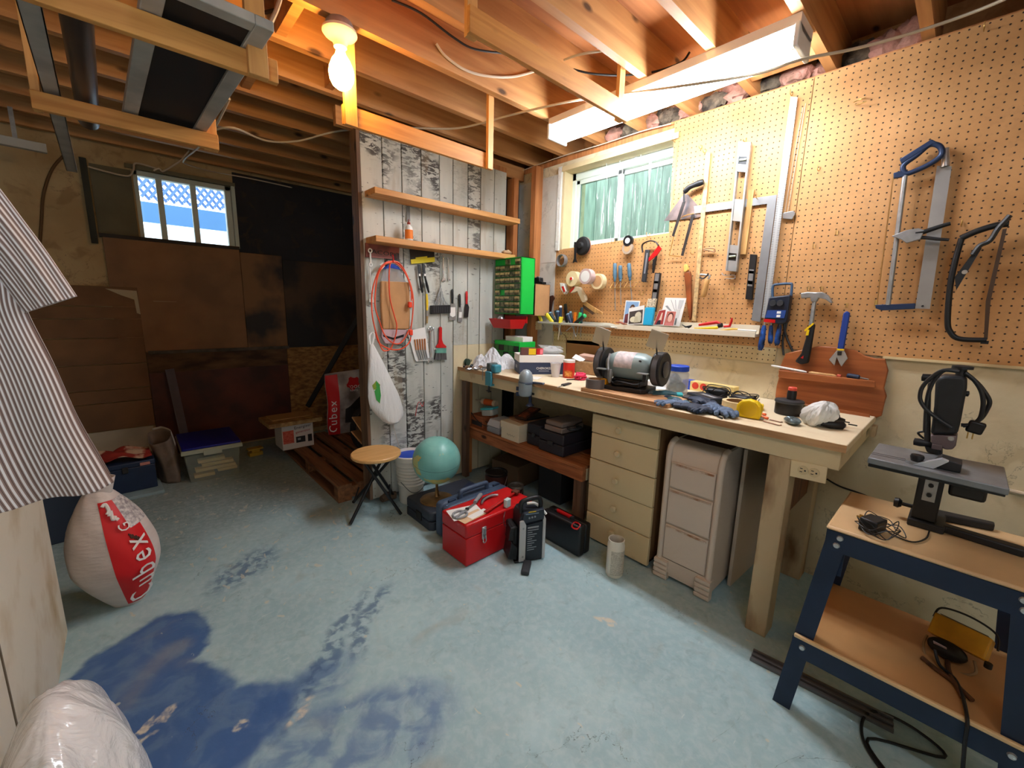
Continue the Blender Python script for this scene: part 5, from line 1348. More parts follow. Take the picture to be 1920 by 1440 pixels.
for pts, m, nm in (([(702, 712), (708, 722), (710, 740), (708, 755), (702, 748), (699, 732)], GRN, 'green_logo'), ([(695, 722), (702, 713), (709, 720), (707, 726), (698, 730)], LGRN, 'olive_logo')):
    qs_ = w.qs(*pts); dps = [near_front(*p) - .001 for p in pts]
    mb = MB(); n = len(pts)
    mb.add([(q[0], d, q[1]) for q, d in zip(qs_, dps)] + [(q[0], d + .0008, q[1]) for q, d in zip(qs_, dps)], [tuple(range(n)), tuple(range(2 * n - 1, n - 1, -1))] + [(i, (i + 1) % n, n + (i + 1) % n, n + i) for i in range(n)])
    mb.build(nm, m, w.o)
w2_ = Wall('string', 'thin pale string hanging below the carrier bag', 'string', (740, 800), 'plank', .06)
MB().tube(p3(w2_.qs((737, 795), (742, 815), (752, 850), (760, 880), (764, 900)), 0), .0014, 6).build('strand', CABW, w2_.o)
w = Wall('s_hook', 'small red-tipped wire hook on a lower plank', 's-hook', (788, 760), 'plank', .008)
MB().tube(p3(w.qs((779, 780), (783, 758), (787, 754), (792, 762), (795, 754)), 0), .002, 6).build('wire', RED, w.o)
# crumpled paper on the lower shelf's right end
p = at(965, 477, 1, YP - .10)
cp = MB().ell((0, 0, .012), (.045, .035, .014), 12, 7)
random.seed(3); cp.v = [(a * random.uniform(.8, 1.2), b * random.uniform(.8, 1.2), c * random.uniform(.7, 1.4)) for a, b, c in cp.v]
o = cp.build('paper_scrap', mat('tan paper', (196, 164, 128), .9), ang=10); o.location = (p.x - .06, YP - .08, ZS2 + .005)
tag(o, 'crumpled tan paper scrap on the right end of the lower shelf', 'paper')

# ---- green parts cabinet in the corner
CX, CY0, CY1 = 2.06, 2.165, 2.445
zt, zb = at(977, 481, 0, CX).z, at(978, 590, 0, CX).z
DGRN = mat('dark green enamel', (44, 104, 52), .45)
pc = thing('parts_cabinet', 'tall green small-parts cabinet with rows of clear drawers in the corner', 'parts cabinet', (CX, CY1, zb), -pi / 2)
Wc, Hc, Dc = CY1 - CY0, zt - zb, .135
MB().bx(0, Wc, .004, .008, 0, Hc).bx(0, .004, 0, Dc, 0, Hc).bx(Wc - .004, Wc, 0, Dc, 0, Hc).bx(0, Wc, 0, Dc, Hc - .004, Hc).bx(0, Wc, 0, Dc, 0, .004).bx(0, Wc, Dc - .004, Dc, 0, Hc).build('case', GREEN, pc)
MB().bx(.0041, Wc - .0041, .0085, .012, .0041, Hc - .0041).build('drawer_grid', mat('dark cabinet void', (20, 30, 20), .8), pc)
nr, nc = 9, 5
dw, dh = (Wc - .014) / nc, (Hc - .014) / nr
dm = MB().bx(.002, dw - .002, -.006, .0035, .002, dh - .005).mesh('drawer', mat('smoky drawer plastic', (120, 124, 84), .25, col2=(58, 64, 44), vs=40, detail=2))
lm = MB().bx(.004, dw - .004, -.009, -.0062, dh * .45, dh - .008).mesh('drawer_label', mat('yellowed label', (206, 190, 128), .6, var=.3, vs=60))
random.seed(8)
for r in range(nr):
    for c in range(nc):
        if (r, c) in ((nr - 1, 0), (nr - 1, 1), (nr - 1, 3), (3, 1)): continue
        o = bpy.data.objects.new('drawer', dm); COL.objects.link(o); o.parent = pc; o.location = (.007 + c * dw, 0, .007 + r * dh)
        if random.random() < .75:
            l = bpy.data.objects.new('drawer_label', lm); COL.objects.link(l); l.parent = o
for r in range(nr + 1):
    MB().bx(.004, Wc - .004, -.002, .004, .005 + r * dh - .001, .005 + r * dh + .0012).build('shelf_edge', DGRN, pc)
MB().bx(.0, .09, Dc, XP - .008 - CX, Hc * .4, Hc * .4 + .05).build('mounting_cleat', STUD, pc)
# lower cabinet on the bench
zt2 = at(971, 642, 0, CX).z
lc = thing('parts_cabinet', 'low green small-parts cabinet standing on the bench corner under the red bin', 'parts cabinet', (CX, CY1, ZB), -pi / 2)
MB().bx(0, Wc, .004, Dc + .03, 0, zt2 - ZB).build('case', GREEN, lc, bev=.002)
for c in range(5):
    for r in range(3):
        MB().bx(.008 + c * .054, .056 + c * .054, -.004, .0035, .012 + r * .05, .055 + r * .05).build('drawer', DGRN if (c + r) % 3 else BLACK, lc)
bx_ = MB().bx(-.09, .10, -.05, .05, 0, .035).build('white_carton', PAPER, bev=.001)
bx_.location = (2.15, 2.27, zt2 + .001); bx_.rotation_euler = (0, 0, -pi / 2)
tag(bx_, 'flat white carton lying on the low green cabinet', 'carton')
# red bin
zr0 = at(960, 617, 0, CX - .05).z
rb = thing('red_bin', 'red plastic hanging bin below the tall green cabinet', 'bin', (CX - .02, 2.31, zr0), -pi / 2)
def bowl(b0, b1, h, t=.003):
    m = MB()
    (x0, x1, y0, y1), (X0, X1, Y0, Y1) = b0, b1
    o = [(x0, y0, 0), (x1, y0, 0), (x1, y1, 0), (x0, y1, 0), (X0, Y0, h), (X1, Y0, h), (X1, Y1, h), (X0, Y1, h)]
    i = [(x0 + t, y0 + t, t), (x1 - t, y0 + t, t), (x1 - t, y1 - t, t), (x0 + t, y1 - t, t), (X0 + t, Y0 + t, h), (X1 - t, Y0 + t, h), (X1 - t, Y1 - t, h), (X0 + t, Y1 - t, h)]
    return m.add(o + i, [(0, 3, 2, 1), (0, 1, 5, 4), (1, 2, 6, 5), (2, 3, 7, 6), (3, 0, 4, 7), (8, 9, 10, 11), (8, 12, 13, 9), (9, 13, 14, 10), (10, 14, 15, 11), (11, 15, 12, 8), (4, 5, 13, 12), (5, 6, 14, 13), (6, 7, 15, 14), (7, 4, 12, 15)])
bowl((-.085, .10, -.03, .09), (-.115, .125, -.055, .11), .068).build('tub', RED, rb)
MB().bx(-.115, .125, .105, .115, .04, .09).build('hanging_lip', RED, rb)
MB().ell((-.06, .02, .06), (.03, .03, .03), 10, 7).build('scrap_parts', STEEL, rb)
# cardboard box fixed on the wall, open towards the room
zc0, zc1 = at(1008, 592, 0, 2.25).z, at(1004, 533, 0, 2.25).z
y0c, y1c = at(1006, 560, 0, 2.22).y, at(979, 560, 0, 2.20).y
cb = thing('cardboard_box', 'open cardboard box fixed to the wall beside the green cabinet', 'box', (2.22, y1c, zc0), -pi / 2 - .1)
wb, hb, db = (y1c - y0c), zc1 - zc0, .14
MB().bx(0, .004, 0, db, 0, hb).bx(wb - .004, wb, 0, db, 0, hb).bx(0, wb, 0, db, 0, .004).bx(0, wb, 0, db, hb - .004, hb).bx(0, wb, db - .004, db, 0, hb).build('carton', CARD, cb)
td = thing('tape_dispenser', 'black desk tape dispenser standing on the cardboard box', 'tape dispenser', (2.29, (y0c + y1c) / 2 - .01, zc1 + .001), -pi / 2 - .1)
MB().prism([(-.07, 0), (.07, 0), (.07, .015), (.035, .02), (.03, .048), (-.03, .05), (-.04, .02), (-.07, .018)], -.02, .02).build('body', BLACK, td, bev=.003)
MB().lathe([(.012, -.010), (.024, -.010), (.024, .010), (.012, .010), (.012, -.010)], 20, (0, 0, .034), 1).build('tape_roll', mat('smoky tape', (120, 120, 122), .3), td)
w = Wall('wall_outlet', 'cream double wall outlet left of the tool tray', 'power outlet', PG(725, 960), 'peg', .0)
MB().prism(Q(w, PG, (660, 915), (795, 905), (795, 1015), (660, 1020)), -.03, .008).build('box', mat('cream outlet plate', (226, 208, 166), .45), w.o, bev=.002)
for px in (695, 750):
    c = w.q(*PG(px, 962)); MB().cyl((c[0], -.033, c[1]), (c[0], -.03, c[1]), .011, n=14).build('socket', mat('cream socket face', (214, 194, 150), .4), w.o)
    MB().box((c[0], -.0335, c[1]), (.006, .001, .008)).build('socket_slot', BLACK, w.o)

# ================================================================== on the bench top
def bt(px, py, h=0.0): return at(px, py, 2, ZB + h)
PD = lambda x, y: (860 + x / 9.6, 630 + y / 9.6)
PE = lambda x, y: (1090 + x / 11.29, 640 + y / 11.29)
PF = lambda x, y: (1200 + x / 8.727, 700 + y / 8.727)
def blob_mesh(r, seed, rough=.2, nu=16, nv=10):
    random.seed(seed)
    m = MB().ell((0, 0, r[2]), r, nu, nv)
    ph = [random.uniform(0, 6) for _ in range(6)]
    out = []
    for x, y, z in m.v:
        a = math.atan2(y, x); k = 1 + rough * (sin(3 * a + ph[0]) * .5 + sin(5 * a + z * 40 + ph[1]) * .35 + sin(9 * a - z * 60 + ph[2]) * .25)
        out.append((x * k, y * k, max(0, z * (1 + rough * .6 * sin(4 * a + ph[3])))))
    m.v = out
    return m

# vise
p = bt(912, 700)
VT = mat('turquoise vise paint', (60, 138, 158), .4); VG = mat('grey teal casting', (92, 108, 108), .5, .2, var=.25, vs=20)
vs_ = thing('bench_vise', 'small turquoise clamp-on vise at the left end of the bench edge', 'vise', (XB + .01, p.y, ZB), -pi / 2)
MB().bx(-.045, -.005, -.02, .05, .0, .062).build('rear_jaw', VG, vs_, bev=.006)
MB().bx(.012, .058, -.03, .03, .005, .058).build('front_jaw', VT, vs_, bev=.010)
MB().bx(-.04, .04, -.012, .018, .006, .022).build('slide', DKSTEEL, vs_)
MB().bx(-.03, .03, -.042, -.026, -.075, .01).build('clamp_frame', VT, vs_, bev=.003)
MB().bx(-.03, .03, -.042, .02, -.085, -.072).build('clamp_foot', VT, vs_, bev=.002)
MB().cyl((0, -.032, -.13), (0, -.032, -.072), .006, n=10).build('clamp_screw', DKSTEEL, vs_)
MB().cyl((-.022, -.032, -.122), (.022, -.032, -.122), .004, n=8).build('tommy_bar', DKSTEEL, vs_)
MB().cyl((-.075, -.026, .03), (-.075, -.026, -.06), .003, n=8).build('handle_bar', STEEL, vs_)
MB().cyl((-.075, -.02, .028), (-.04, -.01, .028), .007, n=10).build('spindle', STEEL, vs_)
# dome-topped clamp
p = bt(990, 716)
gv = thing('clamp_on_tool', 'grey-blue dome-topped tool clamped to the bench edge in front of the navy box', 'clamp tool', (XB - .005, p.y + .01, ZB), -pi / 2)
GB = mat('grey blue casting', (150, 164, 172), .35, .2); GB2 = mat('darker blue grey', (84, 98, 116), .4, .2)
MB().lathe([(.040, -.005), (.042, .02), (.040, .035), (.033, .055), (.018, .070), (0, .075)], 24, (0, -.046, 0)).build('dome', GB, gv)
MB().lathe([(.030, -.085), (.036, -.082), (.041, -.07), (.042, -.005), (0, -.005)], 24, (0, -.050, 0)).build('body', GB, gv)
MB().lathe([(.0425, -.012), (.0435, -.010), (.0435, .0), (.0425, .002)], 24, (0, -.048, 0)).build('collar', GB2, gv)
for z in (-.04, -.072):
    MB().box((-.022, -.088, z), (.022, .004, .024), (0, 0, .45)).build('side_plate', NAVYP, gv)
MB().prism([(.02, .0), (.11, .006), (.115, -.006), (.105, -.004), (.03, -.012)], -.02, .0).build('lever', GB2, gv, bev=.002)
MB().bx(.01, .024, -.03, -.016, -.13, -.028).build('clamp_bar', NAVYP, gv, bev=.002)
MB().lathe([(.026, -.145), (.010, -.130), (.006, -.115), (0, -.115)], 14, (.017, -.023, 0)).build('clamp_foot', NAVYP, gv)
MB().cyl((.005, -.023, -.07), (.045, -.023, -.07), .007, n=10).build('clamp_knob', DKSTEEL, gv)

# shoe box with lid open
b0, bR, bL = bt(973.5, 702), bt(1034, 702), bt(952, 692.5)
NAVY = mat('navy card', (48, 58, 84), .6)
ang = math.atan2(bR.y - b0.y, bR.x - b0.x)
sb = thing('shoe_box', 'navy and white shoe box piled with small things on the bench', 'box', b0, ang)
Lb, Wb, Hb = .30, .20, .125
def box_open(m, x0, x1, y0, y1, z0, z1, t=.003):
    return m.bx(x0, x1, y0, y0 + t, z0, z1).bx(x0, x1, y1 - t, y1, z0, z1).bx(x0, x0 + t, y0, y1, z0, z1).bx(x1 - t, x1, y0, y1, z0, z1)
MB().bx(0, Lb, 0, Wb, .0, .078).build('carton', NAVY, sb, bev=.001)
MB().bx(-.002, Lb + .002, -.002, Wb + .002, .079, Hb).build('lid', PAPER, sb, bev=.001)
text('CHEROKEE', .021, PAPER, sb, (.165, -.0006, .040))
MB().bx(.13, .20, -.0008, 0, .022, .024).build('small_print_line', PAPER, sb)
MB().bx(-.0008, 0, .09, .14, .03, .05).build('end_label', GREYP, sb)
ca, sa = cos(ang), sin(ang)
def on_box(x, y, z): return (b0.x + x * ca - y * sa, b0.y + x * sa + y * ca, b0.z + z)
def small_box(lbl, x, y, sx, sy, sz, m, m2=None, rz=0, z=Hb + .001, name='small_carton'):
    t = thing(name, lbl, 'carton', on_box(x, y, z), ang + rz)
    MB().bx(-sx / 2, sx / 2, -sy / 2, sy / 2, 0, sz).build('carton', m, t, bev=.001)
    if m2: MB().bx(.0, sx / 2 - .002, -sy / 2 - .0006, -sy / 2, .004, sz - .004).build('label', m2, t)
    return t
small_box('brown and yellow parts carton on the shoe box', .06, .03, .10, .05, .048, mat('brown carton', (104, 66, 60), .5), mat('carton yellow', (244, 204, 30), .5))
small_box('small red and white packet behind the yellow carton on the shoe box', .14, .06, .05, .03, .040, RED, mat('packet pink', (230, 120, 130), .5), .3)
t = thing('blister_pack', 'clear plastic blister pack heaped on the right of the shoe box', 'packaging', on_box(.24, .12, Hb + .001), ang)
blob_mesh((.085, .06, .022), 5, .35).build('wrap', mat('crinkled clear wrap', (226, 228, 230), .12, alpha=.6), t)
MB().box((0, .02, .045), (.16, .09, .002), (.1, .05, 0)).build('tray_lid', mat('clear tray', (220, 220, 218), .15, alpha=.5), t)
o = MB().bx(-.05, .05, -.03, .03, 0, .002).build('paper_sheet', PAPER); o.location = bt(1020, 700, .0); o.rotation_euler = (0, 0, .4); o.location.z = ZB + .0005
tag(o, 'white paper slip on the bench in front of the navy box', 'paper')
o.location = bt(1003, 709)

# white cloth bundle
p = bt(935, 690)
g = NG('white cotton cloth', .9); g.color((.82, .84, .88, 1)); g.bump(g.noise(g.map(g.obj, scale=(14, 14, 5)), 1.6, 5, 1.2), 1.0, .03)
CLOTH = g.m
def clothf(u, v_):
    a = 2 * pi * u; r = (1 - v_) ** .6
    k = 1 + .18 * sin(5 * a + 1) + .10 * sin(11 * a + v_ * 6)
    pk = max(exp_(-((cos(a) * r - .0) ** 2 + (sin(a) * r) ** 2) / .25), .9 * exp_(-((cos(a) * r + .7) ** 2 + (sin(a) * r) ** 2) / .12), .75 * exp_(-((cos(a) * r - .65) ** 2 + (sin(a) * r) ** 2) / .2))
    return (.15 * r * cos(a) * k, .09 * r * sin(a) * k, .135 * pk * (1 - r ** 6) * (1 + .12 * sin(7 * a + 3 * v_)))
from math import exp as exp_
o = MB().grid(clothf, 48, 24, wrap=True).build('cloth_bundle', CLOTH, ang=80)
o.location = (1.90, 2.27, ZB + .001); o.rotation_euler = (0, 0, -.9)
tag(o, 'rumpled white cloth heaped at the left end of the bench', 'cloth')
# scraps beside the vise
gw = thing('cable_reel', 'small dark green reel lying among scraps at the bench left end', 'reel', bt(876, 686), .3)
MB().lathe([(.0, -.010), (.026, -.010), (.026, -.006), (.014, -.006), (.014, .006), (.026, .006), (.026, .010), (0, .010)], 22, (0, 0, .027), 1).build('reel', mat('bottle green', (54, 74, 62), .5), gw)
MB().tube([(.02, 0, .035), (.05, .0, .04), (.055, 0, .03), (.03, 0, .028)], .002, 6).build('wire', DKSTEEL, gw)
random.seed(11)
for k in range(9):
    pp = bt(872 + k * 4.2, 689 + (k % 3) * 2.5)
    o = blob_mesh((.016 + .006 * (k % 3), .013, .008 + .003 * (k % 2)), 20 + k, .3, 10, 6).build('metal_scrap', [DKSTEEL, mat('rusty scrap', (124, 96, 70), .7, .3), STEEL][k % 3])
    o.location = pp
    tag(o, ['dark steel', 'rusty brown', 'bright steel'][k % 3] + ' scrap ' + ['at the left of', 'in the middle of', 'at the right of'][k // 3] + ' the metal heap beside the turquoise vise', 'scrap', 'metal scraps beside the vise')
tw = thing('wood_block', 'brown wooden block standing behind the scraps at the bench left end', 'wood block', bt(893, 679), .3)
MB().bx(-.035, .035, -.02, .02, 0, .055).build('block', wood('brown block', (128, 92, 72), (92, 62, 48), 2, knots=False), tw, bev=.003)
MB().cyl((.005, 0, .055), (.02, 0, .13), .010, n=10).build('handle', wood('brown block', (128, 92, 72), (92, 62, 48), 2, knots=False), tw)

# cup, can, twine
p = bt(1045, 706)
cu = MB().lathe([(.024, 0), (.034, .085), (.037, .087), (.037, .090), (.034, .090), (.0225, .002), (0, .002)], 24).build('plastic_cup', mat('milky plastic', (232, 228, 230), .3, alpha=.75))
cu.location = (p.x - .02, p.y, ZB + .0005); tag(cu, 'translucent white plastic cup in front of the red can', 'cup')
p = bt(1064, 708)
rc = thing('food_can', 'red paper can with a picture of food on its side', 'can', (p.x + .01, p.y, ZB + .0005), -pi / 2 + .5)
MB().lathe([(0, 0), (.037, 0), (.037, .11), (0, .11)], 26).build('body', mat('can red', (214, 40, 28), .4), rc)
MB().lathe([(.0378, .098), (.0385, .112), (.035, .114), (0, .112)], 26).build('lid', PAPER, rc)
for (a0, a1, z0, z1, m) in ((-2.4, -.7, .004, .050, mat('food orange', (226, 120, 40), .5, col2=(180, 60, 20), vs=40)), (-2.2, -.9, .012, .042, mat('food gold', (240, 180, 90), .5, col2=(206, 96, 30), vs=90))):
    k0 = .0374 if z0 < .01 else .0378
    MB().grid(lambda u, v_, a0=a0, a1=a1, z0=z0, z1=z1, k0=k0: (k0 * cos(a0 + (a1 - a0) * u), k0 * sin(a0 + (a1 - a0) * u), z0 + (z1 - z0) * v_), 10, 2).build('picture', m, rc)
p = bt(1088, 712)
yn = thing('pink_twine', 'tangle of bright pink twine on the bench behind the duct tape', 'twine', (p.x, p.y, ZB))
random.seed(5)
for k in range(5):
    pts = [(.045 * cos(i * 1.1 + k) * random.uniform(.5, 1), .035 * sin(i * 1.1 + k) * random.uniform(.5, 1), .006 + random.uniform(0, .035)) for i in range(9)]
    MB().tube(pts, .0045, 6, closed=True, sub=4).build('strand', mat('hot pink twine', (226, 50, 96), .6), yn)
# brown paper parcel and papers behind
p = bt(1092, 686)
pb_ = thing('paper_parcel', 'torn brown paper parcel at the back of the bench', 'parcel', (2.285, 1.66, ZB), -pi / 2 + .05)
MB().bx(-.13, .13, -.05, .06, 0, .085).build('carton', mat('brown wrapping paper', (176, 138, 96), .85, var=.25, vs=14, bump=.8, bs=30), pb_, bev=.008)
MB().box((.0, .02, .105), (.25, .06, .03), (.15, .05, .0)).build('flap', mat('pinkish paper', (206, 168, 150), .85), pb_)
MB().box((-.11, -.03, .10), (.08, .05, .003), (.5, .3, .2)).build('white_sheet', PAPER, pb_)
w = Wall('brown_board', 'small brown rounded panel leaning on the wall behind the grinder', 'board', (1092, 665), 'peg', -.006)
MB().prism(w.qs((1062, 637), (1122, 640), (1125, 645), (1124, 700), (1062, 695)), -.006, 0).build('panel', mat('tan brown panel', (160, 120, 76), .7), w.o, bev=.002)
w = Wall('iron_bracket', 'thin dark iron bracket under the pegboard strip', 'bracket', (1063, 640), 'peg', -.006)
MB().tube(p3(w.qs((1058, 627), (1063, 634), (1063, 662)), -.004) , .004, 6).build('bracket', mat('rust iron', (110, 70, 40), .7), w.o)

# thin board along the front edge carrying tape and grinder
a0, a1 = bt(1089, 733), bt(1243, 763)
bd = MB().bx(0, .215, a1.y - .03, a0.y - .002, 0, .019).build('thin_board', wood('pinkish plank', (206, 160, 116), (176, 126, 84), 1, .6), bev=.002)
bd.location = (XB - .008, 0, ZB + .0005)
tag(bd, 'thin loose board on the bench edge under the grinder', 'board')
ZD = ZB + .0205
p = at(1111, 731, 2, ZD)
dt = thing('duct_tape', 'grey roll of duct tape lying flat on the thin board', 'tape', (XB + .048, p.y + .03, ZD))
MB().lathe([(.038, 0), (.050, 0), (.050, .048), (.038, .048), (.038, 0)], 34).build('tape_roll', mat('grey duct tape', (112, 106, 106), .35), dt)
MB().lathe([(.0365, -.0003), (.038, -.0003), (.038, .0485), (.0365, .0485), (.0365, -.0003)], 34).build('core', CARD, dt)
# black knife and scraps
kn = thing('box_cutter', 'dark pocket knife lying on the bench left of the duct tape', 'knife', bt(1062, 722), .25)
MB().prism([(-.05, 0), (.045, 0), (.05, .008), (-.045, .012)], -.012, .012).build('handle', DKGREY, kn, bev=.003)
MB().prism([(-.12, .001), (-.048, .001), (-.048, .008), (-.10, .006)], -.001, .001).build('blade', STEEL, kn)
o = MB().prism([(-.06, 0), (.06, 0), (.06, .006), (-.06, .006)], -.004, .004).build('dark_rod', BLACK); o.location = bt(1078, 712); o.rotation_euler = (0, 0, -.3)
tag(o, 'short black rod lying behind the pocket knife', 'rod')

# bench grinder
p = at(1168, 731, 2, ZD)
gr = thing('bench_grinder', 'grey bench grinder with two wheels and clear eye shields', 'grinder', (p.x + .035, p.y - .012, ZD), -pi / 2 + .12)
GC = mat('grey green enamel', (138, 156, 156), .35, .1)
IRON = mat('dark cast iron', (44, 44, 46), .5, .3)
MB().prism([(-.10, -.075), (.10, -.075), (.11, -.055), (.11, .075), (-.11, .075), (-.11, -.055)], 0, .001)
MB().slab([(-.10, -.08), (.10, -.08), (.115, -.06), (.115, .08), (-.115, .08), (-.115, -.06)], 0, .022).build('base', IRON, gr, bev=.004)
MB().slab([(-.08, -.055), (.08, -.055), (.08, .055), (-.08, .055)], .022, .062).build('pedestal', BLACK, gr, bev=.006)
zc = .125
MB().lathe([(0, -.125), (.038, -.125), (.045, -.118), (.058, -.105), (.070, -.075), (.072, -.045), (.072, .045), (.070, .075), (.058, .105), (.045, .118), (.038, .125), (0, .125)], 34, (0, 0, zc), 0).build('motor_housing', GC, gr)
MB().grid(lambda u, v_: (-.062 + .10 * u, .0728 * cos(pi * (.98 + .52 * v_)), zc + .0728 * sin(pi * (.98 + .52 * v_) + pi)), 4, 10).build('rating_label', mat('pale printed label', (220, 206, 206), .5, var=.2, vs=50), gr)
MB().ell((.075, -.058, zc + .036), (.008, .004, .006), 10, 6).build('vent_hole', BLACK, gr)
for sx in (-1, 1):
    c = sx * .155
    MB().lathe([(0, -.024), (.082, -.024), (.086, -.02), (.086, .02), (.082, .024), (0, .024)], 30, (c, .008, zc), 0).build('wheel_guard', IRON, gr)
    MB().lathe([(0, sx * .0245), (.038, sx * .0245), (.042, sx * .030), (.034, sx * .034), (0, sx * .034)], 24, (c, .008, zc), 0).build('guard_cap', mat('dark grey cap', (72, 72, 74), .4, .3), gr)
    MB().lathe([(0, -.012), (.078, -.012), (.078, .012), (0, .012)], 28, (c, -.010, zc), 0).build('wheel', mat('grinding stone', (92, 90, 92), .9), gr)
    MB().cyl((c - sx * .01, -.03, zc + .075), (c - sx * .01, -.045, zc + .14), .004, n=8).build('shield_arm', IRON, gr)
    sh = MB().box((c - sx * .005, -.052, zc + .145), (.085, .003, .095), (.35, .3, .25)).build('eye_shield', mat('scratched clear shield', (214, 200, 176), .1, alpha=.55), gr)
    MB().box((c - sx * .012, -.046, zc + .175), (.05, .006, .028), (.35, .3, .25)).build('shield_clip', mat('zinc clip', (120, 112, 108), .4, .5), gr)
    MB().box((c - sx * .045, -.095, zc - .018), (.055, .03, .006), (0, 0, 0)).build('tool_rest', STEEL, gr, bev=.001)
    MB().box((c - sx * .045, -.075, zc - .04), (.012, .012, .045)).build('rest_bracket', IRON, gr)
MB().tube([(-.05, -.06, .055), (-.09, -.05, .03), (-.02, -.088, .05), (.06, -.085, .045), (.08, -.06, .05), (-.03, -.08, .035), (-.08, -.07, .05)], .0045, 8).build('power_cord', BLACK, gr)
MB().tube([(-.09, -.06, zc + .06), (-.085, -.085, zc + .02), (-.07, -.10, zc - .03), (-.05, -.095, zc - .06)], .006, 8).build('work_lamp_arm', STEEL, gr)
MB().lathe([(.008, .02), (.014, 0), (.012, -.03), (.006, -.05)], 12, (-.062, -.10, zc - .035)).build('work_lamp', mat('dull zinc', (132, 134, 134), .4, .6), gr)
MB().bx(-.125, -.095, -.075, -.045, .001, .05).build('yellow_tag', mat('tag orange', (248, 176, 24), .5), gr)

# jar with blue lid
p = bt(1268, 737)
jr = thing('plastic_jar', 'clear plastic jar with a blue lid half full of hardware', 'jar', (p.x, p.y, ZB + .0005))
MB().lathe([(0, 0), (.052, 0), (.056, .006), (.056, .105), (.050, .118), (.050, .13), (.0485, .13), (.0485, .117), (.0545, .104), (.0545, .007), (0, .002)], 30).build('jar_body', mat('clear jar plastic', (232, 234, 236), .08, alpha=.28), jr)
MB().lathe([(.053, .122), (.053, .146), (.050, .149), (0, .149)], 30).build('lid', BLUE, jr)
blob_mesh((.046, .046, .030), 4, .25).build('contents', mat('dark hardware', (70, 70, 76), .4, .5, var=.6, vs=50), jr)
blob_mesh((.03, .03, .025), 8, .3).tf(Matrix.Translation((-.01, .01, .05))).build('contents', mat('grey hardware', (170, 172, 176), .4, .4, var=.4, vs=50), jr)
# papers and pamphlets behind the jar
for k, (px, py, sx, sy, rz, h) in enumerate(((1255, 722, .13, .10, .2, .004), (1228, 731, .07, .05, .5, .006), (1250, 712, .11, .09, -.1, .022), (1290, 716, .07, .06, .1, .05))):
    t = MB().bx(-sx, sx, -sy, sy, 0, h).build('paper_stack', PAPER, bev=.001)
    pp = bt(px, py); t.location = (min(pp.x + .06, XP - .125), pp.y, ZB + (.0005 if k != 2 else .012)); t.rotation_euler = (0, 0, -pi / 2 + rz)
    tag(t, ['loose white papers lying behind the grinder wheel', 'white envelope lying near the grinder right wheel', 'stack of white leaflets against the wall behind the jar', 'small white carton right of the jar'][k], 'papers', 'papers around the jar')
# coloured package
p = bt(1315, 733)
pk = thing('printed_carton', 'long blue and yellow printed carton with red dots behind the black case', 'carton', (2.315, .93, ZB), -pi / 2 - .05)
MB().bx(-.12, .16, -.03, .03, 0, .050).build('carton', mat('cream print', (240, 214, 140), .5), pk, bev=.001)
MB().bx(-.121, -.075, -.0308, .0308, -.0, .0505).build('blue_end', BLUE, pk)
for x in (-.045, .0):
    MB().cyl((x, -.0312, .028), (x, -.03, .028), .019, n=18).build('red_dot', mat('dot red', (230, 70, 50), .5), pk)
# black cables / adapters heap
for k, (px, py, sx, sy, sz, rz) in enumerate(((1343, 746, .050, .032, .05, .3), (1392, 757, .050, .032, .04, -.2))):
    t = thing('power_adapter', ['black power adapter wrapped in its cable against the wall', 'flat black adapter with coiled cable right of the taller one'][k], 'power adapter', bt(px, py), -pi / 2 + rz, 'adapters on the bench')
    MB().bx(-sx, sx, -sy, sy, 0, sz).build('case', DKGREY if k else BLACK, t, bev=.012)
    random.seed(k + 2)
    for j in range(4):
        pts = [((sx + .012) * cos(i * 2 * pi / 8) * random.uniform(.85, 1.15), (sy + .014) * sin(i * 2 * pi / 8) * random.uniform(.85, 1.15), sz * random.uniform(.2, 1.25)) for i in range(8)]
        MB().tube(pts, .0022, 6, closed=True, sub=4).build('cable_turn', BLACK if j % 2 else DKSTEEL, t)
# black hard case
p = bt(1322, 752)
cs = thing('hard_case', 'flat black plastic case with a pale label among the gloves', 'case', (p.x, p.y, ZB + .001), -pi / 2 - .5)
MB().bx(-.085, .085, -.045, .045, 0, .030).build('case', mat('black blue plastic', (34, 42, 54), .4), cs, bev=.006)
MB().bx(-.03, .07, -.012, .012, .0300, .0308).build('label', GREYP, cs)
# gloves: each a palm and fingers
def glove(lbl, px, py, rz, m, cuff, s=1.0, seed=0, h=0.0):
    random.seed(seed)
    p = bt(px, py)
    t = thing('work_glove', lbl, 'glove', (max(p.x, XB + .045), p.y, ZB + h + .001), rz, 'work gloves on the bench')
    MB().rings([(-.055 * s, 0, .014), (-.03 * s, 0, .017), (.0, 0, .019), (.03 * s, 0, .016), (.045 * s, 0, .012)], [.022 * s, .030 * s, .034 * s, .032 * s, .024 * s], 14, flat=.5, up=(0, 0, 1)).build('palm', m, t)
    for k in range(4):
        y = (-.027 + k * .018) * s; L = (.052, .062, .058, .045)[k] * s * random.uniform(.8, 1.1); b = random.uniform(-.010, .010)
        MB().rings(smooth_path([(.035 * s, y, .013), (.035 * s + L * .5, y + b * .6, .016 + random.uniform(0, .008)), (.035 * s + L, y + b * 1.5, .011)], 4), [.0105 * s] * 8 + [.006 * s], 10).build('finger', m, t)
    MB().rings(smooth_path([(-.01 * s, -.028 * s, .013), (.02 * s, -.050 * s, .014), (.04 * s, -.058 * s, .010)], 4), [.011 * s] * 8 + [.006 * s], 10).build('thumb', m, t)
    MB().rings([(-.085 * s, 0, .015), (-.055 * s, 0, .0155)], [.026 * s, .023 * s], 14, flat=.5, up=(0, 0, 1)).build('cuff', cuff, t)
    return t
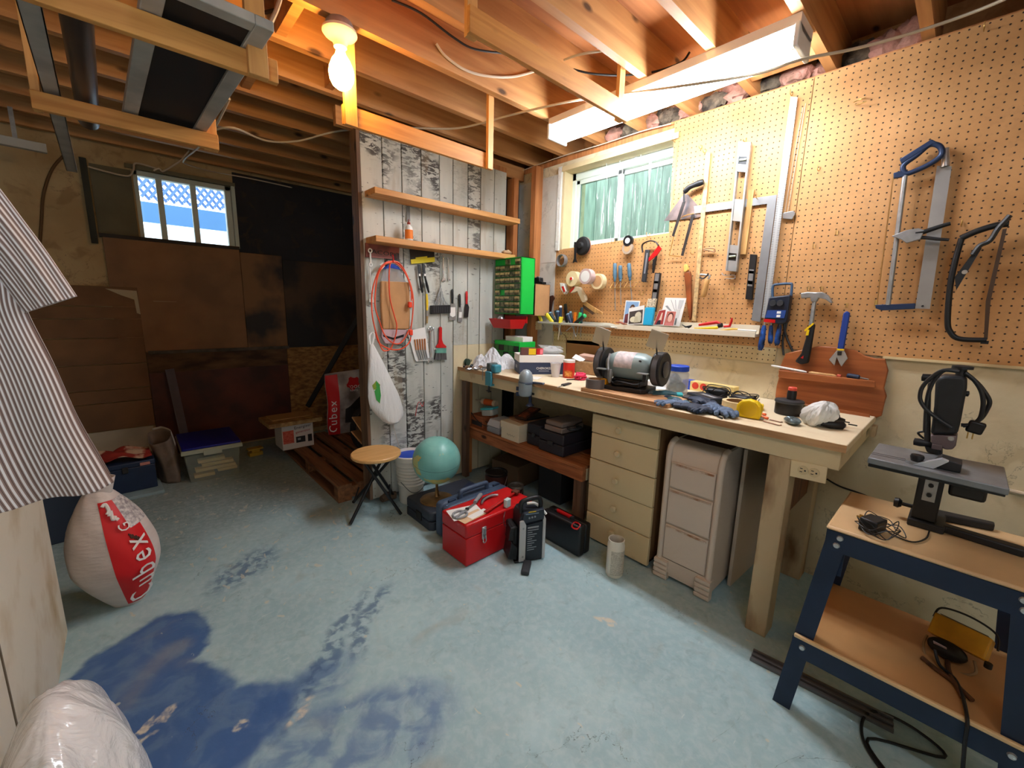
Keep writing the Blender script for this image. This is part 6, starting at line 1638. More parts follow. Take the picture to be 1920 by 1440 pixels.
GN = mat('navy coated knit', (46, 60, 86), .6, var=.3, vs=40, bump=.3); GT = mat('teal coated knit', (66, 122, 134), .6, var=.35, vs=40, bump=.3); GL = mat('slate blue knit', (110, 132, 164), .75, var=.3, vs=60, bump=.3)
glove('grey-teal glove at the left of the glove heap', 1222, 744, 1.9, mat('grey teal knit', (104, 122, 128), .7, var=.3, vs=50), GT, .9, 1)
glove('teal glove folded behind the left of the glove heap', 1248, 746, 2.3, GT, mat('aqua cuff', (40, 170, 176), .6), .9, 2, .004)
glove('teal glove with its fingers toward the bench edge', 1265, 757, -2.2, GT, GN, .85, 3)
glove('slate blue glove nearest the thin board end', 1250, 764, 2.6, GL, GN, .8, 4)
glove('slate blue glove with an aqua cuff in the heap middle', 1280, 764, 1.2, GL, mat('aqua cuff', (40, 170, 176), .6), .8, 5)
glove('dark navy glove lying along the bench edge', 1292, 773, -1.4, GN, GN, .95, 6)
glove('dark navy glove in front of the black case', 1312, 760, -1.9, GN, DKGREY, 1.0, 7, .006)
glove('navy glove curled at the heap front', 1320, 775, 2.9, GN, GL, .7, 8)
glove('pale slate glove with spread fingers right of the heap', 1335, 770, -2.6, GL, GN, .85, 9, .004)
glove('pale slate glove at the right end of the heap', 1360, 778, -2.4, GL, GN, .9, 10)
cl = thing('spring_clip', 'black spring clip lying at the right of the glove heap', 'clip', bt(1352, 783), .5)
MB().tube([(-.03, 0, .004), (0, .012, .004), (.03, .01, .004), (.05, -.01, .004), (.02, -.018, .004), (-.02, -.01, .004)], .004, 6).build('loop', BLACK, cl)
# masking tape and tape measure
p = bt(1378, 768)
mt = thing('masking_tape', 'wide cream roll of masking tape lying flat behind the tape measure', 'tape', (p.x + .03, p.y, ZB))
MB().lathe([(.050, 0), (.066, 0), (.066, .036), (.050, .036), (.050, 0)], 36).build('tape_roll', mat('cream tape', (226, 206, 160), .6), mt)
MB().lathe([(.0485, 0), (.050, 0), (.050, .0364), (.0485, .0364), (.0485, 0)], 36).build('core', CARD, mt)
p = bt(1400, 784)
tm = thing('tape_measure', 'yellow tape measure standing on its edge at the bench front', 'tape measure', (p.x + .015, p.y, ZB + .001), -pi / 2 + .1)
MB().prism([(-.045, 0), (.045, 0), (.048, .03), (.045, .055), (.03, .072), (.0, .078), (-.03, .070), (-.044, .05)], -.02, .02).build('case', YELLOW, tm, bev=.006)
MB().lathe([(.030, -.0215), (.032, -.0205), (.032, -.019), (0, -.019)], 28, (0, 0, .038), 1).build('disc', mat('darker yellow', (222, 180, 10), .4), tm)
MB().bx(.044, .056, -.009, .009, .001, .010).build('tape_tip', STEEL, tm)
ky = thing('yellow_tag', 'yellow key tag with a metal clip behind the tape measure', 'key tag', bt(1428, 768), .3)
MB().prism([(-.03, 0), (.02, 0), (.03, .012), (.02, .024), (-.03, .024)], -.006, .006).build('tag', YELLOW, ky, bev=.003)
MB().tube([(-.02, .01, .02), (-.045, .02, .03), (-.05, .02, .045), (-.03, .015, .05)], .0025, 6).build('clip', STEEL, ky)
o = MB().bx(-.012, .012, -.012, .012, 0, .03).build('yellow_block', YELLOW, bev=.003); o.location = bt(1412, 756)
tag(o, 'small yellow plastic block behind the masking tape', 'plastic block')
for k, (px, py) in enumerate(((1429, 778), (1432, 785))):
    o = MB().cyl((-.018, 0, .006), (.018, 0, .006), .0055, .004, 10).build('ear_plug', mat('orange foam', (236, 110, 60), .7)); o.location = bt(px, py); o.rotation_euler = (0, 0, 1.0 + k * .2)
    tag(o, ['orange foam ear plug farther from the bench edge', 'orange foam ear plug nearer the bench edge'][k], 'ear plug', 'ear plugs')
for k, (a, b) in enumerate((((1443, 788), (1463, 793)), ((1431, 791), (1461, 799)))):
    A, Bv = bt(*a), bt(*b)
    o = MB().rings([(0, 0, .003), tuple((Bv - A) + Vector((0, 0, .003))), tuple((Bv - A) + Vector((.012, -.004, .003)))], .0022, 6).build('hex_key', mat('rusty rod', (150, 110, 90), .5, .6)); o.location = A
    tag(o, ['short hex key farther from the bench front', 'long hex key nearest the bench front'][k], 'hex key', 'hex keys')
# hole saw / black tin with a glue stick on it
p = bt(1473, 778)
ht = thing('black_tin', 'round black tin with a lid at the right of the bench', 'tin', (p.x + .03, p.y, ZB + .0005))
MB().lathe([(0, 0), (.050, 0), (.052, .004), (.052, .052), (0, .052)], 30).build('body', mat('worn black tin', (34, 32, 34), .35, .3, var=.3, vs=20), ht)
MB().lathe([(.053, .050), (.056, .054), (.054, .062), (.03, .066), (0, .066)], 30).build('lid', DKGREY, ht)
MB().bx(.02, .04, -.054, -.047, .012, .045).build('worn_patch', mat('worn gold patch', (150, 130, 92), .5), ht)
gs = thing('small_bottle', 'small black bottle with a red cap standing on the black tin', 'bottle', (ht.location.x, ht.location.y - .005, ZB + .0675))
MB().lathe([(0, 0), (.018, 0), (.018, .03), (.016, .038), (0, .038)], 16).build('bottle', BLACK, gs)
MB().lathe([(.0165, .0385), (.0165, .050), (.014, .053), (0, .053)], 16).build('cap', mat('coral cap', (226, 84, 66), .4), gs)
# white plastic bag with a grey pouch and black plugs
p = bt(1527, 800)
pgb = thing('plastic_bag', 'crumpled white plastic bag lying at the right end of the bench', 'plastic bag', (p.x + .02, p.y + .01, ZB), -pi / 2)
def pbf(u, v_):
    a = 2 * pi * u; t = v_
    ph = t * pi
    r = sin(ph) ** .8
    k = 1 + .12 * sin(4 * a + 1.3) + .07 * sin(9 * a + t * 5)
    k += .10 * sin(15 * a + t * 9) * sin(ph) + .06 * sin(23 * a - t * 14)
    x, y, z = .050 * r * cos(a) * k, .042 * r * sin(a) * k, .048 - .048 * cos(ph) * (1 + .15 * sin(3 * a))
    x += .035 * (z / .11)
    return (x, y, max(0, z))
MB().grid(pbf, 72, 36, wrap=True).build('bag', POLY, pgb, ang=80)
pc2 = thing('foil_pouch', 'grey foil pouch lying left of the white plastic bag', 'pouch', bt(1485, 795), .6)
blob_mesh((.045, .026, .014), 31, .2).build('pouch', mat('grey blue foil', (120, 140, 148), .3, .4, var=.4, vs=40), pc2)
pl_ = thing('cable_plugs', 'black bundled cable with plugs at the bench right end', 'cable', bt(1562, 804), -.9)
MB().rings([(-.04, .01, .016), (-.01, 0, .016), (.03, 0, .016), (.038, 0, .014)], [.009, .015, .016, .009], 12).build('plug_body', BLACK, pl_)
MB().rings([(-.02, .03, .03), (.03, .04, .03), (.06, .045, .026)], [.012, .012, .006], 10).build('plug_body', BLACK, pl_)
MB().tube([(-.02, .03, .03), (0, .05, .05), (.02, .06, .06), (.04, .05, .045), (.03, .03, .03)], .004, 8).build('cable', BLACK, pl_)
for y in (.045, .0):
    MB().cyl((.05, y, .022), (.08, y, .018), .0025, n=6).build('pin', BLACK, pl_)
MB().bx(XP - .1 - XB, XP - .04 - XB, -.016, -.0005, ZB - .075, ZB - .03).build('end_cleat', WORN, bench)

# ================================================================== under the bench
def fl0(px, py): return at(px, py, 2, 0.0)
# drawer unit
DX = 1.80
dy0, dy1 = .915, 1.300
du = thing('drawer_unit', 'beige five-drawer wooden unit under the middle of the bench', 'drawer unit', (DX, dy1, 0), -pi / 2)
dwid = dy1 - dy0
BEIGE2 = mat('beige painted drawer', (218, 196, 152), .6, col2=(190, 160, 114), vs=6, thr=(.20, .36), bump=.06)
MB().bx(.004, dwid - .004, .021, .50, .035, .7505).build('carcass', wood('raw drawer side', (150, 112, 74), (110, 78, 48), 2), du)
MB().bx(.02, dwid - .02, .05, .45, 0, .035).build('plinth', DKTRIM, du)
MB().bx(0, dwid, .0205, .0212, .735, .7505).build('top_rail', BEIGE, du)
zz = [.73, .625, .479, .327, .165, .012]
for i in range(5):
    d_ = MB().bx(0, dwid, -.002 + .003 * (i % 2), .020, zz[i + 1] + .002, zz[i] - .002).build('drawer', BEIGE2, du, bev=.003)
    zc_ = (zz[i] + zz[i + 1]) / 2 + (.02 if i == 4 else 0)
    MB().lathe([(0, -.026), (.012, -.026), (.017, -.020), (.017, -.015), (.009, -.008), (.009, .0)], 18, (dwid * .46, 0, zc_), 1).build('knob', BEIGE, d_)
# waterfall dresser
WHP = mat('chippy white paint', (214, 196, 178), .55, col2=(150, 106, 70), vs=11, thr=(.17, .28), bump=.15)
ey0, ey1 = .608, .868
dr = thing('dresser', 'old chippy white three-drawer cabinet with a rounded top front under the bench', 'cabinet', (DX, ey1, 0), -pi / 2)
ew, eh, ed = ey1 - ey0, .685, .43
prof = [(ed, .02), (ed, eh), (.05, eh), (.028, eh - .006), (.012, eh - .02), (.004, eh - .04), (.004, .02)]
m_ = MB(); n = len(prof)
m_.add([(0.006, y, z) for y, z in prof] + [(ew - .006, y, z) for y, z in prof], [tuple(range(n)), tuple(range(2 * n - 1, n - 1, -1))] + [(i, (i + 1) % n, n + (i + 1) % n, n + i) for i in range(n)])
m_.build('carcass', WHP, dr)
MB().bx(.02, ew - .02, .1, ed, eh, eh + .002).build('top_veneer', wood('bare brown veneer', (96, 62, 40), (60, 38, 24), 0), dr)
for x in (0, ew - .026):
    MB().rings([(x + .013, .004, .03), (x + .013, .002, eh - .06), (x + .013, .010, eh - .025), (x + .013, .03, eh - .004), (x + .013, .06, eh + .002)], .014, 10).build('front_moulding', WHP, dr)
zz = [.602, .470, .288, .105]
for i in range(3):
    d_ = MB().bx(.030, ew - .030, -.006, .004, zz[i + 1] + .004, zz[i] - .006).build('drawer', WHP, dr, bev=.003)
    MB().bx(.036, ew - .036, -.010, -.006, zz[i] - .020, zz[i] - .012).build('finger_pull', mat('chipped brown edge', (156, 106, 70), .7, col2=(214, 196, 178), vs=30), d_)
MB().prism([(.0, .105), (ew, .105), (ew, .06), (ew * .68, .035), (ew * .5, .045), (ew * .32, .035), (0, .06)], -.004, .004).build('apron', WHP, dr)
for x in (-.004, ew - .062):
    f_ = MB().bx(x, x + .066, -.014, .02, .0, .098).build('corner_foot', WHP, dr, bev=.002)
    for k in range(4):
        MB().bx(x - .001, x + .067, -.020, -.0142, .006 + k * .024, .024 + k * .024).build('foot_rib', WHP, f_, bev=.004)
o = MB().bx(-.18, .18, -.008, .008, 0, .68).build('white_board', WHP, bev=.002)
o.location = (2.16, .582, .0); o.rotation_euler = (0, .0, -.04); tag(o, 'thin white board standing between the white cabinet and the bench leg', 'board')
# open white jug
p = fl0(1149, 1078)
jg = thing('white_canister', 'open white plastic canister with printed label on the floor by the drawers', 'canister', (p.x + .01, p.y, 0))
MB().lathe([(0, .001), (.037, 0), (.041, .006), (.0415, .16), (.038, .172), (.0385, .19), (.036, .19), (.0355, .17), (.039, .158), (.038, .01), (0, .006)], 28).build('body', mat('ivory plastic', (232, 222, 204), .45), jg)
MB().grid(lambda u, v_: (.0420 * cos(3.2 + 1.9 * u), .0420 * sin(3.2 + 1.9 * u), .018 + .125 * v_), 14, 2).build('label', mat('printed ivory label', (220, 210, 190), .5, col2=(168, 156, 140), vs=120, stretch=(1, 1, 3)), jg)
# two paint cans on the floor under the shelf
def can(lbl, px, py, r, h, m, name='paint_can', word=None, x=None):
    p = fl0(px, py) if x is None else Vector((x[0], x[1], 0))
    t = thing(name, lbl, 'paint can', p, -pi / 2 + .55)
    MB().lathe([(0, 0), (r, 0), (r * 1.02, .004), (r, .008), (r, h - .008), (r * 1.03, h - .003), (r * 1.0, h), (r * .84, h), (r * .82, h - .008), (0, h - .008)], 28).build('body', m, t)
    MB().lathe([(r * 1.005, .01), (r * 1.01, .012), (r * 1.01, h - .02), (r * 1.005, h - .018)], 28).build('label', mat(lbl[:20] + ' label', (84, 44, 36), .5, var=.3, vs=20), t)
    MB().tube([(-r * 1.02, 0, h * .85), (-r * .9, -r * .75, h * .55), (0, -r * 1.35, h * .42), (r * .9, -r * .75, h * .55), (r * 1.02, 0, h * .85)], .002, 6).build('bail_handle', STEEL, t)
    if word:
        for k, ch in enumerate(word):
            a = -pi / 2 - .42 + k * .21
            text(ch, r * .42, PAPER, t, (r * 1.02 * cos(a), r * 1.02 * sin(a), h * .48), (pi / 2, 0, a + pi / 2))
    return t
can('dark brown can lettered STAIN standing under the bench shelf', 930, 931, .075, .185, DKSTEEL, word='STAIN')
_c = fl0(930, 931); can('small squat paint can beside the stain can', 0, 0, .052, .10, STEEL, x=(_c.x + .085, _c.y - .105))
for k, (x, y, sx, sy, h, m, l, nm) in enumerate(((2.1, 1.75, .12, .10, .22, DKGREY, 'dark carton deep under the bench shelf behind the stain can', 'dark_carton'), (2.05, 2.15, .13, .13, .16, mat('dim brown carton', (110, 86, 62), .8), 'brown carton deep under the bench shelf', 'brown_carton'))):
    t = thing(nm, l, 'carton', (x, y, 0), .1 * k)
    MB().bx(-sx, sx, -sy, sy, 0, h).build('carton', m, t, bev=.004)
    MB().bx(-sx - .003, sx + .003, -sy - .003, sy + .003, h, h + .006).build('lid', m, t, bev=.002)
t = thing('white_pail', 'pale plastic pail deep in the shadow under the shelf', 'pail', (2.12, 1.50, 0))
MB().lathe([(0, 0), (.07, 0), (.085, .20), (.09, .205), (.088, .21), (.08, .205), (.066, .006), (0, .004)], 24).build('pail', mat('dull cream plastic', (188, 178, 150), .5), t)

# ---- on the under-bench shelf
ZS = SZ + .0185
def st(px, py): return at(px, py, 2, ZS)
SHX = XB + .035
t = thing('wooden_box', 'reddish wooden box at the left end of the under-bench shelf', 'box', (SHX + .08, 2.325, ZS), -pi / 2)
MB().bx(-.075, .075, -.06, .08, 0, .085).build('box', wood('orange brown box', (168, 96, 54), (126, 66, 36), 0, knots=False), t, bev=.003)
MB().bx(-.06, .06, -.0615, -.06, .012, .045).build('dark_label', DKGREY, t)
t = thing('food_tub', 'clear food tub with an aqua lid lying on the wooden box', 'food tub', (SHX + .10, 2.27, ZS + .088), -pi / 2 + .2, rot=(0, -.18, -pi / 2 + .2))
MB().slab([(-.055, -.03), (-.04, -.042), (.04, -.042), (.055, -.03), (.055, .03), (.04, .042), (-.04, .042), (-.055, .03)], 0, .045).build('tub', mat('cloudy tub', (190, 196, 190), .3, alpha=.85), t, bev=.006)
MB().slab([(-.06, -.034), (-.044, -.047), (.044, -.047), (.06, -.034), (.06, .034), (.044, .047), (-.044, .047), (-.06, .034)], .0455, .058).build('lid', mat('aqua lid', (60, 190, 206), .4), t, bev=.002)
t = thing('sealant_tube', 'orange and white sealant tube lying above the aqua tub', 'tube', (SHX + .13, 2.33, ZS + .168), -pi / 2 + .2)
MB().lathe([(0, -.075), (.024, -.075), (.024, .055), (.012, .066), (.006, .075), (.004, .125), (0, .125)], 16, (0, 0, 0), 0).tf(Matrix.Rotation(pi, 4, 'Z')).build('tube', mat('tube tan white', (216, 190, 160), .5), t)
MB().lathe([(.0245, -.03), (.0245, .05)], 16, (.0, 0, 0), 0).build('orange_band', mat('band orange', (220, 96, 40), .5), t)
t = thing('coil_cable', 'loop of black cable on the left of the under-bench shelf', 'cable', (SHX + .02, 2.30, ZS + .04), 0)
MB().tube([(-.02, .06, .06), (-.03, 0, .03), (-.02, -.08, .0), (.01, -.14, .0), (.02, -.02, .02), (.0, .08, .045)], .003, 6, closed=True).build('loop', BLACK, t)
t = thing('plastic_case', 'grey plastic case with a paler lid on the under-bench shelf', 'case', (SHX + .01, 2.20, ZS), -pi / 2)
GRC = mat('grey case plastic', (142, 144, 150), .4); GRL = mat('pale grey lid', (190, 192, 198), .4)
MB().slab([(0, .0), (.135, 0), (.135, .16), (0, .16)], 0, .045).build('base', GRC, t, bev=.006)
MB().add([(0, 0, .046), (.135, 0, .046), (.135, .16, .046), (0, .16, .046), (.012, .02, .092), (.123, .02, .092), (.123, .15, .092), (.012, .15, .092)], [(0, 3, 2, 1), (4, 5, 6, 7), (0, 1, 5, 4), (1, 2, 6, 5), (2, 3, 7, 6), (3, 0, 4, 7)]).build('lid', GRL, t, bev=.004)
MB().bx(.136, .165, .03, .09, 0, .055).build('latch_pack', DKGREY, t, bev=.003)
t = thing('shoe_box', 'cream shoe box with its lid on the under-bench shelf', 'box', (SHX - .003, 2.035, ZS), -pi / 2)
CRB = mat('cream card', (220, 210, 184), .7)
MB().bx(.004, .176, .004, .30, 0, .095).build('carton', CRB, t)
MB().bx(0, .18, 0, .304, .072, .118).build('lid', CRB, t, bev=.002)
MB().tube([(.06 + .008 * k, .0035, .035 + .006 * sin(k * 2.1)) for k in range(11)], .0008, 5).build('scribble', mat('faint grey ink', (130, 124, 112), .8), t)
t = thing('book_pile', 'dark folders and a framed picture lying on the cream shoe box', 'folders', (SHX + .06, 2.02, ZS + .1185), -pi / 2 - .1)
MB().bx(.0, .16, .0, .24, 0, .012).build('folder', mat('brown folder', (150, 110, 80), .7), t, bev=.001)
MB().bx(.02, .14, .03, .24, .0125, .022).build('folder', BLACK, t, bev=.001)
fr = MB().box((.08, .10, .045), (.09, .18, .012), (.22, .0, .3)).build('picture_frame', mat('dark frame', (60, 36, 28), .4), t, bev=.002)
MB().box((.08, .10, .0516), (.06, .15, .002), (.22, 0, .3)).build('picture', mat('coppery print', (190, 100, 66), .4, col2=(60, 34, 26), vs=30), fr)
for k, (y, w_, h, x) in enumerate(((1.83, .125, .14, .025), (1.70, .20, .135, .0))):
    t = thing('tool_case', ['narrow black tool case on the under-bench shelf next to the shoe box', 'wide black tool case at the right end of the under-bench shelf'][k], 'tool case', (SHX + .02 + x, y, ZS), -pi / 2)
    MB().bx(0, w_, 0, .30, 0, h * .5).build('base', mat('black purple plastic', (40, 38, 46), .5), t, bev=.008)
    MB().bx(0, w_, 0, .30, h * .5 + .002, h).build('lid', mat('black purple plastic', (40, 38, 46), .5), t, bev=.008)
    MB().bx(w_ * .4, w_ * .6, -.008, .0, h * .4, h * .6).build('latch', DKGREY, t, bev=.002)
t = thing('drill_case', 'tan-grey plastic drill case lying on the wide black case', 'case', (SHX + .03, 1.665, ZS + .1365), -pi / 2)
TAN = mat('tan grey plastic', (128, 112, 104), .5)
MB().slab([(0, 0), (.14, 0), (.15, .1), (.13, .22), (0, .22)], 0, .032).build('base', TAN, t, bev=.006)
MB().slab([(0.003, 0.003), (.137, .003), (.147, .1), (.127, .217), (.003, .217)], .034, .064).build('lid', TAN, t, bev=.010)
MB().tube([(.14, .05, .03), (.18, .05, .03), (.185, .12, .03), (.14, .13, .03)], .010, 8).build('handle', DKGREY, t)

# ================================================================== on the floor in front of the bench
# folding stool
sx_, sy_ = 1.022, 2.302
sz_ = at(705, 848, 1, sy_).z
sl = thing('folding_stool', 'round wooden topped folding stool with crossed black legs', 'stool', (sx_, sy_, 0))
MB().lathe([(0, sz_ - .022), (.140, sz_ - .022), (.145, sz_ - .016), (.145, sz_ - .004), (.141, sz_), (0, sz_)], 40).build('seat', wood('birch seat', (224, 178, 114), (206, 156, 92), 0, .4, knots=False), sl)
fe = [fl0(657, 985), fl0(752, 966), Vector((.960, 2.535, 0)), Vector((1.20, 2.43, 0))]
tops = [Vector((1.10, 2.34, sz_ - .024)), Vector((.94, 2.32, sz_ - .024)), Vector((1.11, 2.25, sz_ - .024)), Vector((.96, 2.24, sz_ - .024))]
for f_, t_ in zip(fe, tops):
    L_ = Vector((sx_, sy_, 0)); f_ = Vector((f_.x, f_.y, .008))
    MB().rings([f_ - L_, t_ - L_], .0095, 10).build('leg', BLACK, sl)
MB().rings([fe[0] - L_ + Vector((.05, .05, .12)), fe[2] - L_ + Vector((.02, -.05, .12))], .006, 8).build('cross_bar', BLACK, sl)
MB().rings([fe[1] - L_ + Vector((-.05, .04, .12)), fe[3] - L_ + Vector((-.05, -.03, .12))], .006, 8).build('cross_bar', BLACK, sl)
# bucket
bk = thing('white_bucket', 'white plastic bucket with ribbed stacked rims behind the globe', 'bucket', (1.275, 2.345, 0))
pr = [(0, 0), (.075, 0), (.078, .01)]
for k in range(7): pr += [(.082 + k * .002, .12 + k * .022), (.088 + k * .002, .128 + k * .022), (.084 + k * .002, .136 + k * .022)]
pr += [(.100, .29), (.108, .295), (.110, .325), (.104, .33), (.100, .32), (.09, .30), (0, .30)]
MB().lathe(pr, 28).build('bucket', mat('bucket white', (226, 218, 204), .5), bk)
MB().lathe([(0, .302), (.098, .302), (.098, .312), (0, .312)], 28).build('blue_lid', BLUE, bk)
MB().tube([(-.09, -.03, .16), (-.05, -.085, .10), (.0, -.095, .09), (.06, -.075, .12), (.09, -.02, .16)], .002, 6).build('handle', DKSTEEL, bk)
o = MB().rings([(-.05, 0, .028), (.0, .01, .032), (.05, 0, .03)], [.022, .030, .024], 10).build('stone_lump', mat('brown stone', (128, 100, 78), .9, var=.4, vs=20), ang=20)
p = fl0(720, 938); o.location = (p.x + .02, min(p.y, 2.42), 0); tag(o, 'small brown lump of rock at the foot of the plank wall', 'rock')
# case lying flat under the globe
cx0, cy0 = 1.155, 1.905
c1 = thing('tool_case', 'dark navy power tool case lying flat under the globe', 'tool case', (cx0, cy0, 0), .0)
CNV = mat('charcoal navy plastic', (52, 58, 70), .5, var=.1, vs=20)
MB().slab([(0, .02), (.02, 0), (.44, 0), (.46, .02), (.46, .28), (.44, .30), (.02, .30), (0, .28)], 0, .054).build('base', CNV, c1, bev=.006)
MB().slab([(0, .02), (.02, 0), (.44, 0), (.46, .02), (.46, .28), (.44, .30), (.02, .30), (0, .28)], .056, .112).build('lid', CNV, c1, bev=.010)
MB().bx(-.006, .0, .10, .16, .03, .08).build('latch', BLACK, c1, bev=.002)
# globe
gl = thing('globe', 'desk globe with a turquoise sea on a brass foot standing on the navy case', 'globe', (1.285, 2.045, .1125))
gz = at(820, 862, 1, 2.045).z - .1125
g = NG('globe print', .35)
v = g.obj
lat = g.sep(v)[2]; lon = g.N.new('ShaderNodeMath'); lon.operation = 'ARCTAN2'; g.L.new(g.sep(v)[1], lon.inputs[0]); g.L.new(g.sep(v)[0], lon.inputs[1])
base = g.mix(g.step(g.noise(v, 6, 4), .3, .7), (112, 178, 170), (132, 196, 186))
land = g.step(g.noise(g.map(v, (.3, .1, .62)), 5.0, 5, .2), .60, .615)
base = g.mix(land, base, g.mix(g.step(g.noise(v, 14, 2), .45, .55), (214, 190, 110), (198, 206, 140)))
gl1 = g.math('SUBTRACT', 1.0, g.step(g.math('ABSOLUTE', g.math('SUBTRACT', g.math('FRACT', g.math('MULTIPLY', lon.outputs[0], 24 / (2 * pi))), .5)), .0, .015))
gl2 = g.math('SUBTRACT', 1.0, g.step(g.math('ABSOLUTE', g.math('SUBTRACT', g.math('FRACT', g.math('MULTIPLY', lat, 28.0)), .5)), .0, .02))
base = g.mix(g.math('MULTIPLY', g.math('MAXIMUM', gl1, gl2), .35), base, (60, 110, 116))
eq = g.math('SUBTRACT', 1.0, g.step(g.math('ABSOLUTE', lat), .0008, .0018))
base = g.mix(g.math('MULTIPLY', eq, .8), base, (50, 80, 84))
g.color(base)
RG = .143
sp = MB().ell((0, 0, 0), (RG, RG, RG), 48, 28).build('sphere', g.m, gl); sp.location = (0, 0, gz); sp.rotation_euler = (.12, -.12, .4)
BRS = mat('tarnished brass', (176, 132, 78), .35, .7, var=.3, vs=14)
MB().lathe([(0, .004), (.10, .004), (.103, 0), (.10, 0), (0, 0)], 32).build('foot_edge', BRS, gl)
MB().lathe([(.10, .003), (.085, .010), (.05, .016), (.018, .022), (.012, .035), (.010, .06), (0, .06)], 32).build('foot', BRS, gl)
MB().cyl((0, 0, .05), (.0, 0, gz - RG + .004), .008, n=12).build('stem', BRS, gl)
MB().cyl((.012, .012, gz + RG - .006), (.016, .014, gz + RG + .035), .004, n=10).build('axis_pin', CHROME, gl)
bo = thing('book', 'dark blue hardback book lying on the case behind the globe', 'book', (1.50, 1.98, .1125), .5)
MB().bx(-.08, .08, -.06, .06, 0, .004).bx(-.08, .08, -.06, .06, .024, .028).bx(.076, .08, -.06, .06, .004, .024).build('cover', mat('dark blue cloth', (28, 40, 70), .6), bo)
MB().bx(-.077, .0755, -.057, .057, .0042, .0238).build('pages', PAPER, bo)
# second case standing on edge
c2_ = thing('tool_case', 'slate blue tool case standing on edge between the globe case and red toolbox', 'tool case', (1.165, 1.755, 0), .02)
SLB = mat('slate blue plastic', (68, 84, 108), .5)
MB().prism([(0, .01), (.02, 0), (.44, 0), (.46, .02), (.46, .19), (.43, .205), (.02, .205), (0, .19)], .0, .055).build('half_shell', SLB, c2_, bev=.012)
MB().prism([(0, .01), (.02, 0), (.44, 0), (.46, .02), (.46, .19), (.43, .205), (.02, .205), (0, .19)], .058, .115).build('half_shell', SLB, c2_, bev=.012)
MB().tube([(.13, .057, .200), (.135, .057, .235), (.16, .057, .243), (.30, .057, .243), (.325, .057, .235), (.33, .057, .200)], .014, 10).build('handle', SLB, c2_)
for x in (.05, .38): MB().bx(x, x + .05, .05, .065, .19, .212).build('latch', NAVYP, c2_, bev=.003)
# red toolbox
tb = thing('toolbox', 'bright red steel toolbox with a chrome latch on the floor', 'toolbox', (1.113, 1.508, 0), .01)
Lt, Wt, Ht = .46, .212, .227
MB().bx(0, Lt, 0, Wt, .004, .152).build('body', RED, tb, bev=.005)
MB().bx(-.002, Lt + .002, -.002, Wt + .002, .153, Ht).build('lid', RED, tb, bev=.010)
lt_ = MB().bx(.095, .121, -.010, -.001, .12, .185).build('latch', CHROME, tb, bev=.002)
MB().tube([(.100, -.010, .135), (.100, -.012, .105), (.116, -.012, .105), (.116, -.010, .135)], .0025, 6).build('hasp_loop', CHROME, lt_)
MB().bx(.102, .114, -.016, -.010, .150, .178).build('hook_plate', STEEL, lt_)
MB().bx(.33, .356, -.010, -.001, .12, .185).build('latch', CHROME, tb, bev=.002)
# papers, shears, pliers and a red file on the lid
T0 = Vector((1.113, 1.508, Ht + .001))
o = MB().bx(-.085, .085, -.06, .06, 0, .001).build('paper_sheet', PAPER); o.location = T0 + Vector((.075, .11, 0)); o.rotation_euler = (0, 0, -.25); tag(o, 'white paper sheet on the red toolbox under the shears', 'paper')
o = MB().bx(-.06, .06, -.02, .02, 0, .001).build('paper_slip', PAPER); o.location = T0 + Vector((.115, .055, .0015)); o.rotation_euler = (0, 0, .12); tag(o, 'narrow white slip of paper on the toolbox near its front edge', 'paper')
o = MB().bx(-.09, .06, -.035, .035, 0, .001).build('tan_sheet', mat('tan sheet', (226, 190, 150), .8)); o.location = T0 + Vector((.09, .06, .0004)); o.rotation_euler = (0, 0, .1); tag(o, 'tan sheet of paper at the toolbox end', 'paper')
sh = thing('shears', 'grey handled shears lying on the papers on the red toolbox', 'shears', T0 + Vector((.10, .125, .004)), .35)
for s in (-1, 1):
    MB().tube([(-.11, s * .010, .004), (-.085, s * .032, .004), (-.05, s * .030, .004), (-.035, s * .008, .004), (-.06, s * .002, .004), (-.095, s * .001, .004)], .0055, 8, closed=True).build('handle_loop', GREYP, sh)
    MB().prism([(-.04, -.004), (.09, 0), (.09, .003), (-.04, .004)], -.001, .001).tf(Matrix.Rotation(pi / 2, 4, 'X') @ Matrix.Rotation(0, 4, 'Z')).tf(Matrix.Translation((0, s * .004, .004))).build('blade', STEEL, sh)
MB().lathe([(.010, 0), (.010, .008), (0, .009)], 14, (-.005, 0, 0)).build('pivot', DKSTEEL, sh)
MB().rings([(.07, 0, .010), (.16, .02, .010), (.17, .02, .010)], [.010, .013, .008], 10).build('grip', GREYP, sh)
o_ = thing('pliers', 'curved steel pliers lying on the middle of the toolbox lid', 'pliers', T0 + Vector((.24, .13, .004)), .2)
MB().tube([(-.05, 0, .006), (-.01, .018, .008), (.05, .018, .008), (.085, -.005, .006)], .006, 8).build('handle', STEEL, o_)
MB().tube([(-.05, .004, .006), (-.01, .028, .006), (.04, .03, .006), (.075, .016, .006)], .005, 8).build('handle', DKSTEEL, o_)
o_ = thing('pipe_wrench', 'slender red handled wrench lying along the toolbox lid', 'wrench', T0 + Vector((.27, .06, .008)), .26)
MB().rings([(-.13, 0, .004), (.14, 0, .006)], .006, 8).build('handle', mat('dark red enamel', (176, 30, 28), .4), o_)
MB().rings([(-.13, .012, .004), (.13, .004, .006)], .004, 8).build('handle', mat('dark red enamel', (176, 30, 28), .4), o_)
MB().box((.155, 0, .008), (.035, .04, .016)).build('jaw', mat('rusty jaw', (120, 70, 56), .5, .5), o_, bev=.003)
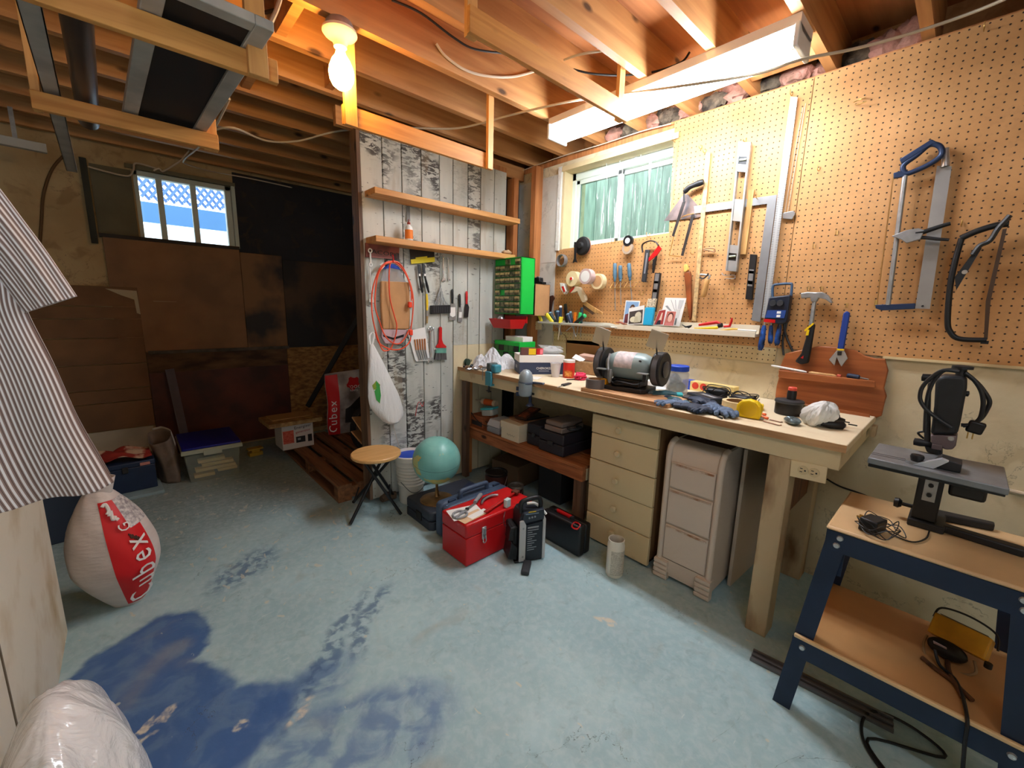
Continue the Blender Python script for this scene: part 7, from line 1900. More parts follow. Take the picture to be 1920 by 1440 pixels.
# clothes-pin like white connector and its dark cable
o_ = thing('plug_connector', 'small white plastic connector standing on the toolbox front edge', 'connector', T0 + Vector((.285, .02, 0)), .2)
MB().bx(-.018, .018, -.012, .012, 0, .045).build('block', mat('pale aqua plastic', (206, 226, 224), .4), o_, bev=.003)
MB().tube([(-.06, -.03, .004), (-.09, -.045, -.02), (-.085, -.05, -.055), (-.03, -.055, -.075), (.03, -.055, -.065)], .003, 6).build('cable', mat('dark red cable', (96, 40, 40), .5), o_)

# jump starter
jA, jB = fl0(972, 1056), fl0(1021, 1047)
ja = math.atan2(jB.y - jA.y, jB.x - jA.x)
js = thing('jump_starter', 'black and silver portable jump starter standing beside the toolbox', 'jump starter', (jA.x, jA.y, 0), ja)
jw, jd, jh = .142, .12, .27
SIL = mat('silver grey plastic', (192, 190, 188), .4); NBK = mat('blue black plastic', (26, 32, 42), .45)
MB().prism([(0.004, .012), (jw - .004, .012), (jw - .004, jh - .03), (jw - .02, jh), (.02, jh), (.004, jh - .03)], .004, jd).build('core', NBK, js, bev=.010)
MB().prism([(0, .008), (.035, .008), (.035, .205), (.02, .235), (.0, .23)], -.006, .0038).build('front_shell', SIL, js, bev=.003)
MB().prism([(jw - .016, .008), (jw, .008), (jw, .225), (jw - .010, .245), (jw - .016, .22)], -.006, .0038).build('front_shell', SIL, js, bev=.003)
MB().prism([(.037, .012), (jw - .018, .012), (jw - .018, .215), (.037, .205)], -.004, .003).build('front_panel', NBK, js)
for k in range(11):
    MB().bx(.043, .043 + (.06 if k < 2 else .05 - .012 * (k % 3)), -.0046, -.004, .185 - k * .012, .189 - k * .012 + (.005 if k == 0 else 0)).build('print_line', GREYP, js)
cp_ = MB().prism([(.012, .215), (jw - .01, .225), (jw - .012, jh + .012), (.02, jh - .002)], -.004, .02).build('control_panel', mat('dark control panel', (40, 48, 60), .4), js, bev=.003)
for x, z in ((.05, .243), (.065, .245), (.08, .247)):
    MB().cyl((x, -.006, z), (x, -.004, z), .005, n=10).build('button', GREYP, cp_)
MB().bx(.03, .10, -.0048, -.004, .262, .266).build('display', mat('display grey', (130, 150, 170), .3), cp_)
MB().bx(.045, .085, -.0052, -.0046, .272, .277).build('yellow_mark', YELLOW, cp_)
MB().tube([(.018, .03, jh - .01), (.014, .03, jh + .03), (.03, .03, jh + .052), (.10, .03, jh + .062), (.122, .03, jh + .04), (.122, .03, jh - .01)], .012, 10).build('carry_handle', BLACK, js)
MB().bx(-.035, .003, .02, .12, .04, .19).build('side_clamp', BLACK, js, bev=.010)
MB().prism([(-.055, .03), (-.01, .02), (-.005, .085), (-.04, .12)], .0, .09).build('clamp_jaw', BLACK, js, bev=.004)
MB().prism([(-.05, .12), (-.008, .11), (-.012, .185), (-.04, .19)], .02, .08).build('clamp_jaw', BLACK, js, bev=.004)
MB().bx(-.02, jw * .9, .0, jd, .0, .012).build('foot_plate', BLACK, js, bev=.003)
MB().box((.02, -.06, .012), (.04, .10, .022), (0, 0, -.5)).build('front_foot', DKGREY, js, bev=.006)
for x, z in ((.02, .19), (.02, .035)):
    MB().cyl((x, -.0075, z), (x, -.006, z), .005, n=10).build('screw', STEEL, js)
MB().tube([(.06, .06, jh + .02), (.10, .05, jh + .02), (.13, .03, jh - .005), (.15, .015, jh - .03)], .007, 8).build('white_tube', WHITE, js)
# black case with red handle
bc = thing('tool_case', 'black plastic tool case with a red handle standing right of the jump starter', 'tool case', (1.605, 1.46, 0), -pi / 2)
MB().bx(0, .268, 0, .045, .004, .172).build('half_shell', BLACK, bc, bev=.010)
MB().bx(0, .268, .047, .092, .004, .172).build('half_shell', BLACK, bc, bev=.010)
MB().rings([(.07, .046, .178), (.17, .046, .178)], .011, 10).build('handle', RED, bc)
for x in (.066, .174): MB().bx(x - .008, x + .008, .035, .057, .165, .184).build('handle_post', DKGREY, bc)
for x in (.215, ): MB().tube([(x, -.004, .16), (x + .034, -.004, .16), (x + .034, .02, .176), (x, .02, .176)], .0045, 6, closed=True, sub=3).build('latch', RED, bc)

# ================================================================== steel stand with a small band saw
STL = mat('deep blue enamel', (24, 42, 70), .4, var=.15, vs=10)
MDF = mat('brown hardboard top', (190, 140, 88), .5, var=.08, vs=5)
sd = thing('steel_stand', 'dark blue steel tool stand with hardboard shelves at the right edge', 'tool stand', (1.50, .195, 0), -pi / 2)
SW, SD_, STZ = .41, .37, .655
MB().slab([(-.006, -.008), (SW + .006, -.008), (SW + .006, SD_), (-.006, SD_)], STZ - .012, STZ).build('top_board', mat('pale bench top', (222, 186, 138), .45, var=.08, vs=5), sd, bev=.006)
def leg(sx, sy):
    x0 = 0 if sx < 0 else SW; y0 = 0 if sy < 0 else SD_
    ox = sx * .065; oy = sy * .03
    wv = .05
    m = MB()
    # angle iron, splayed outward at the foot
    A = [(x0, y0, STZ - .013), (x0 - sx * wv, y0, STZ - .013), (x0 - sx * wv + ox, y0 + oy, 0), (x0 + ox, y0 + oy, 0)]
    m.add(A + [(a, b - sy * .003, c) for a, b, c in A], [(0, 1, 2, 3), (7, 6, 5, 4), (0, 4, 5, 1), (1, 5, 6, 2), (2, 6, 7, 3), (3, 7, 4, 0)])
    B = [(x0, y0 - sy * .0031, STZ - .013), (x0, y0 - sy * wv, STZ - .013), (x0 + ox, y0 - sy * wv + oy, 0), (x0 + ox, y0 - sy * .0031 + oy, 0)]
    m.add(B + [(a - sx * .003, b, c) for a, b, c in B], [(0, 1, 2, 3), (7, 6, 5, 4), (0, 4, 5, 1), (1, 5, 6, 2), (2, 6, 7, 3), (3, 7, 4, 0)])
    return m.build('leg', STL, sd)
for sx in (-1, 1):
    for sy in (-1, 1): leg(sx, sy)
def xat(z): return .065 * (1 - z / STZ)
def yat(z): return .03 * (1 - z / STZ)
MB().bx(.0, SW, -.004, -.0005, STZ - .075, STZ - .013).build('front_rail', STL, sd)
MB().bx(.0, SW, SD_ + .0005, SD_ + .004, STZ - .075, STZ - .013).build('rear_rail', STL, sd)
for x in (-.004, SW + .0005): MB().bx(x, x + .0035, 0, SD_, STZ - .075, STZ - .013).build('side_rail', STL, sd)
LSZ = .272
MB().bx(-xat(.25), SW + xat(.25), -yat(.25) - .005, -yat(.25) - .001, LSZ - .075, LSZ - .012).build('front_rail', STL, sd)
MB().bx(-xat(.25), SW + xat(.25), SD_ + yat(.25) + .001, SD_ + yat(.25) + .005, LSZ - .075, LSZ - .012).build('rear_rail', STL, sd)
MB().bx(-xat(.25) + .004, SW + xat(.25) - .004, -yat(.25) - .0, SD_ + yat(.25), LSZ - .012, LSZ).build('lower_shelf', MDF, sd, bev=.003)
MB().bx(-xat(.25) + .004, SW + xat(.25) - .004, -yat(.25) - .012, -yat(.25) - .0005, LSZ - .010, LSZ + .002).build('shelf_edge', mat('pale shelf edge', (226, 190, 140), .4), sd, bev=.003)
for x, z in ((.03, STZ - .03), (.025, STZ - .055), (SW - .03, STZ - .03), (SW - .025, STZ - .055)):
    MB().lathe([(0, -.009), (.007, -.008), (.009, -.0042)], 12, (x, 0, z), 1).build('bolt', CHROME, sd)
for x, z in ((-xat(.24) + .03, .235), (SW + xat(.24) - .03, .235)):
    MB().lathe([(0, -.006), (.007, -.005), (.009, .0)], 12, (x, -yat(.24) - .005, z), 1).build('bolt', CHROME, sd)
MB().bx(.005, .045, .02, .0235, STZ - .16, STZ - .075).build('corner_gusset', STL, sd)

# band saw
SXp = 1.74
BS = Wall('band_saw', 'small black bench band saw with a tilted cast table on the stand', 'band saw', (1750, 1000), 'peg', XP - SXp)
BS.o.location = (SXp, BS.p0.y, STZ); BS.p0.z = STZ
BKM = mat('matte black casting', (36, 37, 40), .55, var=.15, vs=30); GTM = mat('machined grey table', (136, 140, 144), .4, .25, var=.15, vs=14)
PT = lambda x, y: (1640 + x / 6.546, 680 + y / 6.546)
PU = lambda x, y: (1580 + x / 5.647, 860 + y / 5.647)
# base
MB().slab([(-.06, -.05), (.02, -.05), (.02, -.03), (.17, -.05), (.17, -.015), (.02, .0), (.02, .07), (.12, .10), (.12, .13), (-.06, .10)], .0, .022).build('base', BKM, BS.o, bev=.004)
MB().bx(-.055, .0, -.035, .05, .022, .20).build('pedestal', BKM, BS.o, bev=.004)
MB().bx(-.04, -.012, -.0365, -.035, .085, .17).build('trunnion_plate', STEEL, BS.o)
for z in (.105, .135): MB().cyl((-.026, -.042, z), (-.026, -.0365, z), .006, n=8).build('clamp_bolt', BLACK, BS.o)
MB().bx(.01, BS.p0.y + .105, -.03, .07, .115, .185).build('lower_cover', BLACK, BS.o, bev=.008)
MB().cyl((-.085, .0, .045), (-.055, .0, .045), .006, n=8).build('knob_shaft', BLACK, BS.o)
MB().lathe([(0, -.100), (.014, -.098), (.016, -.088), (.010, -.080), (0, -.08)], 12, (0, 0, .045), 0).build('tilt_knob', BLACK, BS.o)
# table (world corners measured)
tzv = .205
y_l, y_r = .14, -.125
xl = BS.p0.y - y_l; xr = BS.p0.y - y_r
ta = MB().slab([(xl, 1.535 - SXp), (xr, 1.52 - SXp), (xr, 1.745 - SXp), (xl, 1.745 - SXp)], tzv, tzv + .018).build('table', GTM, BS.o, bev=.003)
MB().bx(xl + .002, xr - .002, 1.545 - SXp, 1.74 - SXp, tzv - .012, tzv - .0005).build('table_skirt', BLACK, BS.o, bev=.002)
MB().bx(xl + .001, xr - .09, 1.60 - SXp, 1.603 - SXp, tzv + .0181, tzv + .0186).build('mitre_slot', BLACK, ta)
MB().bx(xl + .001, xr - .09, 1.582 - SXp, 1.585 - SXp, tzv + .0181, tzv + .0186).build('mitre_slot', BLACK, ta)
xm_ = (xl + xr) / 2
MB().prism([(xm_ - .01, tzv + .019), (xm_ + .05, tzv + .019), (xm_ + .05, tzv + .042), (xm_ + .01, tzv + .048)], -.17, -.11).build('mitre_gauge', BKM, BS.o, bev=.002)
MB().prism([(xm_ - .04, tzv + .0188), (xm_ + .0, tzv + .0188), (xm_ + .025, tzv + .046), (xm_ + .012, tzv + .05)], -.185, -.165).build('mitre_fence', mat('silver fence', (200, 208, 220), .3, .5), BS.o)
MB().lathe([(.022, 0), (.022, .006), (0, .006)], 18, (xm_ - .035, -.16, tzv + .0187)).build('mitre_protractor', STEEL, BS.o)
MB().lathe([(.012, .006), (.015, .018), (.013, .024), (0, .024)], 14, (xm_ - .035, -.16, tzv + .0187)).build('mitre_knob', BLACK, BS.o)
# upper arm and head
hd = Q(BS, PT, (690, 860), (735, 520), (750, 240), (790, 170), (860, 150), (1080, 160), (1138, 185), (1135, 300), (1110, 430), (1060, 700), (1020, 860))
MB().prism(hd, -.03, .045).build('head', BKM, BS.o, bev=.008)
MB().prism(Q(BS, PT, (690, 865), (1020, 880), (1000, 1000), (960, 1045), (880, 1050), (700, 970)), -.026, .035).build('lower_head', mat('mauve grey casting', (112, 98, 100), .45, .2), BS.o, bev=.004)
MB().prism(Q(BS, PT, (600, 1000), (620, 560), (650, 260), (690, 240), (680, 600), (680, 1040), (830, 1060), (830, 1150), (640, 1100)), .0, .04).build('column', mat('grey black column', (60, 62, 66), .5), BS.o, bev=.003)
c = BS.q(*PT(1080, 60)); MB().lathe([(.022, .012), (.022, .02), (.010, .022)], 16, (c[0], 0, c[1] - .016)).build('tension_knob', BKM, BS.o)
c = BS.q(*PT(1060, 130)); MB().cyl((c[0], 0, c[1] - .012), (c[0], 0, c[1] + .012), .011, n=12).build('tension_post', BKM, BS.o)
c = BS.q(*PT(685, 190)); MB().lathe([(0, -.02), (.011, -.018), (.012, .0), (.006, .012), (0, .012)], 12, (c[0], 0, c[1]), 0).build('guide_knob', BLACK, BS.o)
c = BS.q(*PT(560, 980)); MB().lathe([(0, -.016), (.011, -.014), (.012, .0), (.006, .03), (0, .03)], 12, (c[0], 0, c[1]), 0).build('guide_knob', BLACK, BS.o)
c = BS.q(*PT(1130, 380)); MB().lathe([(0, .012), (.008, .010), (.008, .0)], 12, (c[0] - .006, 0, c[1]), 0).build('cover_screw', BLACK, BS.o)
a = Q(BS, PT, (765, 1000), (748, 1185)); MB().prism([(a[0][0] - .003, a[0][1]), (a[0][0] + .004, a[0][1]), (a[1][0] + .004, tzv + .018), (a[1][0] - .003, tzv + .018)], -.006, -.004).build('blade', DKSTEEL, BS.o)
c = BS.q(*PT(770, 1015)); MB().box((c[0], -.018, c[1]), (.022, .02, .016)).build('blade_guide', mat('mauve grey casting', (112, 98, 100), .45), BS.o, bev=.002)
c = BS.q(*PT(940, 910)); MB().cyl((c[0], -.029, c[1]), (c[0], -.026, c[1]), .007, n=10).build('guide_screw', CHROME, BS.o)
CBL = mat('black power cord', (30, 31, 33), .45)
MB().tube(p3(Q(BS, PT, (1020, 85), (930, 75), (830, 100), (720, 230), (660, 400), (640, 600), (630, 830)), -.036), .0052, 8).build('power_cord', CBL, BS.o)
MB().tube(p3(Q(BS, PT, (1040, 95), (850, 80), (700, 170), (600, 280), (570, 390), (590, 470), (660, 560), (800, 670), (950, 765)), -.044), .0052, 8).build('power_cord', CBL, BS.o)
MB().tube(p3(Q(BS, PT, (1110, 120), (1220, 210), (1300, 330), (1330, 450), (1325, 560), (1290, 680), (1200, 745), (1080, 770)), -.01), .0052, 8).build('power_cord', CBL, BS.o)
MB().tube(p3(Q(BS, PT, (1110, 130), (1250, 240), (1350, 360), (1410, 480), (1370, 590), (1300, 690), (1180, 760), (1060, 765)), .0), .0052, 8).build('power_cord', CBL, BS.o)
c = BS.q(*PT(1240, 790)); MB().box((c[0], -.005, c[1]), (.034, .024, .034), (0, .2, 0)).build('plug', BLACK, BS.o, bev=.005)
for dx in (-.006, .004): MB().box((c[0] + dx - .006, -.005, c[1] - .026), (.003, .006, .018)).build('plug_pin', BRASSY, BS.o)
MB().tube(p3(Q(BS, PT, (620, 850), (530, 870), (600, 940)), .01), .003, 6).build('bracket_wire', BLACK, BS.o)

# power adapter with cable on the stand
def stp(px, py): return at(px, py, 2, STZ + .001)
pa = thing('power_adapter', 'square black power adapter with thin cable on the stand top', 'power adapter', stp(1634, 995), -pi / 2 - .3)
MB().bx(-.022, .022, -.03, .03, 0, .04).build('case', BLACK, pa, bev=.004)
random.seed(12)
for j in range(4):
    pts = [(.05 * cos(i * pi / 4) * random.uniform(.7, 1.25) + .015, .05 * sin(i * pi / 4) * random.uniform(.8, 1.1) + .0, .004 + random.uniform(0, .04)) for i in range(8)]
    MB().tube(pts, .0014, 6, closed=True, sub=5).build('cable_turn', BLACK, pa)
for y in (-.008, .008): MB().box((-.03, y, .03), (.016, .002, .006)).build('pin', BRASSY, pa)
t = thing('lead_wire', 'thin dark lead curving from the adapter to the band saw base', 'cable', (0, 0, STZ + .003))
MB().tube([tuple(stp(x, y) - Vector((0, 0, STZ))) for x, y in ((1655, 990), (1675, 1005), (1710, 1018), (1735, 1012), (1742, 998))], .0022, 6).build('lead', BLACK, t)

# yellow work light on the lower shelf
p = at(1800, 1215, 2, LSZ)
wl_ = thing('work_light', 'yellow floodlight with black back lying on the stand lower shelf', 'work light', (1.725, -.115, LSZ - .012), -pi / 2 - .25)
wl_.scale = (.72, .72, .72)
YLW = mat('worn amber enamel', (226, 158, 30), .45, var=.15, vs=10)
fr = MB().add([(-.085, -.02, .09), (.085, -.02, .09), (.085, .05, .045), (-.085, .05, .045), (-.085, .03, .165), (.085, .03, .165), (.085, .10, .12), (-.085, .10, .12)],
              [(0, 1, 5, 4), (1, 2, 6, 5), (2, 3, 7, 6), (3, 0, 4, 7), (0, 3, 2, 1), (4, 5, 6, 7)]).build('reflector_housing', YLW, wl_, bev=.006)
MB().add([(-.07, .038, .1625), (.07, .038, .1625), (.07, .09, .1295), (-.07, .09, .1295), (-.07, .039, .164), (.07, .039, .164), (.07, .091, .131), (-.07, .091, .131)], [(0, 1, 5, 4), (1, 2, 6, 5), (2, 3, 7, 6), (3, 0, 4, 7), (0, 3, 2, 1), (4, 5, 6, 7)]).build('lens', mat('dark lens', (90, 72, 44), .2), wl_)
MB().ell((-.015, -.025, .055), (.062, .035, .038), 18, 10).build('rear_shell', BLACK, wl_)
MB().box((-.03, -.055, .075), (.04, .003, .028), (.7, 0, 0)).build('rating_label', mat('lilac label', (206, 192, 200), .5), wl_)
MB().tube([(.06, -.01, .06), (.075, -.04, .03), (.04, -.07, .012), (-.05, -.08, .01), (-.08, -.04, .03), (-.085, .0, .06)], .005, 8).build('stand_bracket', mat('tan tube', (150, 120, 84), .5), wl_)
MB().tube([(-.09, .05, .13), (-.08, .09, .165), (0, .105, .175), (.08, .10, .155), (.10, .06, .11)], .004, 6).build('carry_wire', DKTRIM, wl_)
MB().lathe([(.012, 0), (.012, .02), (0, .02)], 10, (.095, .0, .055)).build('wing_knob', DKTRIM, wl_)
# its flex, running off the shelf to the floor
fx = thing('flex_cord', 'black flex running from the work light over the stand shelf to the floor', 'cable', (0, 0, 0))
pts = [(1.67, -.075, LSZ + .035), (1.64, -.09, LSZ + .012), (1.60, -.125, LSZ + .010), (1.475, -.145, LSZ + .008), (1.452, -.15, LSZ - .05), (1.44, -.16, .12), (1.42, -.17, .02), (1.38, -.18, .006)]
pts += [tuple(at(x, y, 2, .006)) for x, y in ((1830, 1560), (1770, 1450), (1720, 1370), (1650, 1335), (1618, 1345), (1620, 1390), (1650, 1440), (1700, 1500))]
MB().tube(pts[:8], .0042, 8).build('flex', BLACK, fx)
MB().tube([(1.44, -.05, .006), (1.54, .02, .006)] + [tuple(at(x, y, 2, .006)) for x, y in ((1770, 1420), (1720, 1370), (1650, 1335), (1620, 1345), (1618, 1385), (1650, 1440), (1700, 1490), (1760, 1540))], .0042, 8).build('flex', BLACK, fx)
o_ = thing('pliers', 'rusty pliers lying on the stand lower shelf beside the work light flex', 'pliers', at(1790, 1285, 2, LSZ + .001), .5)
RST = mat('rusty steel', (126, 84, 56), .6, .5, var=.4, vs=20)
MB().tube([(-.05, -.01, .006), (0, .0, .007), (.05, -.012, .006), (.09, -.03, .006)], .006, 8).build('handle', RST, o_)
MB().tube([(-.05, .01, .006), (0, .002, .007), (.04, .02, .006), (.08, .035, .006)], .006, 8).build('handle', RST, o_)
# flat black strip and foot of a threshold under the bench leg
o = MB().bx(0, .06, -.20, .20, 0, .004).bx(.0, .008, -.2, .2, .004, .012).bx(.025, .033, -.2, .2, .004, .012).bx(.052, .06, -.2, .2, .004, .012).build('metal_threshold', mat('dull metal strip', (120, 118, 120), .4, .6))
p = fl0(1425, 1242); o.location = (p.x, p.y - .17, 0); o.rotation_euler = (0, 0, .1); tag(o, 'ridged metal strip lying on the floor under the stand', 'metal strip')
o = MB().tube([tuple(at(x, y, 0, XP + .008)) for x, y in ((1550, 898), (1575, 912), (1620, 928), (1680, 955))], .004, 6).build('wall_cable', CABB); tag(o, 'dark cable running from the bench outlet along the wall', 'cable')
o = MB().tube([tuple(at(x, y, 0, XP + .004)) for x, y in ((1885, 918), (1920, 926), (1990, 942))], .008, 8).build('wall_conduit', CABW); tag(o, 'pale conduit along the wall behind the band saw', 'conduit')

# ================================================================== left foreground
# striped shirt hung above the low wall
g = NG('striped shirt cotton', .85)
sxyz = g.sep(g.obj)
uvx = g.N.new('ShaderNodeAttribute'); uvx.attribute_name = 'stripe'
s_ = g.math('FRACT', g.math('MULTIPLY', uvx.outputs['Fac'], 76.0))
c_ = g.mix(g.step(s_, .34, .46), (222, 218, 218), (134, 112, 104))
c_ = g.mix(g.math('MULTIPLY', g.step(g.math('ABSOLUTE', g.math('SUBTRACT', s_, .74)), .07, .05), .9), c_, (74, 58, 54))
g.color(c_)
SHIRT = g.m
SY = 1.30
shirt = thing('striped_shirt', 'white and brown striped shirt hanging above the low wall at the left edge', 'shirt', (-.36, SY, .86))
def shp(px, py):
    p = at(px, py, 1, SY); return (p.x + .36, p.z - .86)
def sheet(name, rows, nu, dfun, thick=.003, ks=1.0):
    """rows: list of (left x,z),(right x,z) from top to bottom"""
    nv = (len(rows) - 1) * 8
    vs, st_ = [], []
    for j in range(nv + 1):
        f = j / 8; i = min(int(f), len(rows) - 2); t = f - i
        def cr(k):
            P = [Vector(rows[max(0, min(len(rows) - 1, i + d))][k]) for d in (-1, 0, 1, 2)]
            return .5 * ((2 * P[1]) + (P[2] - P[0]) * t + (2 * P[0] - 5 * P[1] + 4 * P[2] - P[3]) * t * t + (3 * P[1] - P[0] - 3 * P[2] + P[3]) * t ** 3)
        a, b = cr(0), cr(1)
        for k in range(nu + 1):
            u = k / nu; q = a.lerp(b, u)
            vs.append((q.x, dfun(u, j / nv), q.y)); st_.append(u * ks)
    fs = [(j * (nu + 1) + k, j * (nu + 1) + k + 1, (j + 1) * (nu + 1) + k + 1, (j + 1) * (nu + 1) + k) for j in range(nv) for k in range(nu)]
    me = bpy.data.meshes.new(name); me.from_pydata(vs, [], fs)
    at_ = me.attributes.new('stripe', 'FLOAT', 'POINT')
    at_.data.foreach_set('value', st_)
    me.materials.append(SHIRT); me.shade_smooth()
    o = bpy.data.objects.new(name, me); COL.objects.link(o); o.parent = shirt
    m = o.modifiers.new('solid', 'SOLIDIFY'); m.thickness = thick; m.offset = 0
    return o
R_ = [shp(-20, 330), shp(20, 440), shp(42, 530), shp(55, 590), shp(105, 690), shp(150, 790), shp(190, 860), shp(213, 900)]
def mirror(p, z=None): return (-p[0] , p[1])
Rb = R_
rows = [((-q[0] - .02, q[1]), q) for q in Rb]
rows[-1] = ((-rows[-1][1][0], rows[-1][1][1] + .01), rows[-1][1])
fold = lambda u, v_: -.02 - .075 * sin(pi * u) + (.016 * sin(u * 30 + 1.5 * v_) + .012 * sin(u * 17 + 2)) * (.25 + v_)
sheet('front_panel', rows, 90, fold)
sheet('back_panel', [((a[0], a[1] + .01), (b[0] - .004, b[1] + .01)) for a, b in rows], 60, lambda u, v_: .02 + .05 * sin(pi * u) + .01 * sin(u * 25) * v_)
# sleeve: a tapering flattened tube drawn in the shirt plane
S0 = [shp(-25, 325), shp(0, 352), shp(45, 412), shp(88, 470), shp(122, 520), shp(146, 556)]
S1 = [shp(-60, 460), shp(-20, 500), shp(5, 520), shp(25, 545), shp(40, 565), shp(55, 585)]
srows = [(b, a) for a, b in zip(S0, S1)]
sheet('sleeve_front', srows, 36, lambda u, v_: -.05 - .035 * sin(pi * u) + .004 * sin(u * 22 + 3 * v_), ks=.18)
sheet('sleeve_back', srows, 24, lambda u, v_: -.03 + .02 * sin(pi * u))
SL = [(-q[0], q[1]) for q in S0]; SL1 = [(-q[0] + .0, q[1]) for q in S1]
sheet('sleeve_front', [(a, b) for a, b in zip(SL, SL1)], 30, lambda u, v_: -.05 - .035 * sin(pi * u))
MB().rings(smooth_path([(-.16, 0, .56), (0, -.0, .66), (.16, 0, .56)], 6), .008, 8).build('clothes_hanger', LWOOD, shirt)
MB().tube([(0, 0, .66), (0, 0, .76), (.02, 0, .79), (.0, 0, .81), (0, 0, ZJ - .86)], .002, 6).build('hanger_hook', STEEL, shirt)

# big pellet sack: lathe-like body with a printed band
p = fl0(200, 1120)
def sack(name, lbl, loc, rz, ht, wd, dp, seed, lean=0.0, tuft=True, body=None):
    t = thing(name, lbl, 'sack', loc, rz)
    random.seed(seed)
    def pt(a, v_):
        # pillow section that narrows to the tied top
        r = (sin(pi * min(1, (v_ * .86 + .10))) ** .55) * (1 - .25 * v_ ** 3)
        r *= .72 + .28 * min(1, v_ / .35)
        k = 1 + .02 * sin(9 * a + v_ * 20) * (1 if v_ > .7 else .4)
        e = 2 / 2.6
        cx = (abs(cos(a)) ** e) * (1 if cos(a) >= 0 else -1); sy_ = (abs(sin(a)) ** e) * (1 if sin(a) >= 0 else -1)
        return Vector((wd / 2 * r * k * cx + lean * v_ * ht, dp / 2 * r * k * sy_, ht * v_))
    def fn(u, v_): return tuple(pt(2 * pi * u, v_))
    return t, pt, fn
SACK = mat('woven white sack', (226, 214, 208), .6, var=.05, vs=8, bump=.25, bs=26, stretch=(1, 1, 4))
SRED = mat('sack print red', (214, 30, 34), .5)
bagloc = (-.118, 2.27, 0)
t, pt, fn = sack('pellet_sack', 'full white and red pellet sack leaning at the low wall end', bagloc, -.35, .51, .275, .27, 3, -.10)
MB().grid(fn, 48, 36, wrap=True).build('sack', SACK, t, ang=80)
def band(a0, a1, v0, v1, off, m, nm, nu=16, nv=30, edge=None):
    def f(u, v_):
        vv = v0 + (v1 - v0) * v_
        A0, A1 = (a0, a1) if edge is None else edge(vv)
        a = A0 + (A1 - A0) * u
        c = pt(a, vv); n = Vector((cos(a), sin(a), 0)); return tuple(c + n * off)
    return MB().grid(f, nu, nv).build(nm, m, t, ang=80)
A0, A1 = -1.35, -.10
band(A0, A1, .03, .93, .0015, SRED, 'red_band', 20, 36)
band(-.55, .35, .70, .93, .0025, mat('printed white panel', (232, 226, 222), .55, col2=(150, 140, 144), vs=70), 'white_panel', 12, 10)
def wrap_text(word, a_c, v0, v1, size, m, nm='lettering', squeeze=1.0):
    n = len(word)
    for k, ch in enumerate(word):
        vv = v0 + (v1 - v0) * (k + .5) / n
        c = pt(a_c, vv); nr = Vector((cos(a_c), sin(a_c), 0)).normalized()
        d = (pt(a_c, vv + .02) - pt(a_c, vv - .02)).normalized()      # reading direction, up the sack
        nrm = (nr - d * nr.dot(d)).normalized(); upv = nrm.cross(d)
        M = Matrix(((d.x, upv.x, nrm.x, c.x + nr.x * .006), (d.y, upv.y, nrm.y, c.y + nr.y * .006), (d.z, upv.z, nrm.z, c.z + nr.z * .006), (0, 0, 0, 1)))
        o = text(ch, size, m, t, (0, 0, 0)); o.matrix_local = M @ Matrix.Diagonal((squeeze, 1.1, 1, 1)); o.name = nm
wrap_text('Cubex', -.62, .05, .64, .115, PAPER, squeeze=.85)
wrap_text('G', -.72, .70, .76, .05, PAPER)
def stroke(nm, uv, r, m):
    MB().tube([tuple(pt(a, v_) + Vector((cos(a), sin(a), 0)) * .004) for a, v_ in uv], r, 6).build(nm, m, t)
stroke('printed_mark', [(-1.20, .90), (-1.02, .915), (-.98, .87), (-1.10, .845)], .006, PAPER)
stroke('printed_mark', [(-1.05, .83), (-.92, .86), (-.98, .80), (-.84, .82)], .006, PAPER)
stroke('printed_mark', [(-.90, .79), (-.78, .80)], .006, PAPER)
INK = mat('handwritten dark ink', (80, 50, 40), .7)
stroke('handwriting', [(-.72 + .018 * k, .655 + .022 * sin(k * 2.4) - .004 * k) for k in range(16)], .002, INK)
tp = pt(0, 1.0)
MB().grid(lambda u, v_: (tp.x - .01 + (.02 + .07 * v_) * cos(2 * pi * u) - .05 * v_, (.02 + .025 * v_) * sin(2 * pi * u), .485 + .075 * v_), 24, 5, wrap=True).build('tied_ear', SACK, t, ang=80, solid=.002)

# white bag at the bottom left corner
g = NG('glossy white film', .2); g.color((.88, .87, .88, 1)); g.b.inputs['Coat Weight'].default_value = .3
g.bump(g.noise(g.map(g.obj, (0, 0, 0), (.3, .2, .5), (5, 9, 5)), 1.6, 5, 1.0), .9, .03)
wb_ = thing('white_sack', 'crumpled glossy white plastic sack in the lower left corner', 'plastic sack', (-.170, .93, 0), .0)
def wbf(u, v_):
    a = 2 * pi * u; ph = pi * (.5 * v_ + .5) if False else v_
    r = (1 - v_ ** 3.2) ** .7
    k = 1 + .05 * sin(5 * a + 2) + .03 * sin(13 * a + v_ * 9)
    z = .575 * v_ * (1 + .05 * sin(3 * a + 1) * (1 - v_))
    return (.122 * r * cos(a) * k - .004 * v_, .30 * r * sin(a) * k + .07 * v_, z)
MB().grid(wbf, 56, 30, wrap=True).build('sack', g.m, wb_, ang=80)

# ================================================================== back area behind the partition
PINE_D = wood('dirty pallet wood', (142, 96, 60), (96, 62, 38), 1, .8)
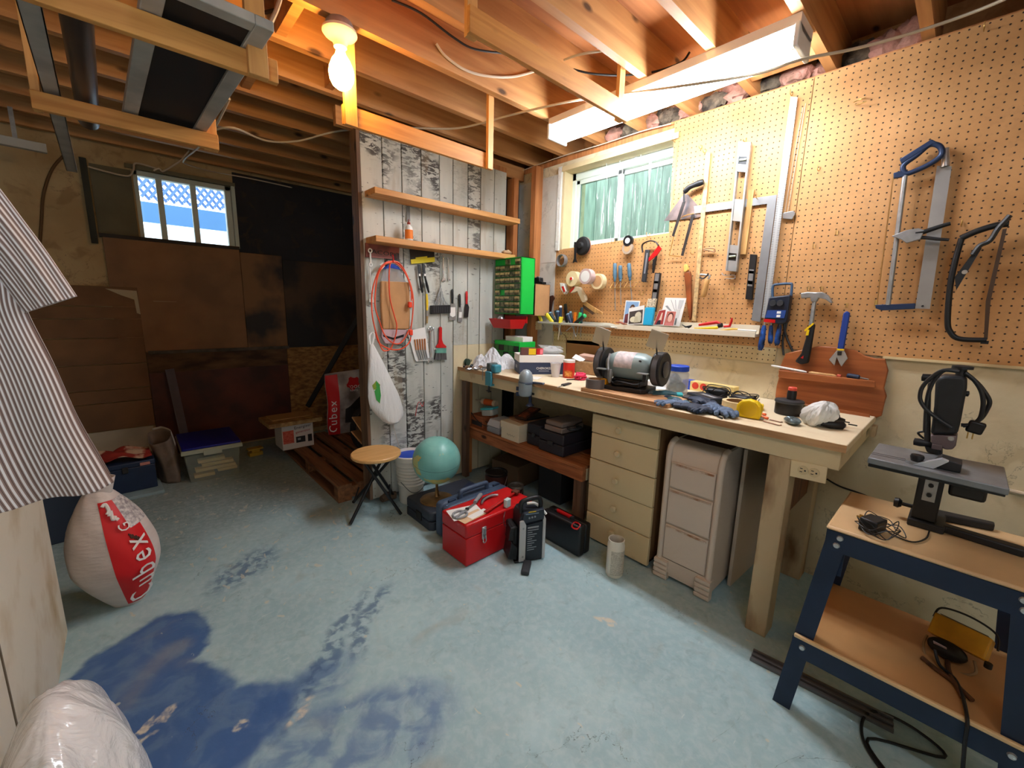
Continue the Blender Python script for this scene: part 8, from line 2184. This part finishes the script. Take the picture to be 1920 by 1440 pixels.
# pallet
px0, px1, py0, py1 = .885, 1.52, 2.59, 3.86
pa_ = thing('pallet', 'worn wooden pallet lying on the floor behind the plank wall', 'pallet', (px0, py0, 0))
nsl = 5; gap = (px1 - px0) / nsl
for k in range(nsl):
    MB().bx(k * gap, k * gap + gap * .72, -.01 * (k % 2), py1 - py0, .098, .118).build('deck_slat', PINE_D, pa_, bev=.002)
for y in (.0, .60, 1.22):
    MB().bx(0, px1 - px0, y, y + .07, .02, .0975).build('bearer', PINE_D, pa_, bev=.002)
for k in (0, 2, 4):
    MB().bx(k * gap, k * gap + .09, 0, py1 - py0, 0, .0195).build('bottom_slat', PINE_D, pa_, bev=.002)
ZPL = .1185
# battery charger box with flat boxes on top
eb = thing('product_carton', 'red and white product carton standing on the end of the pallet', 'carton', (.80, 3.52, 0), .03)
bw, bd_, bh = .235, .20, .205
z0 = ZPL + .001
MB().bx(0, bw, 0, bd_, z0, z0 + bh).build('carton', mat('dull white carton', (206, 196, 188), .6), eb, bev=.002)
MB().bx(.006, .085, -.0008, 0, z0 + .05, z0 + .155).build('red_panel', mat('carton red', (178, 50, 36), .5, col2=(206, 110, 90), vs=60, stretch=(1, 1, 4)), eb)
MB().bx(.10, .17, -.0008, 0, z0 + .045, z0 + .095).build('product_picture', mat('picture black', (34, 34, 38), .5), eb)
MB().bx(.19, .222, -.0008, 0, z0 + .04, z0 + .10).build('product_picture', mat('picture black', (34, 34, 38), .5), eb)
MB().bx(.112, .135, -.0014, -.0008, z0 + .065, z0 + .082).build('picture_highlight', GREYP, eb)
text('Energizer', .034, mat('ink black', (30, 20, 20), .6), eb, (.155, -.001, z0 + .172), rot=(pi / 2, -.08, 0))
text('generator', .028, mat('ink red', (170, 40, 40), .6), eb, (.155, -.001, z0 + .135), rot=(pi / 2, -.08, 0))
fb = thing('flat_carton', 'flat tan printed carton balanced on the red and white carton', 'carton', (.705, 3.47, z0 + bh + .001), .03)
MB().bx(0, .39, 0, .30, 0, .032).build('carton', mat('tan print carton', (178, 146, 94), .6, col2=(126, 92, 54), vs=24), fb, bev=.001)
MB().bx(.05, .33, .10, .28, .0325, .040).build('loose_slat', mat('tan slat', (168, 130, 82), .7), fb, bev=.001)
# pellet bag on the pallet
t = thing('pellet_sack', 'half-flat red and white wood pellet sack standing on the pallet', 'sack', (1.375, 3.72, ZPL), -.12)
def sf(u, v_):
    x = -.155 + .31 * u; b = sin(pi * u) ** .5 * (sin(pi * min(1, v_ * .9 + .06)) ** .6)
    return (x * (1 + .04 * sin(v_ * 9)), -.07 * b - .015 * sin(u * 9 + v_ * 6) * b, .56 * v_ * (1 + .05 * (u - .4)))
MB().grid(sf, 30, 24).build('sack_front', mat('printed sack white', (196, 184, 176), .6, col2=(120, 108, 104), vs=8), t, ang=80)
MB().grid(lambda u, v_: (sf(u, v_)[0], -sf(u, v_)[1] * .6 + .002, sf(u, v_)[2]), 30, 24).build('sack_back', SACK, t, ang=80)
MB().grid(lambda u, v_: (sf(.01 + .30 * u, v_ * .98)[0], sf(.01 + .30 * u, v_ * .98)[1] - .002, sf(.01 + .3 * u, v_ * .98)[2]), 12, 24).build('red_band', SRED, t, ang=80)
DKP = mat('print black', (36, 32, 34), .6)
MB().grid(lambda u, v_: (sf(.45 + .5 * u, .18 + .24 * v_ + .16 * u * v_)[0], sf(.45 + .5 * u, .18 + .24 * v_ + .16 * u * v_)[1] - .0025, sf(.45 + .5 * u, .18 + .24 * v_ + .16 * u * v_)[2]), 10, 8).build('dark_print', DKP, t, ang=80)
def leaf(u, v_):
    a = 2 * pi * u; r = (.6 + .4 * abs(cos(2.5 * a + 1.2))) * v_
    uu, vv = .72 + .20 * r * cos(a), .80 + .12 * r * sin(a)
    q = sf(uu, vv); return (q[0], q[1] - .003, q[2])
MB().grid(leaf, 20, 3, wrap=True).build('leaf_emblem', SRED, t, ang=80)
q = sf(.70, .76); text('wood', .062, PAPER, t, (q[0], q[1] - .010, q[2]), rot=(pi / 2, 0, 0))
q = sf(.70, .70); text('pellets', .034, PAPER, t, (q[0], q[1] - .010, q[2]), rot=(pi / 2, 0, 0))
for k, ch in enumerate('Cubex'):
    q = sf(.14, .07 + .105 * k); text(ch, .10, PAPER, t, (q[0] + .0, q[1] - .010, q[2] + .02), rot=(pi / 2, -pi / 2, 0))
# long black bar leaning across
A = at(577, 762, 1, 3.95); B = at(692, 560, 1, 3.55)
o = MB().bx(-.012, .012, -.02, .02, 0, (B - A).length * 1.5).build('black_bar', BLACK, bev=.002)
o.location = A; o.rotation_euler = (B - A).to_track_quat('Z', 'Y').to_euler(); tag(o, 'long black bar leaning diagonally behind the pellet sack', 'bar')
# hose, dark tool and cardboard pieces at the partition back
t = thing('hose_coil', 'black coiled hose with an orange end standing behind the partition edge', 'hose', (1.30, 3.10, ZPL + .002))
for k in range(4):
    MB().rings([(.105 * cos(a * pi / 14) , -.03 + .02 * k, .19 + .17 * sin(a * pi / 14)) for a in range(28)], .010, 8, closed=True).build('hose_turn', RUBBER, t)
MB().rings([(-.06, -.05, .21), (-.02, -.055, .26)], .013, 10).build('orange_nozzle', ORANGE, t)
for k, (px, py, rz, s) in enumerate(((683, 795, .5, .11), (681, 822, .7, .10))):
    p = at(px, py, 1, 2.85)
    o = MB().bx(-s, s, -.004, .004, -s * .6, s * .6).build('cardboard_flap', CARD); o.location = (p.x + .02, 2.85 + .05 * k, p.z); o.rotation_euler = (-.8, .2, rz)
    tag(o, ['upper folded cardboard flap behind the partition edge', 'lower folded cardboard flap behind the partition edge'][k], 'cardboard', 'cardboard flaps')
t = thing('dark_crate', 'dark plastic crate under the cardboard behind the partition', 'crate', (1.22, 2.75, ZPL + .001), .1)
MB().bx(0, .3, 0, .25, 0, .012).bx(0, .3, 0, .01, .012, .19).bx(0, .3, .24, .25, .012, .19).bx(0, .01, 0, .25, .012, .19).bx(.29, .3, 0, .25, .012, .19).build('crate', BLACK, t)
MB().bx(-.004, .304, -.006, .0, .17, .195).build('rim', BLACK, t)
# clear tote with a blue lid
tx0, ty0 = .185, 3.535
to = thing('storage_tote', 'clear plastic storage tote with a dark blue lid on the floor', 'storage tote', (tx0, ty0, 0))
tw_, td_, th_ = .335, .45, .245
TOT = mat('frosted tote plastic', (196, 204, 190), .25, alpha=.22)
m_ = bowl((.025, tw_ - .02, .02, td_ - .02), (0, tw_, 0, td_), th_, .003); m_.build('tub', TOT, to)
MB().bx(-.012, tw_ + .012, -.012, td_ + .012, th_ - .012, th_).bx(-.014, tw_ + .014, -.014, -.008, th_ - .03, th_ - .008).build('rim', mat('frosted rim', (190, 196, 176), .3, alpha=.85), to, bev=.003)
MB().slab([(-.006, .0), (.0, -.006), (tw_, -.006), (tw_ + .006, 0), (tw_ + .006, td_ + .004), (-.006, td_ + .004)], th_ + .0005, th_ + .016).build('lid', mat('royal blue lid', (16, 24, 140), .35), to, bev=.005)
MB().bx(tw_ * .33, tw_ * .66, -.020, -.012, th_ - .05, th_ - .010).build('handle_lug', mat('frosted rim', (190, 196, 176), .3, alpha=.85), to, bev=.003)
for k, (x0, x1, z) in enumerate(((.06, .30, .055), (.05, .17, .012), (.19, .31, .03), (.10, .29, .085), (.08, .24, .115))):
    MB().bx(x0, x1, .026 + .002 * k, .09, z + .012, z + .034).build('wood_offcut', mat('pale offcut', (232, 206, 140), .6), to, bev=.002)
# grey lath standing at the far wall
o = MB().bx(-.035, .035, -.006, .006, 0, .50).build('grey_lath', mat('lilac grey lath', (122, 116, 130), .7, var=.1, vs=8), bev=.001)
p = at(345, 805, 1, YF - .10); o.location = (p.x - .0, YF - .12, .20); o.rotation_euler = (.04, -.13, 0)
A_ = at(343, 804, 1, YF - .10); B_ = at(318, 692, 1, YF - .06)
o.location = (A_.x, A_.y, 0.0); o.rotation_euler = (Vector((B_.x, B_.y, B_.z)) - Vector((A_.x, A_.y, A_.z))).to_track_quat('Z', 'Y').to_euler(); o.location = A_ - (B_ - A_) * .0
o.location.z = A_.z
d_ = (B_ - A_).normalized(); ext = (A_.z - .005) / d_.z
o.location = A_ - d_ * ext; o.scale = (1, 1, ((B_ - A_).length + ext) / .50)
tag(o, 'grey flat lath leaning on the far wall behind the blue-lidded tote', 'lath')
# navy box, pale board, red cloth, paper bag
o = MB().bx(-.36, .10, -.06, .26, 0, .018).build('pale_board', mat('pale blue painted board', (160, 186, 192), .6, var=.1, vs=8), bev=.002); o.location = (-.04, 3.54, 0); o.rotation_euler = (0, 0, .05)
tag(o, 'pale blue board lying on the floor under the navy box', 'board')
nv = thing('navy_box', 'navy blue steel box with a small pink label on the pale board', 'steel box', (-.36, 3.56, .0185), .05)
NVB = mat('navy enamel', (34, 52, 84), .45, var=.1, vs=8)
MB().bx(0, .395, 0, .20, 0, .165).build('body', NVB, nv, bev=.005)
MB().bx(-.003, .398, -.003, .203, .166, .20).build('lid', NVB, nv, bev=.006)
MB().bx(.32, .37, -.0045, -.003, .168, .188).build('label', mat('pink label', (206, 140, 130), .6), nv)
MB().bx(.23, .26, -.010, -.003, .135, .175).build('latch', DKSTEEL, nv, bev=.002)
def drape(u, v_):
    return (-.19 + .38 * u, -.11 + .22 * v_, .012 + .035 * abs(sin(u * 7 + v_ * 3)) * sin(pi * u) + .02 * sin(v_ * 8 + u * 4) ** 2)
o = MB().grid(drape, 30, 18).build('red_cloth', mat('faded red cloth', (150, 44, 34), .9, col2=(206, 176, 150), vs=7, thr=(.40, .46)), solid=.006, ang=80); o.location = (-.17, 3.67, .222); o.rotation_euler = (0, 0, .05)
tag(o, 'rumpled red and cream cloth on the navy box lid', 'cloth')
pbg = thing('paper_sack', 'open grey-brown paper sack slumped between the navy box and the tote', 'paper sack', (.108, 3.74, 0), .2)
def psf(u, v_):
    a = 2 * pi * u
    return (.060 * cos(a) * (1 + .12 * sin(3 * a + v_ * 3)) - .035 * v_ ** 2, .12 * sin(a) * (1 + .1 * sin(4 * a)), .33 * v_ * (1 + .10 * sin(a + 1)))
MB().grid(psf, 36, 16, wrap=True).build('sack', mat('grey brown paper', (140, 122, 108), .85, var=.15, vs=8, bump=.6, bs=20), pbg, solid=.003, ang=80)
MB().grid(lambda u, v_: (psf(.9 + .35 * u, .72 + .3 * v_)[0] * 1.05, psf(.9 + .35 * u, .72 + .3 * v_)[1] * 1.05, psf(.9 + .35 * u, .72 + .3 * v_)[2] + .006), 14, 6).build('white_lining', mat('white lining', (196, 192, 188), .7), pbg, solid=.002, ang=80)
# black box beyond the sack
bb = thing('black_box', 'dark blue-black box behind the big pellet sack', 'box', (-.46, 3.05, 0), .1)
MB().bx(0, .24, 0, .22, 0, .28).build('body', mat('blue black box', (26, 34, 48), .5), bb, bev=.006)
MB().bx(-.003, .243, -.003, .223, .281, .30).build('lid', mat('blue black box', (26, 34, 48), .5), bb, bev=.004)
# small yellow wooden toy-like bracket on the floor
p = fl0(479, 853)
yb = thing('yellow_bracket', 'small yellow wooden bracket on the floor near the pallet', 'bracket', (p.x, p.y, 0), .1)
YW = mat('dull yellow wood', (186, 148, 46), .6)
MB().bx(-.05, .05, -.03, .03, 0, .03).build('base', YW, yb, bev=.002)
MB().bx(-.03, .03, -.02, .02, .0305, .05).build('neck', YW, yb)
MB().bx(-.055, .055, -.03, .03, .0505, .065).build('top', YW, yb, bev=.002)
# bright light panel-like duct at the far left near the joists
o = MB().bx(-.12, .12, -.02, .02, -.025, .025).build('duct_box', mat('grey duct', (170, 170, 164), .5), bev=.003)
p = at(30, 268, 1, 3.9); o.location = p; o.rotation_euler = (0, 0, .1); tag(o, 'pale metal box fixed under the joists at the far left', 'junction box')
MB().bx(-.01, .01, -.01, .01, .024, ZJ - p.z).build('hanger', STEEL, o)
